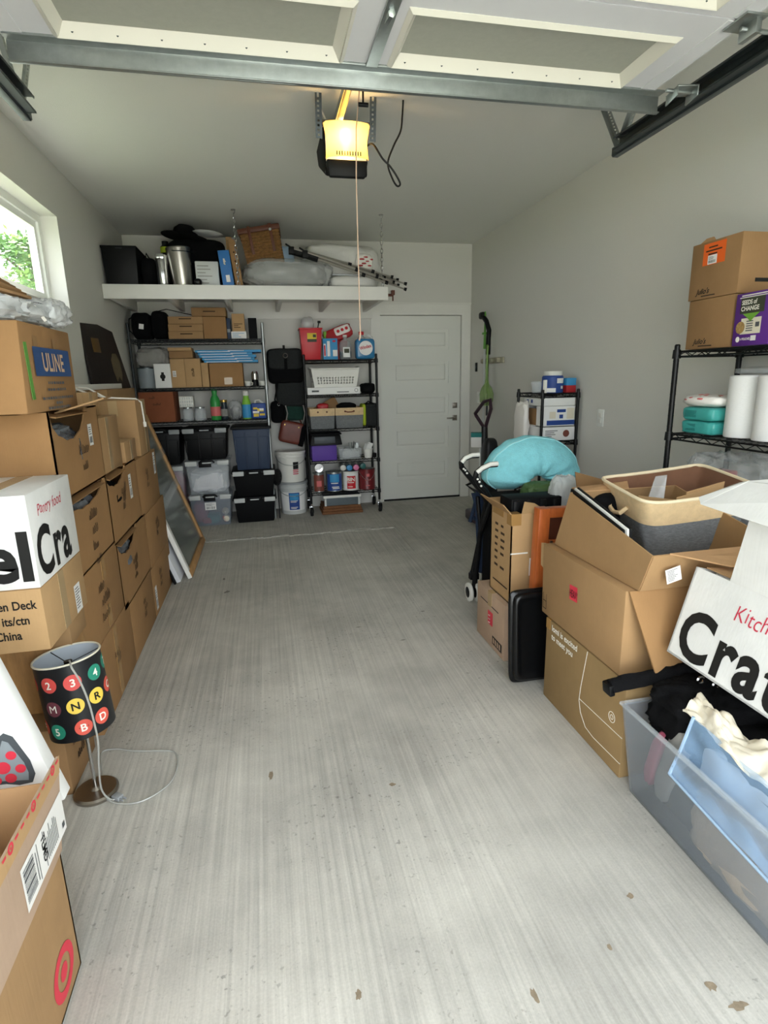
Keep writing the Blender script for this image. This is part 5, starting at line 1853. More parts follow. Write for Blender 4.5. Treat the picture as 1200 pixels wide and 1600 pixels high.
# second column
t = simple_box('floor-level moving box with a brown tape strip in the middle of the pile', XB, LX, -3.93, -3.305, 0.0, .345, 'card_warm')
MB().box(LX, LX + .0015, -3.63, -3.58, .01, .34).build('tape', 'tape_brown', t, smooth=0)
scribble(t, LX, -3.65, .2, (.05, .05), (4, 4), 71)
t = simple_box('second-row moving box with tape and capital handwriting, behind the lamp', XB, LX, -3.98, -3.39, .347, .675, 'card_warm')
MB().box(LX, LX + .0015, -3.66, -3.61, .36, .46).build('tape', 'tape_brown', t, smooth=0)
MB().box(LX, LX + .0015, -3.66, -3.61, .58, .675).build('tape', 'tape_brown', t, smooth=0)
scribble(t, LX, -3.74, .545, (.05, .06, .06), (5, 6, 6), 81, dy=.05)
t = open_carton('third-row torn moving box right beside the white lettered box', XB, LX, -3.99, -3.41, .678, .99, 'card_warm', notch=(.05, .54, .065))
scribble(t, LX, -3.72, .86, (.05, .05, .05, .04), (7, 4, 5, 5), 91, dy=.05)
stuffing('grey plastic film bulging from the third-row torn box', (-3.26, -3.66, .86), (.40, .44, .18), 93)
t = open_carton('big moving box under the blue-labelled carton, its front corner cut open', XB, LX, -3.985, -3.40, .993, 1.312, 'card_warm', notch=(.02, .42, .11))
scribble(t, LX, -3.72, 1.13, (.06, .05), (6, 4), 101, dy=.05)
sticker(t, (LX, -3.57, 1.15), YU, ZU, .055, .09, seed=14)
stuffing('pale grey plastic film in the cut-open moving box', (-3.26, -3.75, 1.16), (.40, .36, .2), 94)
m = MB()
patch(m, (-3.42, -3.985, 1.275), (1, 0, 0), ZU, .16, .010, .0015)
m.build('print', 'ink_brown', t, smooth=0)
MB(xf((LX - .02, -3.80, 1.305), ry=-16, rz=8)).box(-.02, .16, 0, .26, -.002, .004).build('loose_flap', 'card', t, smooth=0)
# tall narrow boxes on the top
t = simple_box('upright carton with tape on top of the far third-row box', -3.30, LX, -2.60, -2.32, .978, 1.305, 'card', tape=None)
MB().box(LX, LX + .0015, -2.42, -2.37, .98, 1.30).build('tape', 'tape_clear', t, smooth=0)
MB().box(-3.19, -3.14, -2.6015, -2.60, 1.22, 1.305).build('tape', 'tape_clear', t, smooth=0)
t = simple_box('small taped carton in front of the upright carton', -3.32, LX + .0, -2.98, -2.72, .992, 1.10, 'card', tape=None)
MB().box(LX, LX + .0015, -2.86, -2.82, .992, 1.10).build('tape', 'tape_clear', t, smooth=0)
t = simple_box('narrow moving box with clear tape beside the cut-open box', XB, LX - .01, -3.36, -3.02, .992, 1.25, 'card', tape=None)
MB().box(LX - .01, LX - .0085, -3.25, -3.20, 1.0, 1.25).build('tape', 'tape_clear', t, smooth=0)
t = simple_box('pale taped carton high behind the blue-labelled carton', XB, -3.12, -3.30, -3.04, 1.252, 1.365, 'card_light', tape='x')
# white cable over the upright carton
m = MB()
m.tube([(-3.33, -2.75, 1.392), (-3.25, -2.70, 1.35), (-3.2, -2.58, 1.325), (-3.12, -2.55, 1.318), (-3.05, -2.52, 1.312), (-3.032, -2.47, 1.29), (-3.033, -2.45, 1.22), (-3.032, -2.44, 1.16)], .005, n=6)
m.tube([(-3.33, -2.78, 1.392), (-3.27, -2.64, 1.38), (-3.2, -2.58, 1.325)], .005, n=6)
m.tube([(-3.032, -2.44, 1.17), (-3.031, -2.44, 1.14)], .010, n=6)
tag(m.build('white_cable', 'white_cord'), 'white cable draped over the upright carton', 'cable')
# hidden support for the plaque, white board in front of it
t = simple_box('tall carton against the window wall behind the glass frames', -3.505, -3.32, -2.05, -1.2, 0.0, 1.364, 'card')
t = thing('white_board', 'narrow white board lying across the top of the far boxes', 'board', (-3.4, -2.0, 1.312))
MB(xf((-3.44, -2.95, 1.366), rz=-3)).box(-.02, .02, 0, 1.45, 0, .036).build('board', 'white_paint', t, bevel=.003)
# dark wooden plaque
t = thing('wooden_plaque', 'dark wooden plaque with a small brass plate and pale inlay', 'plaque', (-3.45, -1.5, 1.31))
M = xf((-3.475, -1.74, 1.366), rz=math.degrees(math.atan2(.50, .12)), rx=0)
M = M @ rotm(rx=-5)
pl = [(0, 0), (.56, 0), (.545, .05), (.44, .425), (.24, .462), (.0, .455)]
m = MB(M)
k = len(pl)
m.add([(a, 0, b_) for a, b_ in pl] + [(a, .022, b_) for a, b_ in pl], [tuple(range(k)), tuple(reversed(range(k, 2 * k)))] + [(i, (i + 1) % k, k + (i + 1) % k, k + i) for i in range(k)])
m.build('board', 'dark_wood', t, bevel=.003)
MB(M).box(.10, .20, -.004, .002, .26, .36).build('name_plate', 'brass_plate', t, bevel=.001)
m = MB(M)
inl = [(.36, .05), (.40, .09), (.43, .05), (.455, .11), (.45, .20), (.415, .26), (.36, .26), (.325, .21), (.33, .13)]
m.add([(a, -.003, b_) for a, b_ in inl], [tuple(range(len(inl)))])
m.build('inlay', 'plaque_inlay', t, smooth=0, solid=.003)

# ---- top carton with the blue lettered panel
t = thing('cardboard_box', 'brown carton with a big blue lettered panel on top of the pile', 'box', (-3.27, -3.9, 1.315))
UX0, UX1, UY0, UY1, UZ0, UZ1 = -3.50, LX, -4.155, -3.645, 1.316, 1.603
m = MB()
m.add([(UX0, UY0, UZ0), (UX1, UY0, UZ0), (UX1, UY1, UZ0), (UX0, UY1, UZ0), (UX0, UY0 + .01, UZ1), (UX1 + .008, UY0 + .012, UZ1), (UX1 + .004, UY1 - .004, UZ1), (UX0, UY1, UZ1)],
      [(0, 3, 2, 1), (4, 5, 6, 7), (0, 1, 5, 4), (1, 2, 6, 5), (2, 3, 7, 6), (3, 0, 4, 7)])
m.build('body', 'card_warm', t, bevel=.006)
px = UX1 + .0065
patch(m := MB(), (px, -4.055, 1.435), YU, ZU, .355, .095, .0015)
m.build('blue_panel', 'blue_print', t, smooth=0)
lettering(t, 'ULINE', (px, -3.88, 1.453), YU, ZU, .060, 'panel_ink', wt='b', lift=.003, center=True, squeeze=.85, track=.06, split=True)
m = MB()
for k, (w_, zz) in enumerate(((.16, 1.408), (.18, 1.385), (.30, 1.356), (.06, 1.338), (.22, 1.322))):
    x = -3.88 - w_ / 2
    while x < -3.88 + w_ / 2:
        q = rnd.uniform(.008, .025)
        patch(m, (px, x, zz), YU, ZU, q, .009, .0015)
        x += q + .006
m.build('print', 'ink_grey', t, smooth=0)
m = MB()
patch(m, (px, -4.04, 1.515), YU, ZU, .04, .05, .0012)
patch(m, (px, -3.86, 1.525), YU, ZU, .03, .04, .0012)
m.build('print_faint', 'card_dull', t, smooth=0)
MB(xf((UX1 + .0055, -4.105, 1.36), rx=2)).box(0, .0015, -.008, .016, 0, .18).build('green_tape', 'green_tape', t, smooth=0)
# bubble wrap and flattened boxes on it
bw = MB().soft((-3.25, -3.92, 1.648), (.42, .50, .088), .55, 90, 30, noise=.06, nf=4, seed=95, flat=.03, crum=.16, cf=4)
bw.soft((-3.06, -3.78, 1.66), (.13, .20, .09), .7, 60, 26, noise=.1, nf=4, seed=96, crum=.2, cf=3)
tag(bw.build('bubble_wrap', 'bubble_film', smooth=45), 'crumpled bag of clear bubble wrap on the blue-labelled carton', 'bubble wrap')
MB_ = MB().tube([(-3.10, -4.02, 1.69), (-3.04, -3.96, 1.665), (-3.02, -3.93, 1.62)], .006)
tag(MB_.build('packing_string', 'white_cord'), 'loose white packing tie hanging off the bubble wrap', 'string')
for k in range(5):
    t = thing('flattened_box', 'flattened cardboard sheet, number %s from the bottom of the pile by the window' % ('one', 'two', 'three', 'four', 'five')[k], 'cardboard', (-3.4, -4.0, 1.70 + .018 * k), group='flattened boxes')
    MB(xf((-3.40, -4.05, 1.696 + .013 * k), rz=3 * k - 5, ry=0)).box(-.09, .315 - .010 * k, -.10, .20, 0, .010).build('sheet', 'card_dull' if k % 2 else 'card_inside', t, bevel=.002)
# ---------------------------------------------------------------- nearest stack on the left
NX = -3.0
t = simple_box('bottom carton of the near stack with printed lines, behind the lamp base', XB, -3.058, -4.27, -4.0, 0.0, .262, 'card_dull')
m = MB()
squiggle(m, (-3.058, -4.20, .15), YU, ZU, .05, 6, 3, w=.005)
squiggle(m, (-3.058, -4.18, .08), YU, ZU, .05, 5, 4, w=.005)
m.build('print', 'ink_brown', t, smooth=0)
t = simple_box('grain-printed orange-brown carton, second up in the near stack', XB, -3.035, -4.155, -4.0, .264, .515, 'pale_wood', name='cardboard_box')
t = simple_box('plain taped carton, third up in the near stack', XB, -3.02, -4.165, -4.0, .517, .612, 'card')
MB().box(-3.20, -3.15, -4.1665, -4.165, .517, .612).build('tape', 'tape_clear', t, smooth=0)
t = simple_box('carton printed Deck and China under the white lettered box', XB, NX, -4.392, -4.01, .614, .812, 'card_light')
for s, xr, zz in (('den Deck', -3.019, .752), ('its/ctn', -3.043, .704), ('China', -3.072, .657)):
    lettering(t, s, (xr, -4.392, zz), (1, 0, 0), ZU, .027, 'ink_black', wt='b', lift=.0012, right=True, squeeze=.80)
MB().box(NX, NX + .0012, -4.25, -4.20, .616, .812).build('tape', 'tape_clear', t, smooth=0)
sticker(t, (NX, -4.13, .56 + .06), YU, ZU, .06, .10, barcode=False, seed=21)
# white lettered box
t = thing('white_carton', 'white carton with giant black lettering and red handwritten Pantry food', 'box', (-3.25, -4.2, .814))
MB().box(XB, NX, -4.388, -4.008, .814, 1.098).build('body', 'card_white', t, bevel=.003)
lettering(t, 'el', (NX - .004, -4.388, .843), (1, 0, 0), ZU, .148, 'ink_black', wt='h', right=True, track=.0, split=True)
lettering(t, 'Cra', (NX, -4.372, .838), YU, ZU, .150, 'ink_black', wt='h', track=.08, squeeze=.82, split=True)
lettering(t, 'Pantry food', (NX, -4.325, 1.022), YU, (0, .02, 1), .035, 'ink_red', wt='t', shear=.2, wob=.08, squeeze=.84, lift=.0016, split=True)
MB().box(NX - .16, NX - .11, -4.3885, -4.0075, 1.0, 1.0992).build('tape', 'tape_clear', t, smooth=0)
m = MB()
for k in range(3):
    m.box(-3.30 + .05 * k, -3.27 + .05 * k, -4.30, -4.27, 1.0985, 1.0990)
m.build('print', 'ink_grey', t, smooth=0)

# ---- framed glass panels leaning against the pile
for i, (dx, y0, y1, lab, fm, gm, L) in enumerate(((0.0, -2.085, -1.09, 'large oak-framed glass panel leaning at the end of the box pile', 'pale_wood', 'picture_glass', 1.19), (-.07, -2.15, -1.2, 'white board leaning behind the oak-framed glass panel', None, None, 1.0))):
    t = thing('framed_panel', lab, 'frame', (-2.93 + dx, (y0 + y1) / 2, 0.0))
    th = math.radians(18.0)
    M = Matrix.Translation((-2.905 + dx, 0, .012)) @ rotm(ry=-18.0)
    if i == 0:
        w = .055
        m = MB(M)
        m.box(-.03, 0, y0, y0 + w, 0, L).build('stile', 'white_paint', t, bevel=.003)
        MB(M).box(-.028, .004, y1 - w, y1, 0, L).build('stile', fm, t, bevel=.004)
        MB(M).box(-.028, .004, y0 + .005, y1 - w, 0, w).build('rail', fm, t, bevel=.004)
        MB(M).box(-.028, .004, y0 + w, y1 - w, L - w, L).build('rail', fm, t, bevel=.004)
        MB(M).box(-.016, -.012, y0 + w, y1 - w, w, L - w).build('pane', gm, t, smooth=0)
        MB(M).box(-.024, -.018, y0 + w, y1 - w, w, L - w).build('backing', 'grey_cloth', t, smooth=0)
        m = MB(M)
        for zz, q in ((.50, .07), (.78, .06)):
            m.add([(.0065, y0 - .002, zz), (.0065, y1 + .002, zz + .06), (.0065, y1 + .002, zz + .06 + q), (.0065, y0 - .002, zz + q)], [(0, 1, 2, 3)])
        m.build('stretch_wrap', 'film_wrap', t, smooth=0)
    else:
        MB(M).box(-.03, 0, y0, y1, 0, L).build('board', 'white_cloth', t, bevel=.003)
        MB(M).box(-.045, -.031, y0 - .02, y1, 0, L * .9).build('dark_back', 'black_plastic_matte', t, bevel=.003)

# ---- table lamp with lettered shade
LXC, LYC = -2.98, -4.28
t = thing('table_lamp', 'small steel table lamp with a black shade of coloured lettered dots', 'lamp', (LXC, LYC, 0))
MB().lathe([(0, 0), (.070, 0), (.073, .004), (.073, .012), (.066, .018), (.02, .020), (.012, .028), (0, .028)], (LXC, LYC, 0), 40).build('base', 'nickel', t)
MB().cyl((LXC, LYC, .02), (LXC - .006, LYC, .50), .006, n=12).build('pole', 'chrome', t)
SM = Matrix.Translation((-2.986, -4.28, .268)) @ rotm(ry=-5.0, rx=-4)
SR, SH = .101, .262
m = MB(SM)
m.grid(lambda u, v: (SR * math.cos(2 * PI * u), SR * math.sin(2 * PI * u), SH * v), 48, 2, closed_u=True)
shd = m.build('shade', ['lamp_black'], t)
m = MB(SM)
m.grid(lambda u, v: ((SR - .002) * math.cos(-2 * PI * u), (SR - .002) * math.sin(-2 * PI * u), SH * v), 48, 2, closed_u=True)
m.build('lining', 'lamp_lining', shd)
m = MB(SM)
for zz in (SH,):
    m.tube([(SR * math.cos(a * PI / 24), SR * math.sin(a * PI / 24), zz) for a in range(48)], .0032, n=6, closed=True)
m.build('rim', 'lamp_rim', shd)
m = MB(SM)
for a in (0.3, 2.4, 4.5):
    m.cyl((0, 0, SH - .03), (SR * math.cos(a), SR * math.sin(a), SH - .004), .0016, n=5)
m.cyl((0, 0, SH - .05), (0, 0, SH - .02), .013, n=12)
m.build('spider', 'black_metal', shd)
CAMA = math.degrees(math.atan2(-6.1466 - LYC, -2.3071 - LXC))


def on_shade(ang, z0, lift):
    a0 = math.radians(CAMA + ang)
    return lambda a, b_: ((SR + lift) * math.cos(a0 + a / SR), (SR + lift) * math.sin(a0 + a / SR), z0 + b_)


for ch, ang, zz, mt, ink in (('2', -40, .205, 'dot_red', 'ink_white'), ('3', 1, .200, 'dot_red', 'ink_white'), ('4', 43, .203, 'dot_green', 'ink_white'), ('M', -42, .122, 'dot_maroon', 'ink_white'), ('N', -3, .120, 'dot_yellow', 'ink_black'), ('R', 36, .126, 'dot_yellow', 'ink_black'), ('C', 72, .135, 'dot_orange', 'ink_white'),
                            ('5', -44, .042, 'dot_green', 'ink_white'), ('B', 2, .042, 'dot_orange', 'ink_white'), ('D', 38, .050, 'dot_orange', 'ink_white'), ('7', 80, .215, 'dot_green', 'ink_white'), ('A', 115, .2, 'dot_red', 'ink_white'), ('E', 150, .12, 'dot_yellow', 'ink_black'), ('F', -80, .05, 'dot_orange', 'ink_white'), ('1', -85, .2, 'dot_red', 'ink_white')):
    f1 = on_shade(ang, zz, .0008)
    m = MB(SM)
    n = 24
    m.add([f1(0, 0)] + [f1(.0265 * math.cos(2 * PI * k / n), .0265 * math.sin(2 * PI * k / n)) for k in range(n)], [(0, k + 1, (k + 1) % n + 1) for k in range(n)])
    dt = m.build('dot', mt, shd)
    f2 = on_shade(ang, zz - .0125, .0018)
    lettering(dt, ch, (0, 0, 0), (1, 0, 0), ZU, .025, ink, wt='r' if ch == 'M' else 'b', fn=f2, center=True, M=SM)
# clear cord
mat('clear_cord', '#b9bab4', 0.2, alpha=0.8, spec=0.8)
m = MB()
m.tube(curve([(-2.996, -4.28, .515), (-2.965, -4.36, .548), (-2.949, -4.397, .545), (-2.932, -4.40, .50), (-2.917, -4.40, .425), (-2.911, -4.398, .343), (-2.912, -4.39, .27), (-2.925, -4.38, .17), (-2.935, -4.36, .07), (-2.918, -4.345, .014), (-2.895, -4.337, .008)]), .0032, n=6)
m.tube(curve([(-2.98, -4.21, .012), (-3.02, -4.06, .006), (-2.971, -4.045, .006), (-2.90, -4.075, .006), (-2.822, -4.093, .006), (-2.745, -4.118, .006), (-2.719, -4.19, .006), (-2.726, -4.285, .006), (-2.768, -4.343, .006), (-2.825, -4.372, .006), (-2.89, -4.362, .006), (-2.93, -4.34, .012)]), .0032, n=6)
m.build('cord', 'clear_cord', t)
MB(xf((-2.895, -4.335, .0), rz=-35)).box(-.02, .012, -.012, .012, .001, .018).box(.012, .03, -.008, -.005, .006, .013).box(.012, .03, .005, .008, .006, .013).build('plug', 'grey_plastic', t, bevel=.002)

# ---- open box in the front left corner with a white device box standing behind it
TX = -2.85
t = thing('open_carton', 'open brown carton with a red ring logo in the front left corner', 'box', (-3.1, -5.25, 0))
wt = .006
m = MB()
m.box(-3.36, TX, -5.62, -4.915, 0, wt).box(TX - wt, TX, -5.62, -4.915, 0, .33).box(-3.36, -3.36 + wt, -5.62, -4.915, 0, .33).box(-3.36, TX, -5.62, -5.614, 0, .33).box(-3.36, TX, -4.921, -4.915, 0, .33)
m.build('body', 'card', t, smooth=0)
fl_ = MB()
fl_.sheet([(TX - .003, -5.60, .33), (TX - .003, -4.905, .33), (TX - .003, -4.835, .535), (TX - .003, -5.60, .535)], .006)
fa = fl_.build('flap', 'card_pink', t, smooth=0)
fl_ = MB().sheet([(-3.36, -4.918, .33), (TX - .006, -4.918, .33), (TX - .02, -4.88, .50), (-3.36, -4.88, .50)], .006)
fl_.build('flap', 'card_inside', t, smooth=0)
MB().sheet([(-3.36, -5.04, .30), (-2.93, -5.04, .30), (-2.90, -5.045, .46), (-2.93, -5.05, .52), (-3.36, -5.05, .54)], .006).build('flap', 'card_warm', t, smooth=0)
MB().sheet([(TX + .0008, -5.60, .500), (TX + .0008, -4.848, .500), (TX + .0008, -4.835, .537), (TX + .0008, -5.60, .537)], .0008).build('tape', 'card_light', fa, smooth=0)
m = MB()
for k in range(26):
    y = -4.85 - k * .0285
    if k % 4 == 1:
        disc(m, (TX + .0014, y - .004, .532), YU, ZU, .012, .0005, r_in=.006)
        disc(m, (TX + .0014, y - .004, .532), YU, ZU, .003, .0005)
    else:
        patch(m, (TX + .0014, y - .012, .530), YU, ZU, .016, .006, .0004)
m.build('tape_print', 'red_sticker', fa, smooth=0)
m = MB()
disc(m, (TX, -5.005, .088), YU, ZU, .060, .0012, r_in=.038)
disc(m, (TX, -5.005, .088), YU, ZU, .020, .0012)
m.build('logo', 'red_sticker', t, smooth=0)
s = MB()
patch(s, (TX, -5.095, .357), YU, ZU, .232, .104, .0012)
lb = s.build('shipping_label', 'label_white', fa, smooth=0)
m = MB()
r = random.Random(8)
y = -5.088
for k in range(16):
    w_ = r.choice((.002, .003, .005))
    patch(m, (TX, y, .363 + 0), YU, ZU, .045, .0, .0)
    patch(m, (TX, -5.088, .372 + k * .005), YU, ZU, .05, w_ * .8, .002)
for k, (a, w_, zz) in enumerate(((-5.02, .003, 0), (-4.985, .003, 0))):
    patch(m, (TX, a, .364), YU, ZU, .0025, .09, .002)
for k in range(9):
    patch(m, (TX, -4.975 + .0 + k * .0075, .372), YU, ZU, .0028, r.uniform(.035, .08), .002)
patch(m, (TX, -4.885, .372), YU, ZU, .014, .014, .002)
patch(m, (TX, -5.03, .372), YU, ZU, .003, .07, .002)
m.build('print', 'ink_grey', lb, smooth=0)
lettering(lb, 'TLMD', (TX, -4.995, .448), (0, 0, -1), YU, .020, 'ink_black', wt='b', lift=.002, squeeze=.9)
simple_box('low plain carton hidden behind the ring-logo carton', -3.45, -3.0, -4.82, -4.60, 0.0, .36, 'card_dull')
# white device box, tilted
t = thing('device_box', 'white retail box picturing a grey remote with red buttons, tilted', 'box', (-3.05, -4.76, .362))
M = Matrix.Translation((-2.872, -4.79, .378)) @ rotm(ry=-14.5)
MB(M).box(-.42, 0, 0, .045, 0, .50).build('body', 'paper_white', t, bevel=.003)
m = MB(M)
dev = [(-.24, .16), (-.17, .12), (-.10, .10), (-.075, .085), (-.045, .08), (-.030, .10), (-.026, .14), (-.035, .215), (-.05, .232), (-.065, .225), (-.09, .19), (-.13, .18), (-.24, .19)]
m.add([(a, -.0015, b_) for a, b_ in dev], [tuple(range(len(dev)))])
m.build('device_print', 'device_dark', t, smooth=0)
m = MB(M)
dev2 = [(-.24, .165), (-.17, .13), (-.10, .11), (-.05, .09), (-.042, .11), (-.04, .14), (-.05, .205), (-.06, .215), (-.085, .18), (-.13, .17), (-.24, .18)]
m.add([(a, -.0025, b_) for a, b_ in dev2], [tuple(range(len(dev2)))])
m.build('device_face', 'device_grey', t, smooth=0)
m = MB(M)
for a, b_, q in ((-.058, .17, .012), (-.088, .145, .017), (-.053, .128, .012), (-.083, .112, .013), (-.122, .145, .013), (-.115, .118, .012)):
    disc(m, (a, -.003, b_), (1, 0, 0), (0, 0, 1), q, .0005)
m.build('button_print', 'red_sticker', t, smooth=0)
lettering(t, 'ss', (-.105, 0, .305), (.35, 0, -.95), (.95, 0, .35), .026, 'ink_black', M=M, wt='b', lift=.002, shear=.2)

# ---------------------------------------------------------------- right-hand side
UR = (0, -1, 0)                    # reading direction on faces turned to the aisle
# moving box with the orange square logo, tall carton on it
t = simple_box('small pale moving box with a red square logo on the floor', -1.215, -.82, -3.765, -3.40, 0.0, .30, 'card_pink', name='moving_box')
m = MB()
patch(m, (-1.215, -3.555, .12), UR, ZU, .065, .075, .0012)
m.build('logo', 'red_sticker', t, smooth=0)
m = MB()
for k in range(3):
    squiggle(m, (-1.215, -3.56 - .0 * k, .165 - k * .02), UR, (0, -.7, .7), .016, 4, 40 + k, lift=.002, w=.003)
patch(m, (-1.215, -3.655, .03), UR, ZU, .085, .004, .0012)
m.build('logo_print', 'label_white', t, smooth=0)
m = MB()
patch(m, (-1.215, -3.62, .03), UR, ZU, .12, .045, .0012)
patch(m, (-1.215, -3.45, .225), UR, ZU, .24, .006, .0012)
m.build('print', 'ink_black', t, smooth=0)
m = MB()
for k in range(4):
    patch(m, (-1.215, -3.63 - .026 * k, .037), UR, ZU, .018, .03, .002)
m.build('print_pale', 'card_pink', t, smooth=0)
MB().box(-1.2165, -1.14, -3.60, -3.55, .22, .3015).build('tape', 'tape_clear', t, smooth=0)

t = thing('cardboard_box', 'tall open carton with printed lists standing on the pale moving box', 'box', (-1.0, -3.62, .302))
m = MB()
x0, x1, y0, y1, z0, z1 = -1.188, -.86, -3.748, -3.505, .302, .755
m.box(x0, x1, y0, y1, z0, z0 + .006).box(x0, x0 + .006, y0, y1, z0, z1).box(x1 - .006, x1, y0, y1, z0, z1).box(x0, x1, y1 - .006, y1, z0, z1)
m.box(x0, x1, y0, y0 + .006, z0, z1)
m.build('body', 'card_light', t, smooth=0)
MB().sheet([(x0, y0, z1), (x0, y1, z1), (x0 - .055, y1 + .02, z1 + .055), (x0 - .035, y0 + .02, z1 + .045)], .005).build('flap', 'card', t, smooth=0)
MB().sheet([(x0 + .05, y0, z1), (x0 + .19, y0, z1), (x0 + .14, y0 + .05, z1 + .035), (x0 + .09, y0 + .055, z1 + .045)], .005).build('flap', 'card_light', t, smooth=0)
MB().sheet([(x1, y1, z1), (x0, y1, z1), (x0, y1 + .06, z1 + .02), (x1, y1 + .06, z1 + .02)], .005).build('flap', 'card', t, smooth=0)
for k in range(7):
    for a, w_ in ((.055, .045), (.125, .05)):
        if (k, a) in ((5, .125),):
            continue
        patch(MB(), (x0, y1 - a, .665 - k * .036), UR, ZU, w_ * rnd.uniform(.6, 1), .013, .0012).build('print', 'ink_brown', t, smooth=0)
patch(MB(), (x0, y1 - .04, .365), UR, ZU, .18, .008, .0012).build('print', 'ink_brown', t, smooth=0)
MB().box(x0 - .0015, x0, y0 + .09, y1 - .02, .72, .755).box(x0 - .0015, x0 + .05, y0 - .0015, y0 + .05, .70, .757).build('tape', 'tape_brown', t, smooth=0)
m = MB().box(x0 - .001, x0 + .09, y0 - .0012, y0, .555, .562)
m.build('string', 'white_cord', t)
MB().box(x0 + .10, x0 + .145, y0 - .0015, y0, .44, .53).build('white_tag', 'label_white', t, smooth=0)
lettering(t, 'S', (x0 + .105, y0 - .0016, .462), (1, 0, 0), ZU, .028, 'ink_black', wt='b')
# black things in it
t = thing('black_crate', 'black plastic crate rising out of the tall open carton', 'crate', (-1.0, -3.62, .31))
MB().box(-1.15, -.88, -3.66, -3.52, .31, .808).build('body', 'black_plastic_matte', t, bevel=.004)
m = MB()
for k in range(4):
    m.box(-1.14 + k * .07, -1.105 + k * .07, -3.668, -3.658, .55, .80)
m.build('rib', 'black_plastic', t, bevel=.003)
t = thing('black_crate', 'black storage cube behind the tall open carton', 'crate', (-.8, -3.2, 0))
MB().box(-1.04, -.56, -3.40, -3.02, 0.0, .715).build('body', 'black_fabric', t, bevel=.01)
tag(MB().soft((-.80, -3.28, .765), (.20, .14, .085), .7, 40, 20, noise=.06, seed=111, crum=.2, cf=3).build('snack_packet', 'green_print'), 'dark green shiny packet under the aqua cushion', 'packet')
# aqua plush cushion: horseshoe standing on its ends
t = thing('nursing_cushion', 'horseshoe-shaped aqua plush cushion on top of the right-hand pile', 'cushion', (-.86, -3.30, .77))
m = MB()
cx, cz, cy = -.765, .800, -3.12
R1 = .163


def horse(u, v):
    a = PI * (1.12 - 1.24 * v)
    end = min(1, math.sin(PI * min(max(v, .0), 1)) * 3 + .02) ** .45
    ri = (.110 + .020 * math.sin(PI * v)) * end
    rd = .115 * end
    b_ = 2 * PI * u
    wr = 1 + .022 * math.sin(a * 13 + 1.6 * math.sin(3 * a) + b_) + .05 * mnoise.noise(V((a * 4, math.cos(b_) * 1.5, math.sin(b_) * 1.5)))
    rr = R1 + ri * math.cos(b_) * wr
    return (cx + rr * math.cos(a) * 1.09, cy + rd * math.sin(b_) * wr + .05 * math.cos(b_), cz + rr * math.sin(a) * .86)


m.grid(horse, 26, 90, closed_u=True)
m.build('plush', 'aqua_plush', t)
m = MB()
m.tube([horse(.055 + .92 * 0 + .42, k / 40) for k in range(1, 40)], .006, n=5)
m.tube([horse(.93, k / 40) for k in range(1, 40)], .006, n=5)
m.build('piping', 'aqua_trim', t)
tag(MB().soft((-.835, -3.60, .80), (.14, .09, .19), .65, 50, 26, noise=.06, seed=112, crum=.2, cf=3).build('plastic_bag', 'film_white' if 'film_white' in MATS else 'film_wrap'), 'cloudy white plastic bag beside the aqua cushion', 'bag')
t = thing('cardboard_box', 'plain carton under the cloudy plastic bag', 'box', (-.68, -3.7, 0))
MB().box(-.855, -.52, -3.79, -3.51, 0, .70).build('body', 'card_dull', t, bevel=.003)
MB().sheet([(-.85, -3.79, .70), (-.60, -3.79, .70), (-.72, -3.80, .90), (-.90, -3.80, .955)], .005).build('flap', 'card_dull', t, smooth=0)

# stroller: folded umbrella stroller with navy cloth
t = thing('stroller', 'folded umbrella stroller with navy cloth and white foam grips', 'stroller', (-1.0, -3.0, 0.0))
for i, (hy, pts) in enumerate(((-3.05, [(-1.085, .945), (-1.13, .945), (-1.172, .930), (-1.193, .905), (-1.190, .880), (-1.163, .845), (-1.064, .725), (-1.03, .66)]), (-3.30, [(-1.075, .928), (-1.12, .926), (-1.165, .908), (-1.195, .885), (-1.200, .862), (-1.173, .815), (-1.142, .785), (-1.10, .72)]))):
    P3 = [(a_, hy, b2) for a_, b2 in pts] + [(-1.045, -3.0, .45), (-1.075, -2.99, .10)]
    MB().tube(P3, .0165, n=8).build('push_tube', 'black_plastic', t)
    MB().tube([(a_, hy - .010, b2 + .004) for a_, b2 in pts[:4]], .0125, n=8).build('grip', 'white_plastic', t)
    m = MB()
    for k, (a_, b2) in enumerate(((pts[4][0] + .006, pts[4][1] - .008), ((pts[4][0] + pts[5][0]) / 2 + .003, (pts[4][1] + pts[5][1]) / 2), (pts[5][0], pts[5][1]))):
        m.cyl((a_, hy - .014, b2), (a_, hy - .020, b2), .006, n=10)
    m.build('rivet', 'white_plastic', t)
m = MB()
m.grid(lambda u, v: (-1.095 + .11 * u + .045 * math.sin(PI * v) * (1 - u) + .008 * math.sin(v * 9), -2.96 - .06 * u + .02 * math.sin(v * 7 + u * 3), .70 - .52 * v), 8, 14)
m.build('seat_cloth', 'navy_fabric', t, solid=.004)
m = MB()
m.tube([(-1.005, -2.85, .69), (-1.03, -2.85, .58), (-1.057, -2.85, .485)], .013, n=8)
m.tube([(-1.04, -2.85, .515), (-.99, -2.85, .485), (-.92, -2.85, .455)], .013, n=8)
m.build('rear_leg', 'navy_fabric', t)
m = MB()
m.tube([(-1.06, -2.98, .68), (-1.035, -2.98, .45), (-1.085, -2.98, .20), (-1.07, -2.98, .13), (-1.085, -2.98, .065)], .013, n=8)
m.box(-1.095, -1.035, -2.975, -2.935, .135, .175)
m.build('front_leg', 'black_plastic', t, bevel=.003)
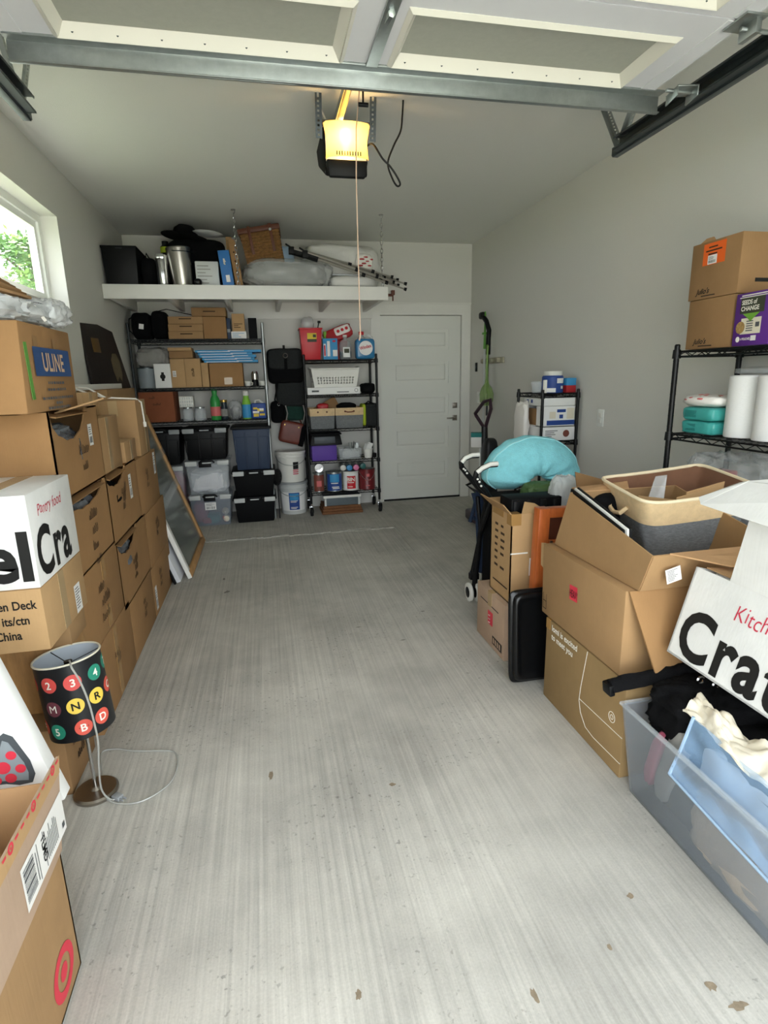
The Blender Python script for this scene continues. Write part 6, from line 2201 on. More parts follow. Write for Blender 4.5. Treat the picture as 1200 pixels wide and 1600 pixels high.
for i, dx in enumerate((-.022, .022)):
    w = MB().cyl((-1.085 + dx - .011, -2.985 + i * -.012, .061), (-1.085 + dx + .011, -2.985 - i * .012, .061), .060, n=28)
    wo = w.build('wheel', 'white_plastic', t, bevel=.006)
    MB().cyl((-1.085 + dx - .0125, -2.985 - i * .012, .061), (-1.085 + dx + .0125, -2.985 - i * .012, .061), .036, n=24).build('hub', 'black_plastic', wo, bevel=.003)
m = MB()
for i, dx in enumerate((.12, .16)):
    m.cyl((-1.085 + dx + .02, -2.7, .061), (-1.085 + dx + .04, -2.7, .061), .06, n=24)
m.build('rear_wheel', 'white_plastic', t, bevel=.006)
MB().tube([(-.92, -2.85, .455), (-.92, -2.7, .07)], .011).tube([(-.92, -2.7, .065), (-.885, -2.7, .062)], .008).build('rear_post', 'black_plastic', t)

# black plastic case on edge
mat('black_gloss', '#0a0b0d', 0.28, spec=0.5, bump=0.1, bscale=60)
t = thing('black_case', 'black moulded plastic tray standing on edge against the moving boxes', 'tray', (-1.06, -3.94, 0))
M = Matrix.Translation((-1.279, -3.975, .004)) @ rotm(rx=-4)


def tray_ring(inset, y):
    n = 48
    out = []
    for k in range(n):
        a_ = 2 * PI * k / n
        c_, s_ = math.cos(a_), math.sin(a_)
        out.append((.20 + math.copysign(abs(c_) ** .16, c_) * (.20 - inset), y, .225 + math.copysign(abs(s_) ** .16, s_) * (.225 - inset)))
    return out


def tray_part(rings):
    m = MB(M)
    n = 48
    vs = [p for r_ in rings for p in r_]
    fs = [(i * n + k, i * n + (k + 1) % n, (i + 1) * n + (k + 1) % n, (i + 1) * n + k) for i in range(len(rings) - 1) for k in range(n)]
    fs += [tuple(range(n)), tuple(reversed(range((len(rings) - 1) * n, len(rings) * n)))]
    return m.add(vs, fs)


tray_part([tray_ring(.004, .018), tray_ring(0, .012), tray_ring(0, .002), tray_ring(.006, -.004)]).build('back', 'black_gloss', t, smooth=50)
tray_part([tray_ring(.014, -.003), tray_ring(.016, -.016), tray_ring(.022, -.024), tray_ring(.032, -.026), tray_ring(.040, -.020), tray_ring(.055, -.017)]).build('raised_panel', 'black_gloss', t, smooth=50)
# orange wooden crib end
t = thing('crib_panel', 'orange-stained wooden crib end panel wedged behind the black tray', 'crib panel', (-.9, -3.85, 0))
M = Matrix.Translation((-1.125, -3.835, .004)) @ rotm(ry=1.5)
MB(M).box(0, .055, -.03, .03, 0, .80).build('post', 'orange_wood', t, bevel=.004)
MB(M).box(.50, .555, -.03, .03, 0, .80).build('post', 'orange_wood', t, bevel=.004)
MB(M).box(.055, .50, -.028, .022, .755, .80).build('rail', 'orange_wood', t, bevel=.004)
MB(M).box(.055, .50, -.016, .016, .60, .645).build('rail', 'orange_wood', t, bevel=.004)
MB(M).box(.055, .50, -.016, .016, .10, .16).build('rail', 'orange_wood', t, bevel=.004)
for k in range(7):
    MB(M).box(.085 + .058 * k, .115 + .058 * k, -.009, .009, .16, .60).build('slat', 'orange_wood', t, bevel=.003)
MB(M).box(.055, .50, -.004, .012, .645, .755).build('head_panel', 'leather_brown', t)
MB(M).cyl((.075, -.016, .635), (.075, -.021, .635), .008, n=12).build('bolt', 'nickel', t)

# carton printed "lomi is excited to meet you"
AX = -1.165
t = simple_box('large carton with white line drawing and white greeting text on floor', AX, -.66, -4.645, -4.085, 0.0, .375, 'card_olive', bev=.005)
lettering(t, 'lomi is excited', (AX, -4.135, .336), UR, ZU, .026, 'ink_white', wt='b', squeeze=.92)
lettering(t, 'to meet you', (AX, -4.135, .297), UR, ZU, .026, 'ink_white', wt='b', squeeze=.92)
m = MB()
ln = [(-4.405, .372), (-4.375, .20), (-4.37, .145), (-4.385, .10), (-4.425, .06), (-4.48, .052), (-4.645, .06)]
for a, b_ in zip(ln, ln[1:]):
    m.tube([(AX, a[0], a[1]), (AX, b_[0], b_[1])], .0016, n=4)
m.tube([(AX, -4.371, .152), (AX, -4.645, .162)], .0016, n=4)
m.tube([(AX, -4.58 + .018 * math.cos(k * PI / 8), .205 + .02 * math.sin(k * PI / 8)) for k in range(16)], .0013, n=4, closed=True)
m.tube([(AX, -4.58 + .008 * math.cos(k * PI / 5), .205 + .009 * math.sin(k * PI / 5)) for k in range(10)], .0013, n=4, closed=True)
m.build('line_drawing', 'ink_white', t)
MB().box(AX - .0012, AX + .03, -4.0855, -4.12, .33, .376).build('tape', 'tape_brown', t, smooth=0)

# heavy-sticker carton with an open side flap
t = thing('cardboard_box', 'big carton with a red HEAVY sticker and one flap hanging open', 'box', (-.9, -4.32, .378))
m = MB()
hz0, hz1 = .378, .695
vs = [(AX, -4.60, hz0), (-.66, -4.60, hz0), (-.66, -4.035, hz0 + .004), (AX, -4.035, hz0 + .004), (AX - .004, -4.605, hz1), (-.66, -4.605, hz1), (-.66, -4.03, hz1), (AX - .004, -4.03, hz1)]
m.add(vs, [(0, 3, 2, 1), (4, 5, 6, 7), (0, 1, 5, 4), (1, 2, 6, 5), (2, 3, 7, 6), (3, 0, 4, 7)])
m.build('body', 'card', t, bevel=.006)
MB().sheet([(AX + .004, -4.61, hz1), (-.93, -4.61, hz1), (-.90, -4.68, .43), (-1.10, -4.70, .425)], .005).build('flap', 'card_warm', t, smooth=0)
s = MB(xf((AX - .003, -4.258, .592), rx=-4))
s.box(-.001, 0, -.055, 0, -.06, .0)
st_ = s.build('sticker', 'red_sticker', t, smooth=0)
lettering(t, 'HEAVY', (AX - .0045, -4.263, .545), UR, ZU, .032, 'ink_black', wt='r', lift=.001, squeeze=.40)
m = MB()
for k in range(2):
    patch(m, (AX - .002, -4.05, .41 + k * .035), UR, ZU, .03, .003, .0015)
patch(m, (AX - .002, -4.05, .41), UR, ZU, .003, .07, .0015)
patch(m, (AX - .002, -4.078, .41), UR, ZU, .003, .07, .0015)
m.build('print', 'ink_black', t, smooth=0)
MB().sheet([(AX + .01, -4.03, hz1 - .12), (AX + .01, -3.995, hz1 - .11), (AX + .01, -3.99, hz1 - .01), (AX + .01, -4.03, hz1)], .004).build('torn_edge', 'card_light', t, smooth=0)

# slanted open carton on top
t = thing('cardboard_box', 'slanted open carton holding a fabric basket and black folders', 'box', (-.9, -4.35, .698))
BX, BX2 = -1.132, -.655
A, B, Cc, D = (-4.165, .942), (-4.065, .70), (-4.622, .70), (-4.672, .836)
for nm, pts in (('wall', [(BX, *A), (BX, *B), (BX, *Cc), (BX, *D)]), ('wall', [(BX2, *A), (BX2, *B), (BX2, *Cc), (BX2, *D)]), ('wall', [(BX, *A), (BX2, *A), (BX2, *B), (BX, *B)]), ('wall', [(BX, *D), (BX2, *D), (BX2, *Cc), (BX, *Cc)]), ('floor', [(BX, *B), (BX2, *B), (BX2, *Cc), (BX, *Cc)])):
    MB().sheet(pts, .006).build(nm, 'card', t, smooth=0)
MB().sheet([(BX + .02, A[0], A[1]), (BX + .26, A[0], A[1]), (BX + .30, A[0] + .07, A[1] + .015), (BX + .05, A[0] + .08, A[1] + .0)], .005).build('flap', 'card_inside', t, smooth=0)
MB().sheet([(BX + .06, D[0], D[1] + .002), (BX2, D[0], D[1] + .002), (BX2 - .02, D[0] - .12, D[1] - .005), (BX + .20, D[0] - .10, D[1] - .02)], .005).build('flap', 'card_inside', t, smooth=0)
sticker(t, (BX + .06, D[0] - .0005, .735), (1, -.0, .25), (-.25, 0, 1), .055, .05, barcode=False, seed=31)
for k, (dx, mt, lab) in enumerate(((.012, 'black_plastic', 'black folder standing at the edge of the slanted carton'), (.028, 'white_plastic', 'white folder beside the black one in the slanted carton'), (.040, 'black_plastic', 'second black folder behind the white folder'))):
    m = MB()
    m.sheet([(BX + dx, -4.10, .72), (BX + dx, -4.52, .72), (BX + dx, -4.50, .875 + .002 * k), (BX + dx, -4.15, .955 + .002 * k)], .008)
    tag(m.build('folder', mt, bevel=.001), lab, 'folder')
tag(MB().soft((-.93, -4.14, .83), (.22, .12, .2), .5, noise=.06, seed=121).build('black_pouch', 'black_fabric'), 'black pouch tucked behind the fabric basket', 'pouch')
# fabric basket
t = thing('fabric_basket', 'large grey heather basket with tan canvas band and brown lining', 'basket', (-.76, -4.3, .71))
BM = Matrix.Translation((-.715, -4.235, .722)) @ rotm(rx=6, ry=-5, rz=-5)


def rrect(hx, hy, e, k, n):
    a = 2 * PI * k / n
    c, s_ = math.cos(a), math.sin(a)
    return math.copysign(abs(c) ** e, c) * hx, math.copysign(abs(s_) ** e, s_) * hy


def loft(rings, e=.27, n=64, wob=0.0):
    """rings: list of (hx, hy, z)"""
    def fn(u, v):
        f_ = v * (len(rings) - 1)
        i = min(int(f_), len(rings) - 2)
        q = f_ - i
        hx = rings[i][0] * (1 - q) + rings[i + 1][0] * q
        hy = rings[i][1] * (1 - q) + rings[i + 1][1] * q
        zz = rings[i][2] * (1 - q) + rings[i + 1][2] * q
        x, y = rrect(hx, hy, e, u * n, n)
        w_ = wob * math.sin(u * 2 * PI * 7 + zz * 20)
        return (x * (1 + w_), y * (1 + w_), zz + .012 * abs(x / max(hx, 1e-4)) ** 3 * (zz / .3))
    return fn


m = MB(BM)
m.grid(loft([(.002, .002, .0), (.175, .135, .0), (.19, .15, .05), (.214, .167, .158)], wob=.012), 64, 9, closed_u=True)
m.build('body', 'grey_heather', t)
m = MB(BM)
m.grid(loft([(.2155, .1685, .156), (.222, .174, .20), (.230, .180, .25)], wob=.004), 64, 4, closed_u=True)
m.build('band', 'tan_canvas', t)
m = MB(BM)
m.grid(loft([(.002, .002, .02), (.165, .125, .02), (.20, .155, .145), (.225, .175, .249)], wob=.012), 64, 9, closed_u=True)
m.build('lining', 'brown_lining', t)
m = MB(BM)
fn = loft([(.228, .178, .25), (.228, .178, .251)])
m.tube([fn(k / 64, 0) for k in range(64)], .007, n=8, closed=True)
m.build('rim_piping', 'cream_piping', t)
m = MB(BM)
m.tube([(-.222, .05, .20), (-.245, .04, .178), (-.25, 0, .168), (-.245, -.04, .178), (-.222, -.05, .20)], .009, n=8)
m.build('handle', 'tan_canvas', t)
m = MB(BM)
for k, (a, b_, c_) in enumerate(((-.06, -.08, .235), (.0, -.05, .24))):
    m.sheet([(a, b_, .03), (a + .17, b_ + .02, .03), (a + .20, b_ + .03, c_), (a + .02, b_ + .0, c_ - .01)], .004)
m.sheet([(-.07, -.09, .03), (-.12, .02, .03), (-.13, .03, .21), (-.05, -.09, .22)], .004)
tag(m.build('kraft_insert', 'kraft_card'), 'folded kraft card insert inside the fabric basket', 'card insert')
m = MB(BM)
m.sheet([(-.17, -.03, .06), (-.09, -.06, .06), (-.02, .02, .285), (-.05, .05, .275)], .003)
tag(m.build('plastic_sleeve', 'film_wrap'), 'clear plastic sleeve sticking up in the fabric basket', 'sleeve')
# dark bag filling the gap by the rack
tag(MB().soft((-.53, -4.42, .40), (.22, .42, .80), .35, noise=.04, seed=131, flat=.01).build('duffel_bag', 'black_fabric'), 'black bag stuffed between the cartons and wall rack', 'bag')

# ---- clear bin in the front right corner
t = thing('clear_bin', 'long clear plastic bin full of clothes in the front right', 'bin', (-.95, -5.15, 0))
KX0, KX1, KY0, KY1, KZ = -1.20, -.70, -5.62, -4.675, .325
MB().shell(KX0, KX1, KY0, KY1, 0.0, KZ, .034, .004).build('body', 'smoke_plastic', t, bevel=.012)
m = MB()
m.tube([(KX0, KY0, KZ), (KX1, KY0, KZ), (KX1, KY1, KZ), (KX0, KY1, KZ)], .009, n=6, closed=True)
m.build('rim', 'clear_plastic', t)
tag(MB().soft((-.935, -5.14, .135), (.41, .86, .25), .35, 50, 24, noise=.03, seed=141, crum=.08, cf=3).build('dark_clothes', 'charcoal_fabric'), 'dark grey clothes filling the bottom of clear bin', 'clothes')
tag(MB().soft((-1.125, -5.15, .145), (.09, .36, .21), .5, 50, 24, noise=.08, seed=142, crum=.14, cf=2.5).build('knit_sweater', 'beige_knit'), 'beige knit sweater pressed against the clear bin side', 'sweater')
tag(MB(xf((-1.145, -4.795, .19), rx=12)).soft((0, 0, 0), (.05, .045, .22), .6, noise=.06, seed=143).build('pink_garment', 'pink_cloth'), 'narrow pink garment at the far end of clear bin', 'garment')
tag(MB(xf((-1.138, -4.86, .21), rx=14)).soft((0, 0, 0), (.06, .07, .30), .6, noise=.06, seed=144).build('grey_garment', 'grey_cloth'), 'grey garment next to the pink one in clear bin', 'garment')
t = thing('black_jacket', 'black jacket with straps heaped over the far end of clear bin', 'jacket', (-1.0, -4.85, .3))
MB().soft((-.985, -4.83, .345), (.33, .25, .19), .55, 80, 36, noise=.06, nf=3, seed=145, crum=.16, cf=3).build('body', 'black_fabric', t)
MB().grid(lambda u, v: (-1.245 + .34 * v, -4.665 - .05 * v + .03 * (u - .5), .375 + .06 * v + .022 * math.sin(PI * u) + .006 * mnoise.noise(V((v * 9, u * 3, 1)))), 8, 20).build('flat_strap', 'black_fabric', t, solid=.016)
MB(xf((-1.25, -4.665, .382), ry=-8)).box(-.008, .012, -.022, .022, -.020, .020).build('strap_end', 'black_plastic', t, bevel=.004)
MB().tube([(-1.06, -4.80, .44), (-1.07, -4.85, .40), (-1.075, -4.88, .34)], .010, n=8).build('sleeve_cord', 'black_fabric', t)
m = MB()
m.tube([(-1.02 + .012 * math.cos(k * PI / 5), -4.80, .455 + .012 * math.sin(k * PI / 5)) for k in range(10)], .004, n=5, closed=True)
m.tube([(-.99 + .012 * math.cos(k * PI / 5), -4.83, .45 + .012 * math.sin(k * PI / 5)) for k in range(10)], .004, n=5, closed=True)
m.build('ring', 'chrome', t)
tag(MB().soft((-.97, -5.20, .33), (.30, .52, .16), .5, 70, 30, noise=.05, seed=146, crum=.12, cf=3).build('black_bag', 'black_fabric'), 'long black bag lying along the clear bin under the white carton', 'bag')
m = MB()
m.grid(lambda u, v: (-1.150 + .085 * u + .010 * math.sin(11 * v + 3 * u), -4.885 - .50 * v + .03 * u, .420 - .045 * v + .028 * math.sin(PI * u * .8) + .05 * (mnoise.noise(V((u * 3, v * 7, 1))) + .6 * mnoise.noise(V((u * 6, v * 15, 4)))) * (.35 + .4 * u)), 24, 80)
tag(m.build('cream_cloth', 'cream_cloth', solid=.006), 'cream cotton cloth lying over the black bag', 'cloth')
# blue zip bag over the rim
t = thing('zip_bag', 'pale blue translucent zip bag draped over the clear bin rim', 'bag', (-1.17, -5.1, .2))
m = MB()
m.grid(lambda u, v: (-1.155 - .050 * u + .016 * mnoise.noise(V((u * 3, v * 6, 2))) * min(1, 6 * u * (1.05 - u)), -4.93 + .005 * u - .55 * v, .43 - .185 * u - .04 * v + .012 * mnoise.noise(V((u * 2, v * 5, 7)))), 20, 50)
m.build('film', 'blue_film', t, solid=.003)
m = MB()
m.tube([(-1.153, -4.931, .432), (-1.18, -4.928, .33), (-1.208, -4.925, .246)], .005, n=6)
m.tube([(-1.208, -4.925, .246), (-1.21, -5.15, .228), (-1.21, -5.46, .205)], .004, n=6)
m.build('edge', 'pale_blue_cloth', t)
tag(MB().soft((-1.115, -5.08, .29), (.035, .26, .14), .5, noise=.05, seed=147).build('white_garment', 'white_cloth'), 'white garment inside the blue zip bag', 'garment')

# ---- white lettered carton tipped on the bin
t = thing('white_carton', 'tipped white carton with giant black lettering and red handwritten Kitchen', 'box', (-.9, -5.0, .5))
KM = Matrix.Translation((-1.082, -4.715, .522)) @ rotm(ry=15)
KH, KL, KW = .292, .56, .36
m = MB(KM)
m.box(0, .006, -KL, 0, 0, KH).box(KW - .006, KW, -KL, 0, 0, KH).box(0, KW, -KL, 0, 0, .006).box(0, KW, -.006, 0, 0, KH).box(0, KW, -KL, -KL + .006, 0, KH)
m.build('body', 'card_white', t, smooth=0)
lettering(t, 'Crate', (-.0002, -.022, .020), UR, ZU, .150, 'ink_black', wt='h', M=KM, track=.09, squeeze=.87, lift=.0012, split=True)
lettering(t, 'Kitchen', (-.0002, -.185, .195), UR, (0, 0, 1), .045, 'ink_red', wt='t', M=KM, shear=.15, wob=.08, squeeze=.8, lift=.0016, split=True)
m = MB(KM)
m.sheet([(0, -.135, KH), (0, -KL, KH), (-.055, -KL, KH + .21), (-.055, -.175, KH + .21)], .005)
f1 = m.build('flap', 'card_white', t, smooth=0)
m = MB()
m.sheet([(-1.062, -4.765, 1.020), (-1.055, -5.25, 1.0), (-1.0, -5.25, 1.13), (-1.0, -4.86, 1.10)], .005)
m.build('flap', 'card_white', t, smooth=0)
m = MB()
m.sheet([(-1.062, -4.765, 1.021), (-1.0, -4.86, 1.102), (-1.0, -5.25, 1.132), (-.93, -5.25, 1.20), (-.97, -4.80, 1.085), (-1.05, -4.742, 1.035)], .004)
m.build('flap', 'card_white', t, smooth=0)
m = MB(KM)
m.sheet([(KW, -.01, KH), (KW, -KL, KH), (KW + .1, -KL, KH + .1), (KW + .1, -.01, KH + .1)], .005)
m.build('flap', 'card_white', t, smooth=0)
tag(MB(KM).box(.05, .25, -.30, -.03, .24, .30).build('paper_stack', 'paper_white', bevel=.002), 'stack of white papers in the tipped white carton', 'papers')
tag(MB(KM @ xf((.02, -.02, KH + .004), ry=-8)).box(0, .30, -.18, 0, 0, .004).build('cardboard_sheet', 'card_inside'), 'loose brown cardboard sheet over the tipped white carton', 'cardboard')

# ---------------------------------------------------------------- racks on the right wall
rack('wall_rack', 'tall black wire rack beside the right wall holding paper towels', -.38, -.03, -4.67, -3.756, (1.497, 1.112, .70, .25), 1.52, 'black_metal', along='x')
z = 1.499
for i, (z0, z1, y0, y1, lab) in enumerate(((z, z + .212, -4.045, -3.785, 'lower brown carton with small black script on wall rack'), (z + .214, z + .45, -4.05, -3.772, 'upper brown carton with an orange label and black script'))):
    t = thing('cardboard_box', lab, 'box', (-.2, -3.92, z0))
    MB().box(-.362, -.05, y0, y1, z0, z1).build('body', 'card_dull', t, bevel=.003)
    lettering(t, "Julio's", (-.362, y1 - .05, z0 + .022), UR, ZU, .022, 'ink_black', wt='b', shear=.35, squeeze=1.0)
    m = MB()
    patch(m, (-.362, y1 - .08, z0 + .010), UR, ZU, .08, .004, .0012)
    m.build('print', 'ink_black', t, smooth=0)
    if i:
        patch(m := MB(), (-.362, y1 - .07, z1 - .098), UR, ZU, .125, .088, .0012)
        m.build('orange_label', 'orange_label', t, smooth=0)
        m = MB()
        for k, (a, w_) in enumerate(((.10, .05), (.085, .09), (.10, .05))):
            patch(m, (-.362, y1 - a, z1 - .030 - k * .014), UR, ZU, w_, .006, .002)
        m.build('label_print', 'ink_brown', t, smooth=0)
        sticker(t, (-.3635, y1 - .10, z1 - .096), UR, ZU, .052, .036, seed=33, name='barcode_label')
        # curled cardboard hand holes at the top
        MB().sheet([(-.35, y1 - .03, z1), (-.35, y1 - .12, z1), (-.345, y1 - .10, z1 + .018), (-.345, y1 - .06, z1 + .018)], .004).build('flap', 'card_inside', t, smooth=0)
        MB().box(-.28, -.21, y0 - .0012, y0, z0 + .045, z0 + .06).build('hand_hole', 'ink_black', t)
t = thing('rice_box', 'purple carton with a green leaf emblem and white lettering on wall rack', 'box', (-.25, -4.15, z))
RM = Matrix.Translation((-.368, -4.062, z)) @ rotm(rz=-4)
MB(RM).box(0, .11, -.19, 0, 0, .205).build('body', 'purple_box', t, bevel=.002)
patch(m := MB(RM), (0, -.028, .125), UR, ZU, .125, .062, .0012)
m.build('panel_dark', 'dark_olive_print', t, smooth=0)
m = MB(RM)
m.add([(-.002, -.045, .125), (-.002, -.135, .125), (-.002, -.105, .105), (-.002, -.09, .092), (-.002, -.075, .105)], [(0, 1, 2, 3, 4)])
m.build('leaf_print', 'leaf_green_print', t, smooth=0)
lettering(t, 'SEEDS of', (0, -.035, .160), UR, ZU, .017, 'ink_white', wt='b', M=RM, squeeze=.85, lift=.002)
lettering(t, 'CHANGE', (0, -.033, .136), UR, ZU, .017, 'ink_white', wt='b', M=RM, squeeze=.95, lift=.002)
patch(m := MB(RM), (0, -.040, .045), UR, ZU, .105, .062, .0010)
m.build('panel_pale', 'print_beige', t, smooth=0)
m = MB(RM)
disc(m, (0, -.040, .072), UR, ZU, .024, .0025)
m.build('grain_picture', 'grain_print', t, smooth=0)
m = MB(RM)
for k in range(5):
    patch(m, (0, -.070, .092 - k * .009), UR, ZU, .035, .004, .002)
patch(m, (0, -.118, .07), UR, ZU, .02, .018, .002)
m.build('print', 'ink_grey', t, smooth=0)
m = MB(RM)
disc(m, (0, -.032, .026), UR, ZU, .011, .0015)
patch(m, (0, -.10, .018), UR, ZU, .028, .02, .0015)
m.build('seal', 'label_white', t, smooth=0)
lettering(t, '6 POUCHES', (0, -.047, .022), UR, ZU, .009, 'ink_white', wt='b', M=RM, squeeze=.75, lift=.0015)
m = MB(RM)
patch(m, (0, -.03, .193), UR, ZU, .14, .004, .0015)
patch(m, (0, -.02, .186), UR, ZU, .16, .003, .0015)
m.build('print_white', 'ink_white', t, smooth=0)
z = 1.114
for i, (x, y, lab) in enumerate(((-.245, -4.045, 'roll of white paper towels nearest the teal wipes'), (-.25, -4.20, 'second roll of white paper towels towards the front on wall rack'), (-.11, -4.12, 'roll of white paper towels at the back of the shelf'))):
    t = thing('paper_towel_roll', lab, 'paper towels', (x, y, z), group='paper towel rolls on the wall rack')
    MB().lathe([(.02, 0), (.068, 0), (.071, .004), (.071, .262), (.068, .266), (.022, .266), (.02, .262)], (x, y, z), 36).build('roll', 'towel_paper', t)
    MB().lathe([(.0205, .002), (.0205, .264), (.0185, .264), (.0185, .002)], (x, y, z), 20).build('core', 'card', t)
tag(MB().soft((-.17, -4.12, z + .285), (.22, .34, .035), .6, 30, 10, noise=.1, seed=150).build('plastic_wrapper', 'film_wrap'), 'clear wrapper lying over the paper towel rolls', 'wrapper')
for i in range(2):
    t = thing('wipes_pack', 'teal pack of wipes, %s of two stacked on wall rack' % ('lower' if i == 0 else 'upper'), 'wipes', (-.27, -3.88, z + .06 * i), group='teal wipes packs')
    MB().soft((-.255, -3.872, z + .031 + .062 * i), (.17, .20, .062), .3, 50, 18, noise=.02, seed=151 + i, crum=.05, cf=4).build('pack', 'teal_pack', t)
    MB().box(-.341, -.337, -3.875, -3.80, z + .015 + .062 * i, z + .048 + .062 * i).build('label', 'teal_dark', t, bevel=.002)
t = thing('floral_pack', 'white floral pouch lying on the teal wipes packs', 'pouch', (-.27, -3.87, z + .125))
MB().soft((-.255, -3.862, z + .152), (.18, .235, .055), .7, 50, 18, noise=.03, seed=155, crum=.08, cf=3).build('pouch', 'white_pack', t)
m = MB()
r = random.Random(12)
for k in range(11):
    dx, dy = r.uniform(-.082, .02), r.uniform(-.095, .095)
    q = 1 - (dx / .09) ** 2 - (dy / .118) ** 2
    if q > .02:
        m.soft((-.255 + dx, -3.862 + dy, z + .152 + .0265 * q ** .45), (.026, .034, .010), .9, 10, 6)
m.build('rose_print', 'rose_print', t)
m = MB()
for k in range(9):
    dx, dy = r.uniform(-.082, .02), r.uniform(-.095, .095)
    q = 1 - (dx / .09) ** 2 - (dy / .118) ** 2
    if q > .02:
        m.soft((-.255 + dx, -3.862 + dy, z + .152 + .0268 * q ** .45), (.016, .018, .009), .9, 8, 5)
m.build('leaf_print', 'green_print', t)
z = .702
t = thing('plastic_bag', 'crinkled clear bag with a red packet on the wall rack lower shelf', 'bag', (-.2, -4.1, z))
MB().soft((-.21, -4.08, z + .15), (.30, .60, .34), .6, 90, 40, noise=.06, nf=4, seed=160, flat=.02, crum=.2, cf=4).build('bag', 'film_wrap', t, smooth=45)
MB(xf((-.27, -4.0, z + .17), rz=15)).box(-.03, .03, -.05, .05, -.08, .09).build('packet', 'red_film', t, bevel=.01)
MB().soft((-.2, -4.2, z + .10), (.2, .25, .18), .6, noise=.1, seed=161).build('contents', 'white_cloth', t)

# small rack by the door end
rack('small_rack', 'small black wire rack by the right wall behind the aqua cushion', -.315, -.03, -2.33, -1.93, (1.262, .915, .52, .15), 1.285, 'black_metal', along='x', r=.011)
z = 1.264
t = thing('supplement_tub', 'white-lidded blue plastic tub on the small black rack', 'tub', (-.18, -2.22, z))
MB().lathe([(0, 0), (.074, 0), (.078, .005), (.078, .115), (.07, .125), (0, .125)], (-.185, -2.225, z), 32).build('body', 'deep_blue_print', t)
MB().lathe([(0, .125), (.064, .125), (.066, .129), (.066, .155), (.06, .158), (0, .158)], (-.185, -2.225, z), 32).build('lid', 'white_plastic', t)
m = MB()
wrap_patch(m, -.185, -2.225, z, lambda q: .078, -95, -45, .07, .105)
wrap_patch(m, -.185, -2.225, z, lambda q: .078, -150, -100, .005, .035)
wrap_patch(m, -.185, -2.225, z, lambda q: .078, -70, -50, .03, .05)
m.build('label', 'paper_white', t)
t = thing('snack_box', 'small red and blue carton beside the blue tub', 'box', (-.08, -2.26, z))
MB().box(-.112, -.035, -2.30, -2.2, z, z + .105).build('body', 'red_film', t, bevel=.003)
MB().box(-.1125, -.0345, -2.301, -2.20, z + .052, z + .1055).build('upper_print', 'sky_blue_print', t, bevel=.002)
tag(MB().lathe([(0, 0), (.036, 0), (.048, .082), (.045, .082), (.034, .004), (0, .004)], (-.275, -2.16, z), 24).build('plastic_cup', 'clear_plastic'), 'clear plastic cup on the small black rack', 'cup')
tag(MB().cyl((-.255, -2.25, z), (-.255, -2.25, z + .095), .018, n=16).build('white_bottle', 'white_plastic', bevel=.004), 'slim white bottle between the cup and blue tub', 'bottle')
z = .917
t = simple_box('white carton with a pictured pet, lower on the small black rack', -.302, -.04, -2.325, -1.98, z, z + .10, 'paper_white', name='printed_box')
disc(m := MB(), (-.11, -2.325, z + .05), (1, 0, 0), ZU, .026, .0015)
m.build('picture', 'brown_can', t, smooth=0)
dash(t, (-.28, -2.325, z + .07), .10, .005, 'ink_grey', n=4, gap=.014)
t = thing('printed_box', 'white and navy open carton of supplies on the small black rack', 'box', (-.17, -2.15, z + .102))
m = MB()
q0 = z + .102
m.box(-.302, -.04, -2.322, -2.316, q0, q0 + .15).box(-.046, -.04, -2.322, -1.98, q0, q0 + .15).box(-.302, -.04, -1.986, -1.98, q0, q0 + .15).box(-.302, -.04, -2.322, -1.98, q0, q0 + .005).box(-.302, -.296, -2.322, -2.22, q0, q0 + .15).box(-.302, -.296, -2.08, -1.98, q0, q0 + .15)
m.build('body', 'paper_white', t, smooth=0)
MB().box(-.295, -.29, -2.31, -2.0, q0 + .006, q0 + .13).build('inner_board', 'card_dull', t)
m = MB()
patch(m, (-.27, -2.322, q0 + .012), (1, 0, 0), ZU, .225, .035, .0012)
patch(m, (-.19, -2.322, q0 + .105), (1, 0, 0), ZU, .07, .022, .0012)
patch(m, (-.17, -2.322, q0 + .06), (1, 0, 0), ZU, .03, .028, .0012)
m.build('navy_print', 'deep_blue_print', t, smooth=0)
patch(MB(), (-.11, -2.322, q0 + .055), (1, 0, 0), ZU, .06, .08, .0012).build('beige_print', 'print_beige', t, smooth=0)
patch(MB(), (-.25, -2.322, q0 + .06), (1, 0, 0), ZU, .05, .05, .0012).build('beige_print', 'print_beige', t, smooth=0)
t = simple_box('flat white carton topping the supplies carton on small rack', -.30, -.045, -2.32, -2.0, q0 + .152, q0 + .215, 'paper_white', name='printed_box')
patch(m := MB(), (-.30, -2.05, q0 + .165), UR, ZU, .03, .03, .0012)
patch(m, (-.30, -2.12, q0 + .17), UR, ZU, .03, .025, .0012)
m.build('print', 'deep_blue_print', t, smooth=0)
tag(MB().soft((-.345, -2.06, 1.02), (.06, .20, .34), .6, 26, 14, noise=.12, seed=171, folds=.05).build('printed_bag', 'white_pack'), 'crumpled white printed bag hanging off the small black rack', 'bag')
t = thing('mixer_stand', 'black angled bracket standing under the top shelf of small rack', 'bracket', (-.12, -2.1, q0 + .216))
MB(xf((-.135, -2.1, q0 + .2165), ry=18)).box(-.012, .012, -.02, .02, 0, .10).build('arm', 'black_plastic', t, bevel=.004)
MB().box(-.17, -.09, -2.13, -2.07, q0 + .2165, q0 + .225).build('foot', 'black_plastic', t, bevel=.003)

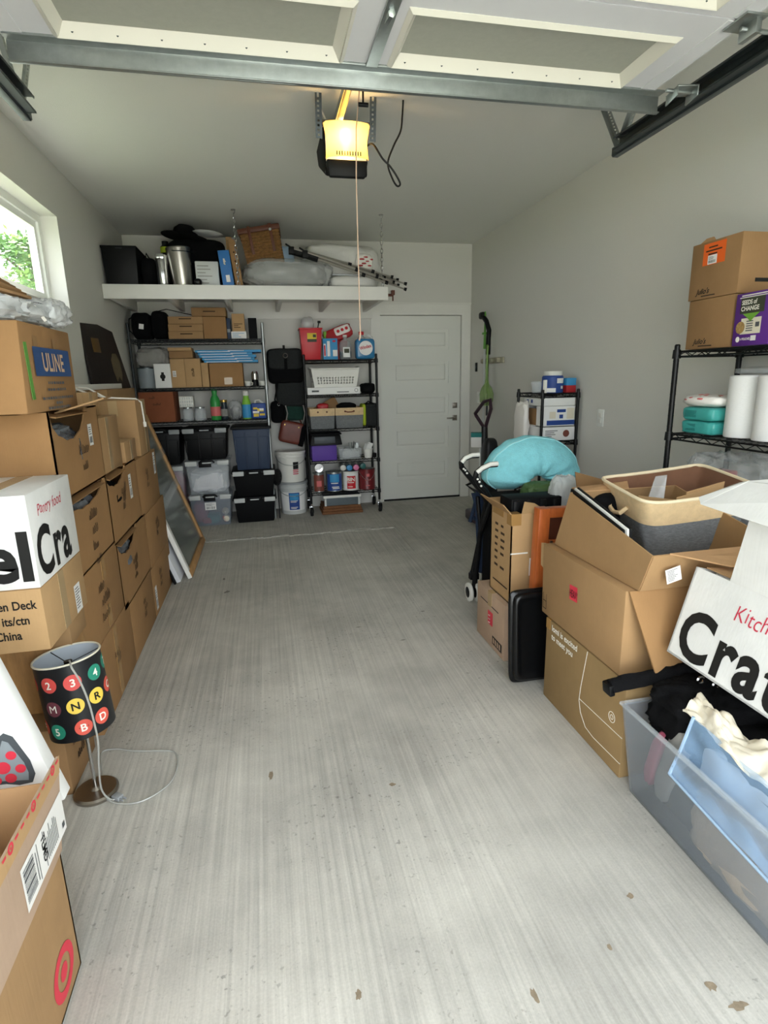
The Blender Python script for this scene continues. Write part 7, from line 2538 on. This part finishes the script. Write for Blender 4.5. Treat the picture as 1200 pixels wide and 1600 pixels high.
# ---------------------------------------------------------------- cleaning tools on the right wall near the door
t = thing('tool_holder', 'beige wall-mounted holder gripping mop and broom handles', 'tool holder', (-.02, -.65, 1.52))
MB().box(-.02, -.001, -.93, -.40, 1.515, 1.57).build('rail', 'beige_plastic', t, bevel=.004)
for y in (-.46, -.58, -.70, -.85):
    MB().cyl((-.02, y, 1.542), (-.055, y, 1.542), .022, n=14).build('clip', 'beige_plastic', t, bevel=.003)
t = thing('mop', 'steel-handled mop with a green top clipped to the wall holder', 'mop', (-.1, -.60, 0))
MB().cyl((-.075, -.60, .12), (-.075, -.60, 1.66), .011, n=10).build('handle', 'light_grey_plastic', t)
MB().cyl((-.075, -.60, 1.66), (-.075, -.60, 2.02), .015, .007, n=10).box(-.095, -.055, -.64, -.57, 1.80, 1.82).build('grip', 'leaf_plastic', t, bevel=.002)
MB().soft((-.08, -.60, .10), (.12, .30, .18), .6, noise=.05, seed=181).build('head', 'leaf_plastic', t)
t = thing('steam_mop', 'black hooked cleaner handle hanging on the wall holder', 'steam mop', (-.1, -.72, 1.0))
MB().cyl((-.085, -.715, 1.0), (-.085, -.715, 1.62), .010, n=10).build('tube', 'dark_grey_wire', t)
MB().tube([(-.085, -.715, 1.60), (-.085, -.72, 1.76), (-.085, -.73, 1.83), (-.085, -.66, 1.92), (-.085, -.56, 1.98)], .024, n=8).soft((-.085, -.55, 1.985), (.06, .10, .07), .6).build('handle', 'black_plastic', t)
t = thing('duster', 'lime green duster hanging below the wall holder', 'duster', (-.06, -.75, 1.2))
MB().lathe([(0, 0), (.045, .005), (.068, .05), (.07, .12), (.05, .18), (.02, .22), (.012, .28), (.010, .52), (.014, .58), (0, .60)], (-.11, -.76, 1.10), 24).build('head', 'lime_film', t)
t = thing('vacuum_cleaner', 'upright vacuum cleaner with a looped purple handle near the door', 'vacuum', (-.30, -1.05, 0))
m = MB()
m.tube([(-.27, -1.10, .92), (-.30, -.98, 1.02), (-.30, -.95, 1.04), (-.28, -1.12, 1.16), (-.26, -1.22, 1.18), (-.255, -1.23, 1.10), (-.265, -1.13, .92)], .017, n=8)
m.build('handle', 'vac_purple', t)
MB().tube([(-.27, -1.12, .93), (-.27, -1.14, .60), (-.28, -1.16, .30)], .03, n=10).build('spine', 'vac_black', t)
m = MB()
m.soft((-.25, -1.22, .52), (.14, .15, .62), .5).build('dust_bin', 'vac_black', t)
MB().tube([(-.30, -1.10, .72), (-.31, -1.12, .40)], .014, n=8).build('wand', 'light_grey_plastic', t)
m = MB(xf((-.33, -1.08, .80), rz=-20, rx=8))
m.box(-.055, .055, -.02, .02, -.07, .07)
m.build('paper_box', 'label_white', t, bevel=.002)
MB(xf((-.33, -1.08, .80), rz=-20, rx=8)).box(-.056, .056, -.021, .021, .03, .071).build('box_top', 'teal_dark', t)
MB().box(-.42, -.12, -1.30, -1.02, .02, .12).build('floor_head', 'vac_purple', t, bevel=.02)
MB().tube([(-.29, -1.1, .42), (-.42, -1.06, .36), (-.34, -1.12, .30)], .016, n=6).build('hose', 'vac_black', t)
m = MB()
m.box(-.014, -.001, -.222, -.178, 1.44, 1.535)
t = thing('door_keypad', 'black wall button for the garage opener near the door', 'wall button', (-.01, -.2, 1.44))
m.build('case', 'black_plastic', t, bevel=.003)
MB().box(-.018, -.013, -.212, -.188, 1.47, 1.50).build('button', 'device_dark', t, bevel=.002)


def plate(name, lab, y, z_, w, h, double=False):
    t = thing(name, lab, 'outlet' if name == 'wall_outlet' else 'switch', (-.005, y, z_ - h / 2))
    MB().box(-.007, -.0005, y - w / 2, y + w / 2, z_ - h / 2, z_ + h / 2).build('plate', 'vinyl_white', t, bevel=.002)
    for dz in ((-.02, .02) if double else (0,)):
        MB().box(-.011, -.006, y - w * .22, y + w * .22, z_ + dz - (.015 if double else .033), z_ + dz + (.015 if double else .033)).build('socket' if double else 'rocker', 'white_plastic', t, bevel=.002)


plate('light_switch', 'white light switch on the right wall beside the door', -.272, 1.165, .075, .12)
plate('wall_outlet', 'white outlet plate on the right wall above the small rack', -2.59, 1.094, .075, .118, True)

# ---------------------------------------------------------------- tree outside the window
t = thing('tree', 'leafy bright green tree outside the window', 'tree', (-7.9, 11.1, -.15))
TX_, TY_ = -7.9, 11.1
m = MB()
m.tube([(TX_, TY_, -.15), (TX_ + .1, TY_ + .1, 1.5), (TX_, TY_, 3.0), (TX_ - .1, TY_ + .2, 4.6)], [.16, .13, .10, .05], n=10)
for k in range(9):
    a = k * 2.4
    z0 = 1.6 + k * .33
    m.tube([(TX_, TY_, z0), (TX_ + .7 * math.cos(a), TY_ + .7 * math.sin(a), z0 + .5), (TX_ + 1.2 * math.cos(a), TY_ + 1.2 * math.sin(a), z0 + .7)], [.05, .03, .015], n=6)
m.build('trunk', 'bark', t)
r = random.Random(77)
for mt, nl in (('leaf_a', 5200), ('leaf_b', 5200)):
    m = MB()
    cl = [(r.uniform(-1.3, 1.3), r.uniform(-1.5, 1.5), 2.1 + 3.0 * r.random() ** 1.1) for _ in range(34)]
    for k in range(nl):
        c = cl[k % len(cl)]
        sz = .55 * (1.15 - (c[2] - 1.9) / 4)
        p = V((TX_ + c[0] * (1.45 - (c[2] - 2.1) / 2.6) + r.gauss(0, sz * .6), TY_ + c[1] * (1.45 - (c[2] - 2.1) / 2.6) + r.gauss(0, sz * .6), c[2] + r.gauss(0, sz * .5)))
        a = V((r.uniform(-1, 1), r.uniform(-1, 1), r.uniform(-.6, .6))).normalized()
        b_ = a.orthogonal().normalized()
        L_ = r.uniform(.05, .10)
        m.v += [p - a * L_, p + b_ * L_ * .45, p + a * L_, p - b_ * L_ * .45]
        n = len(m.v)
        m.f.append((n - 4, n - 3, n - 2, n - 1))
    lo = m.build('foliage', mt, t, smooth=0)
    lo['kind'] = 'stuff'
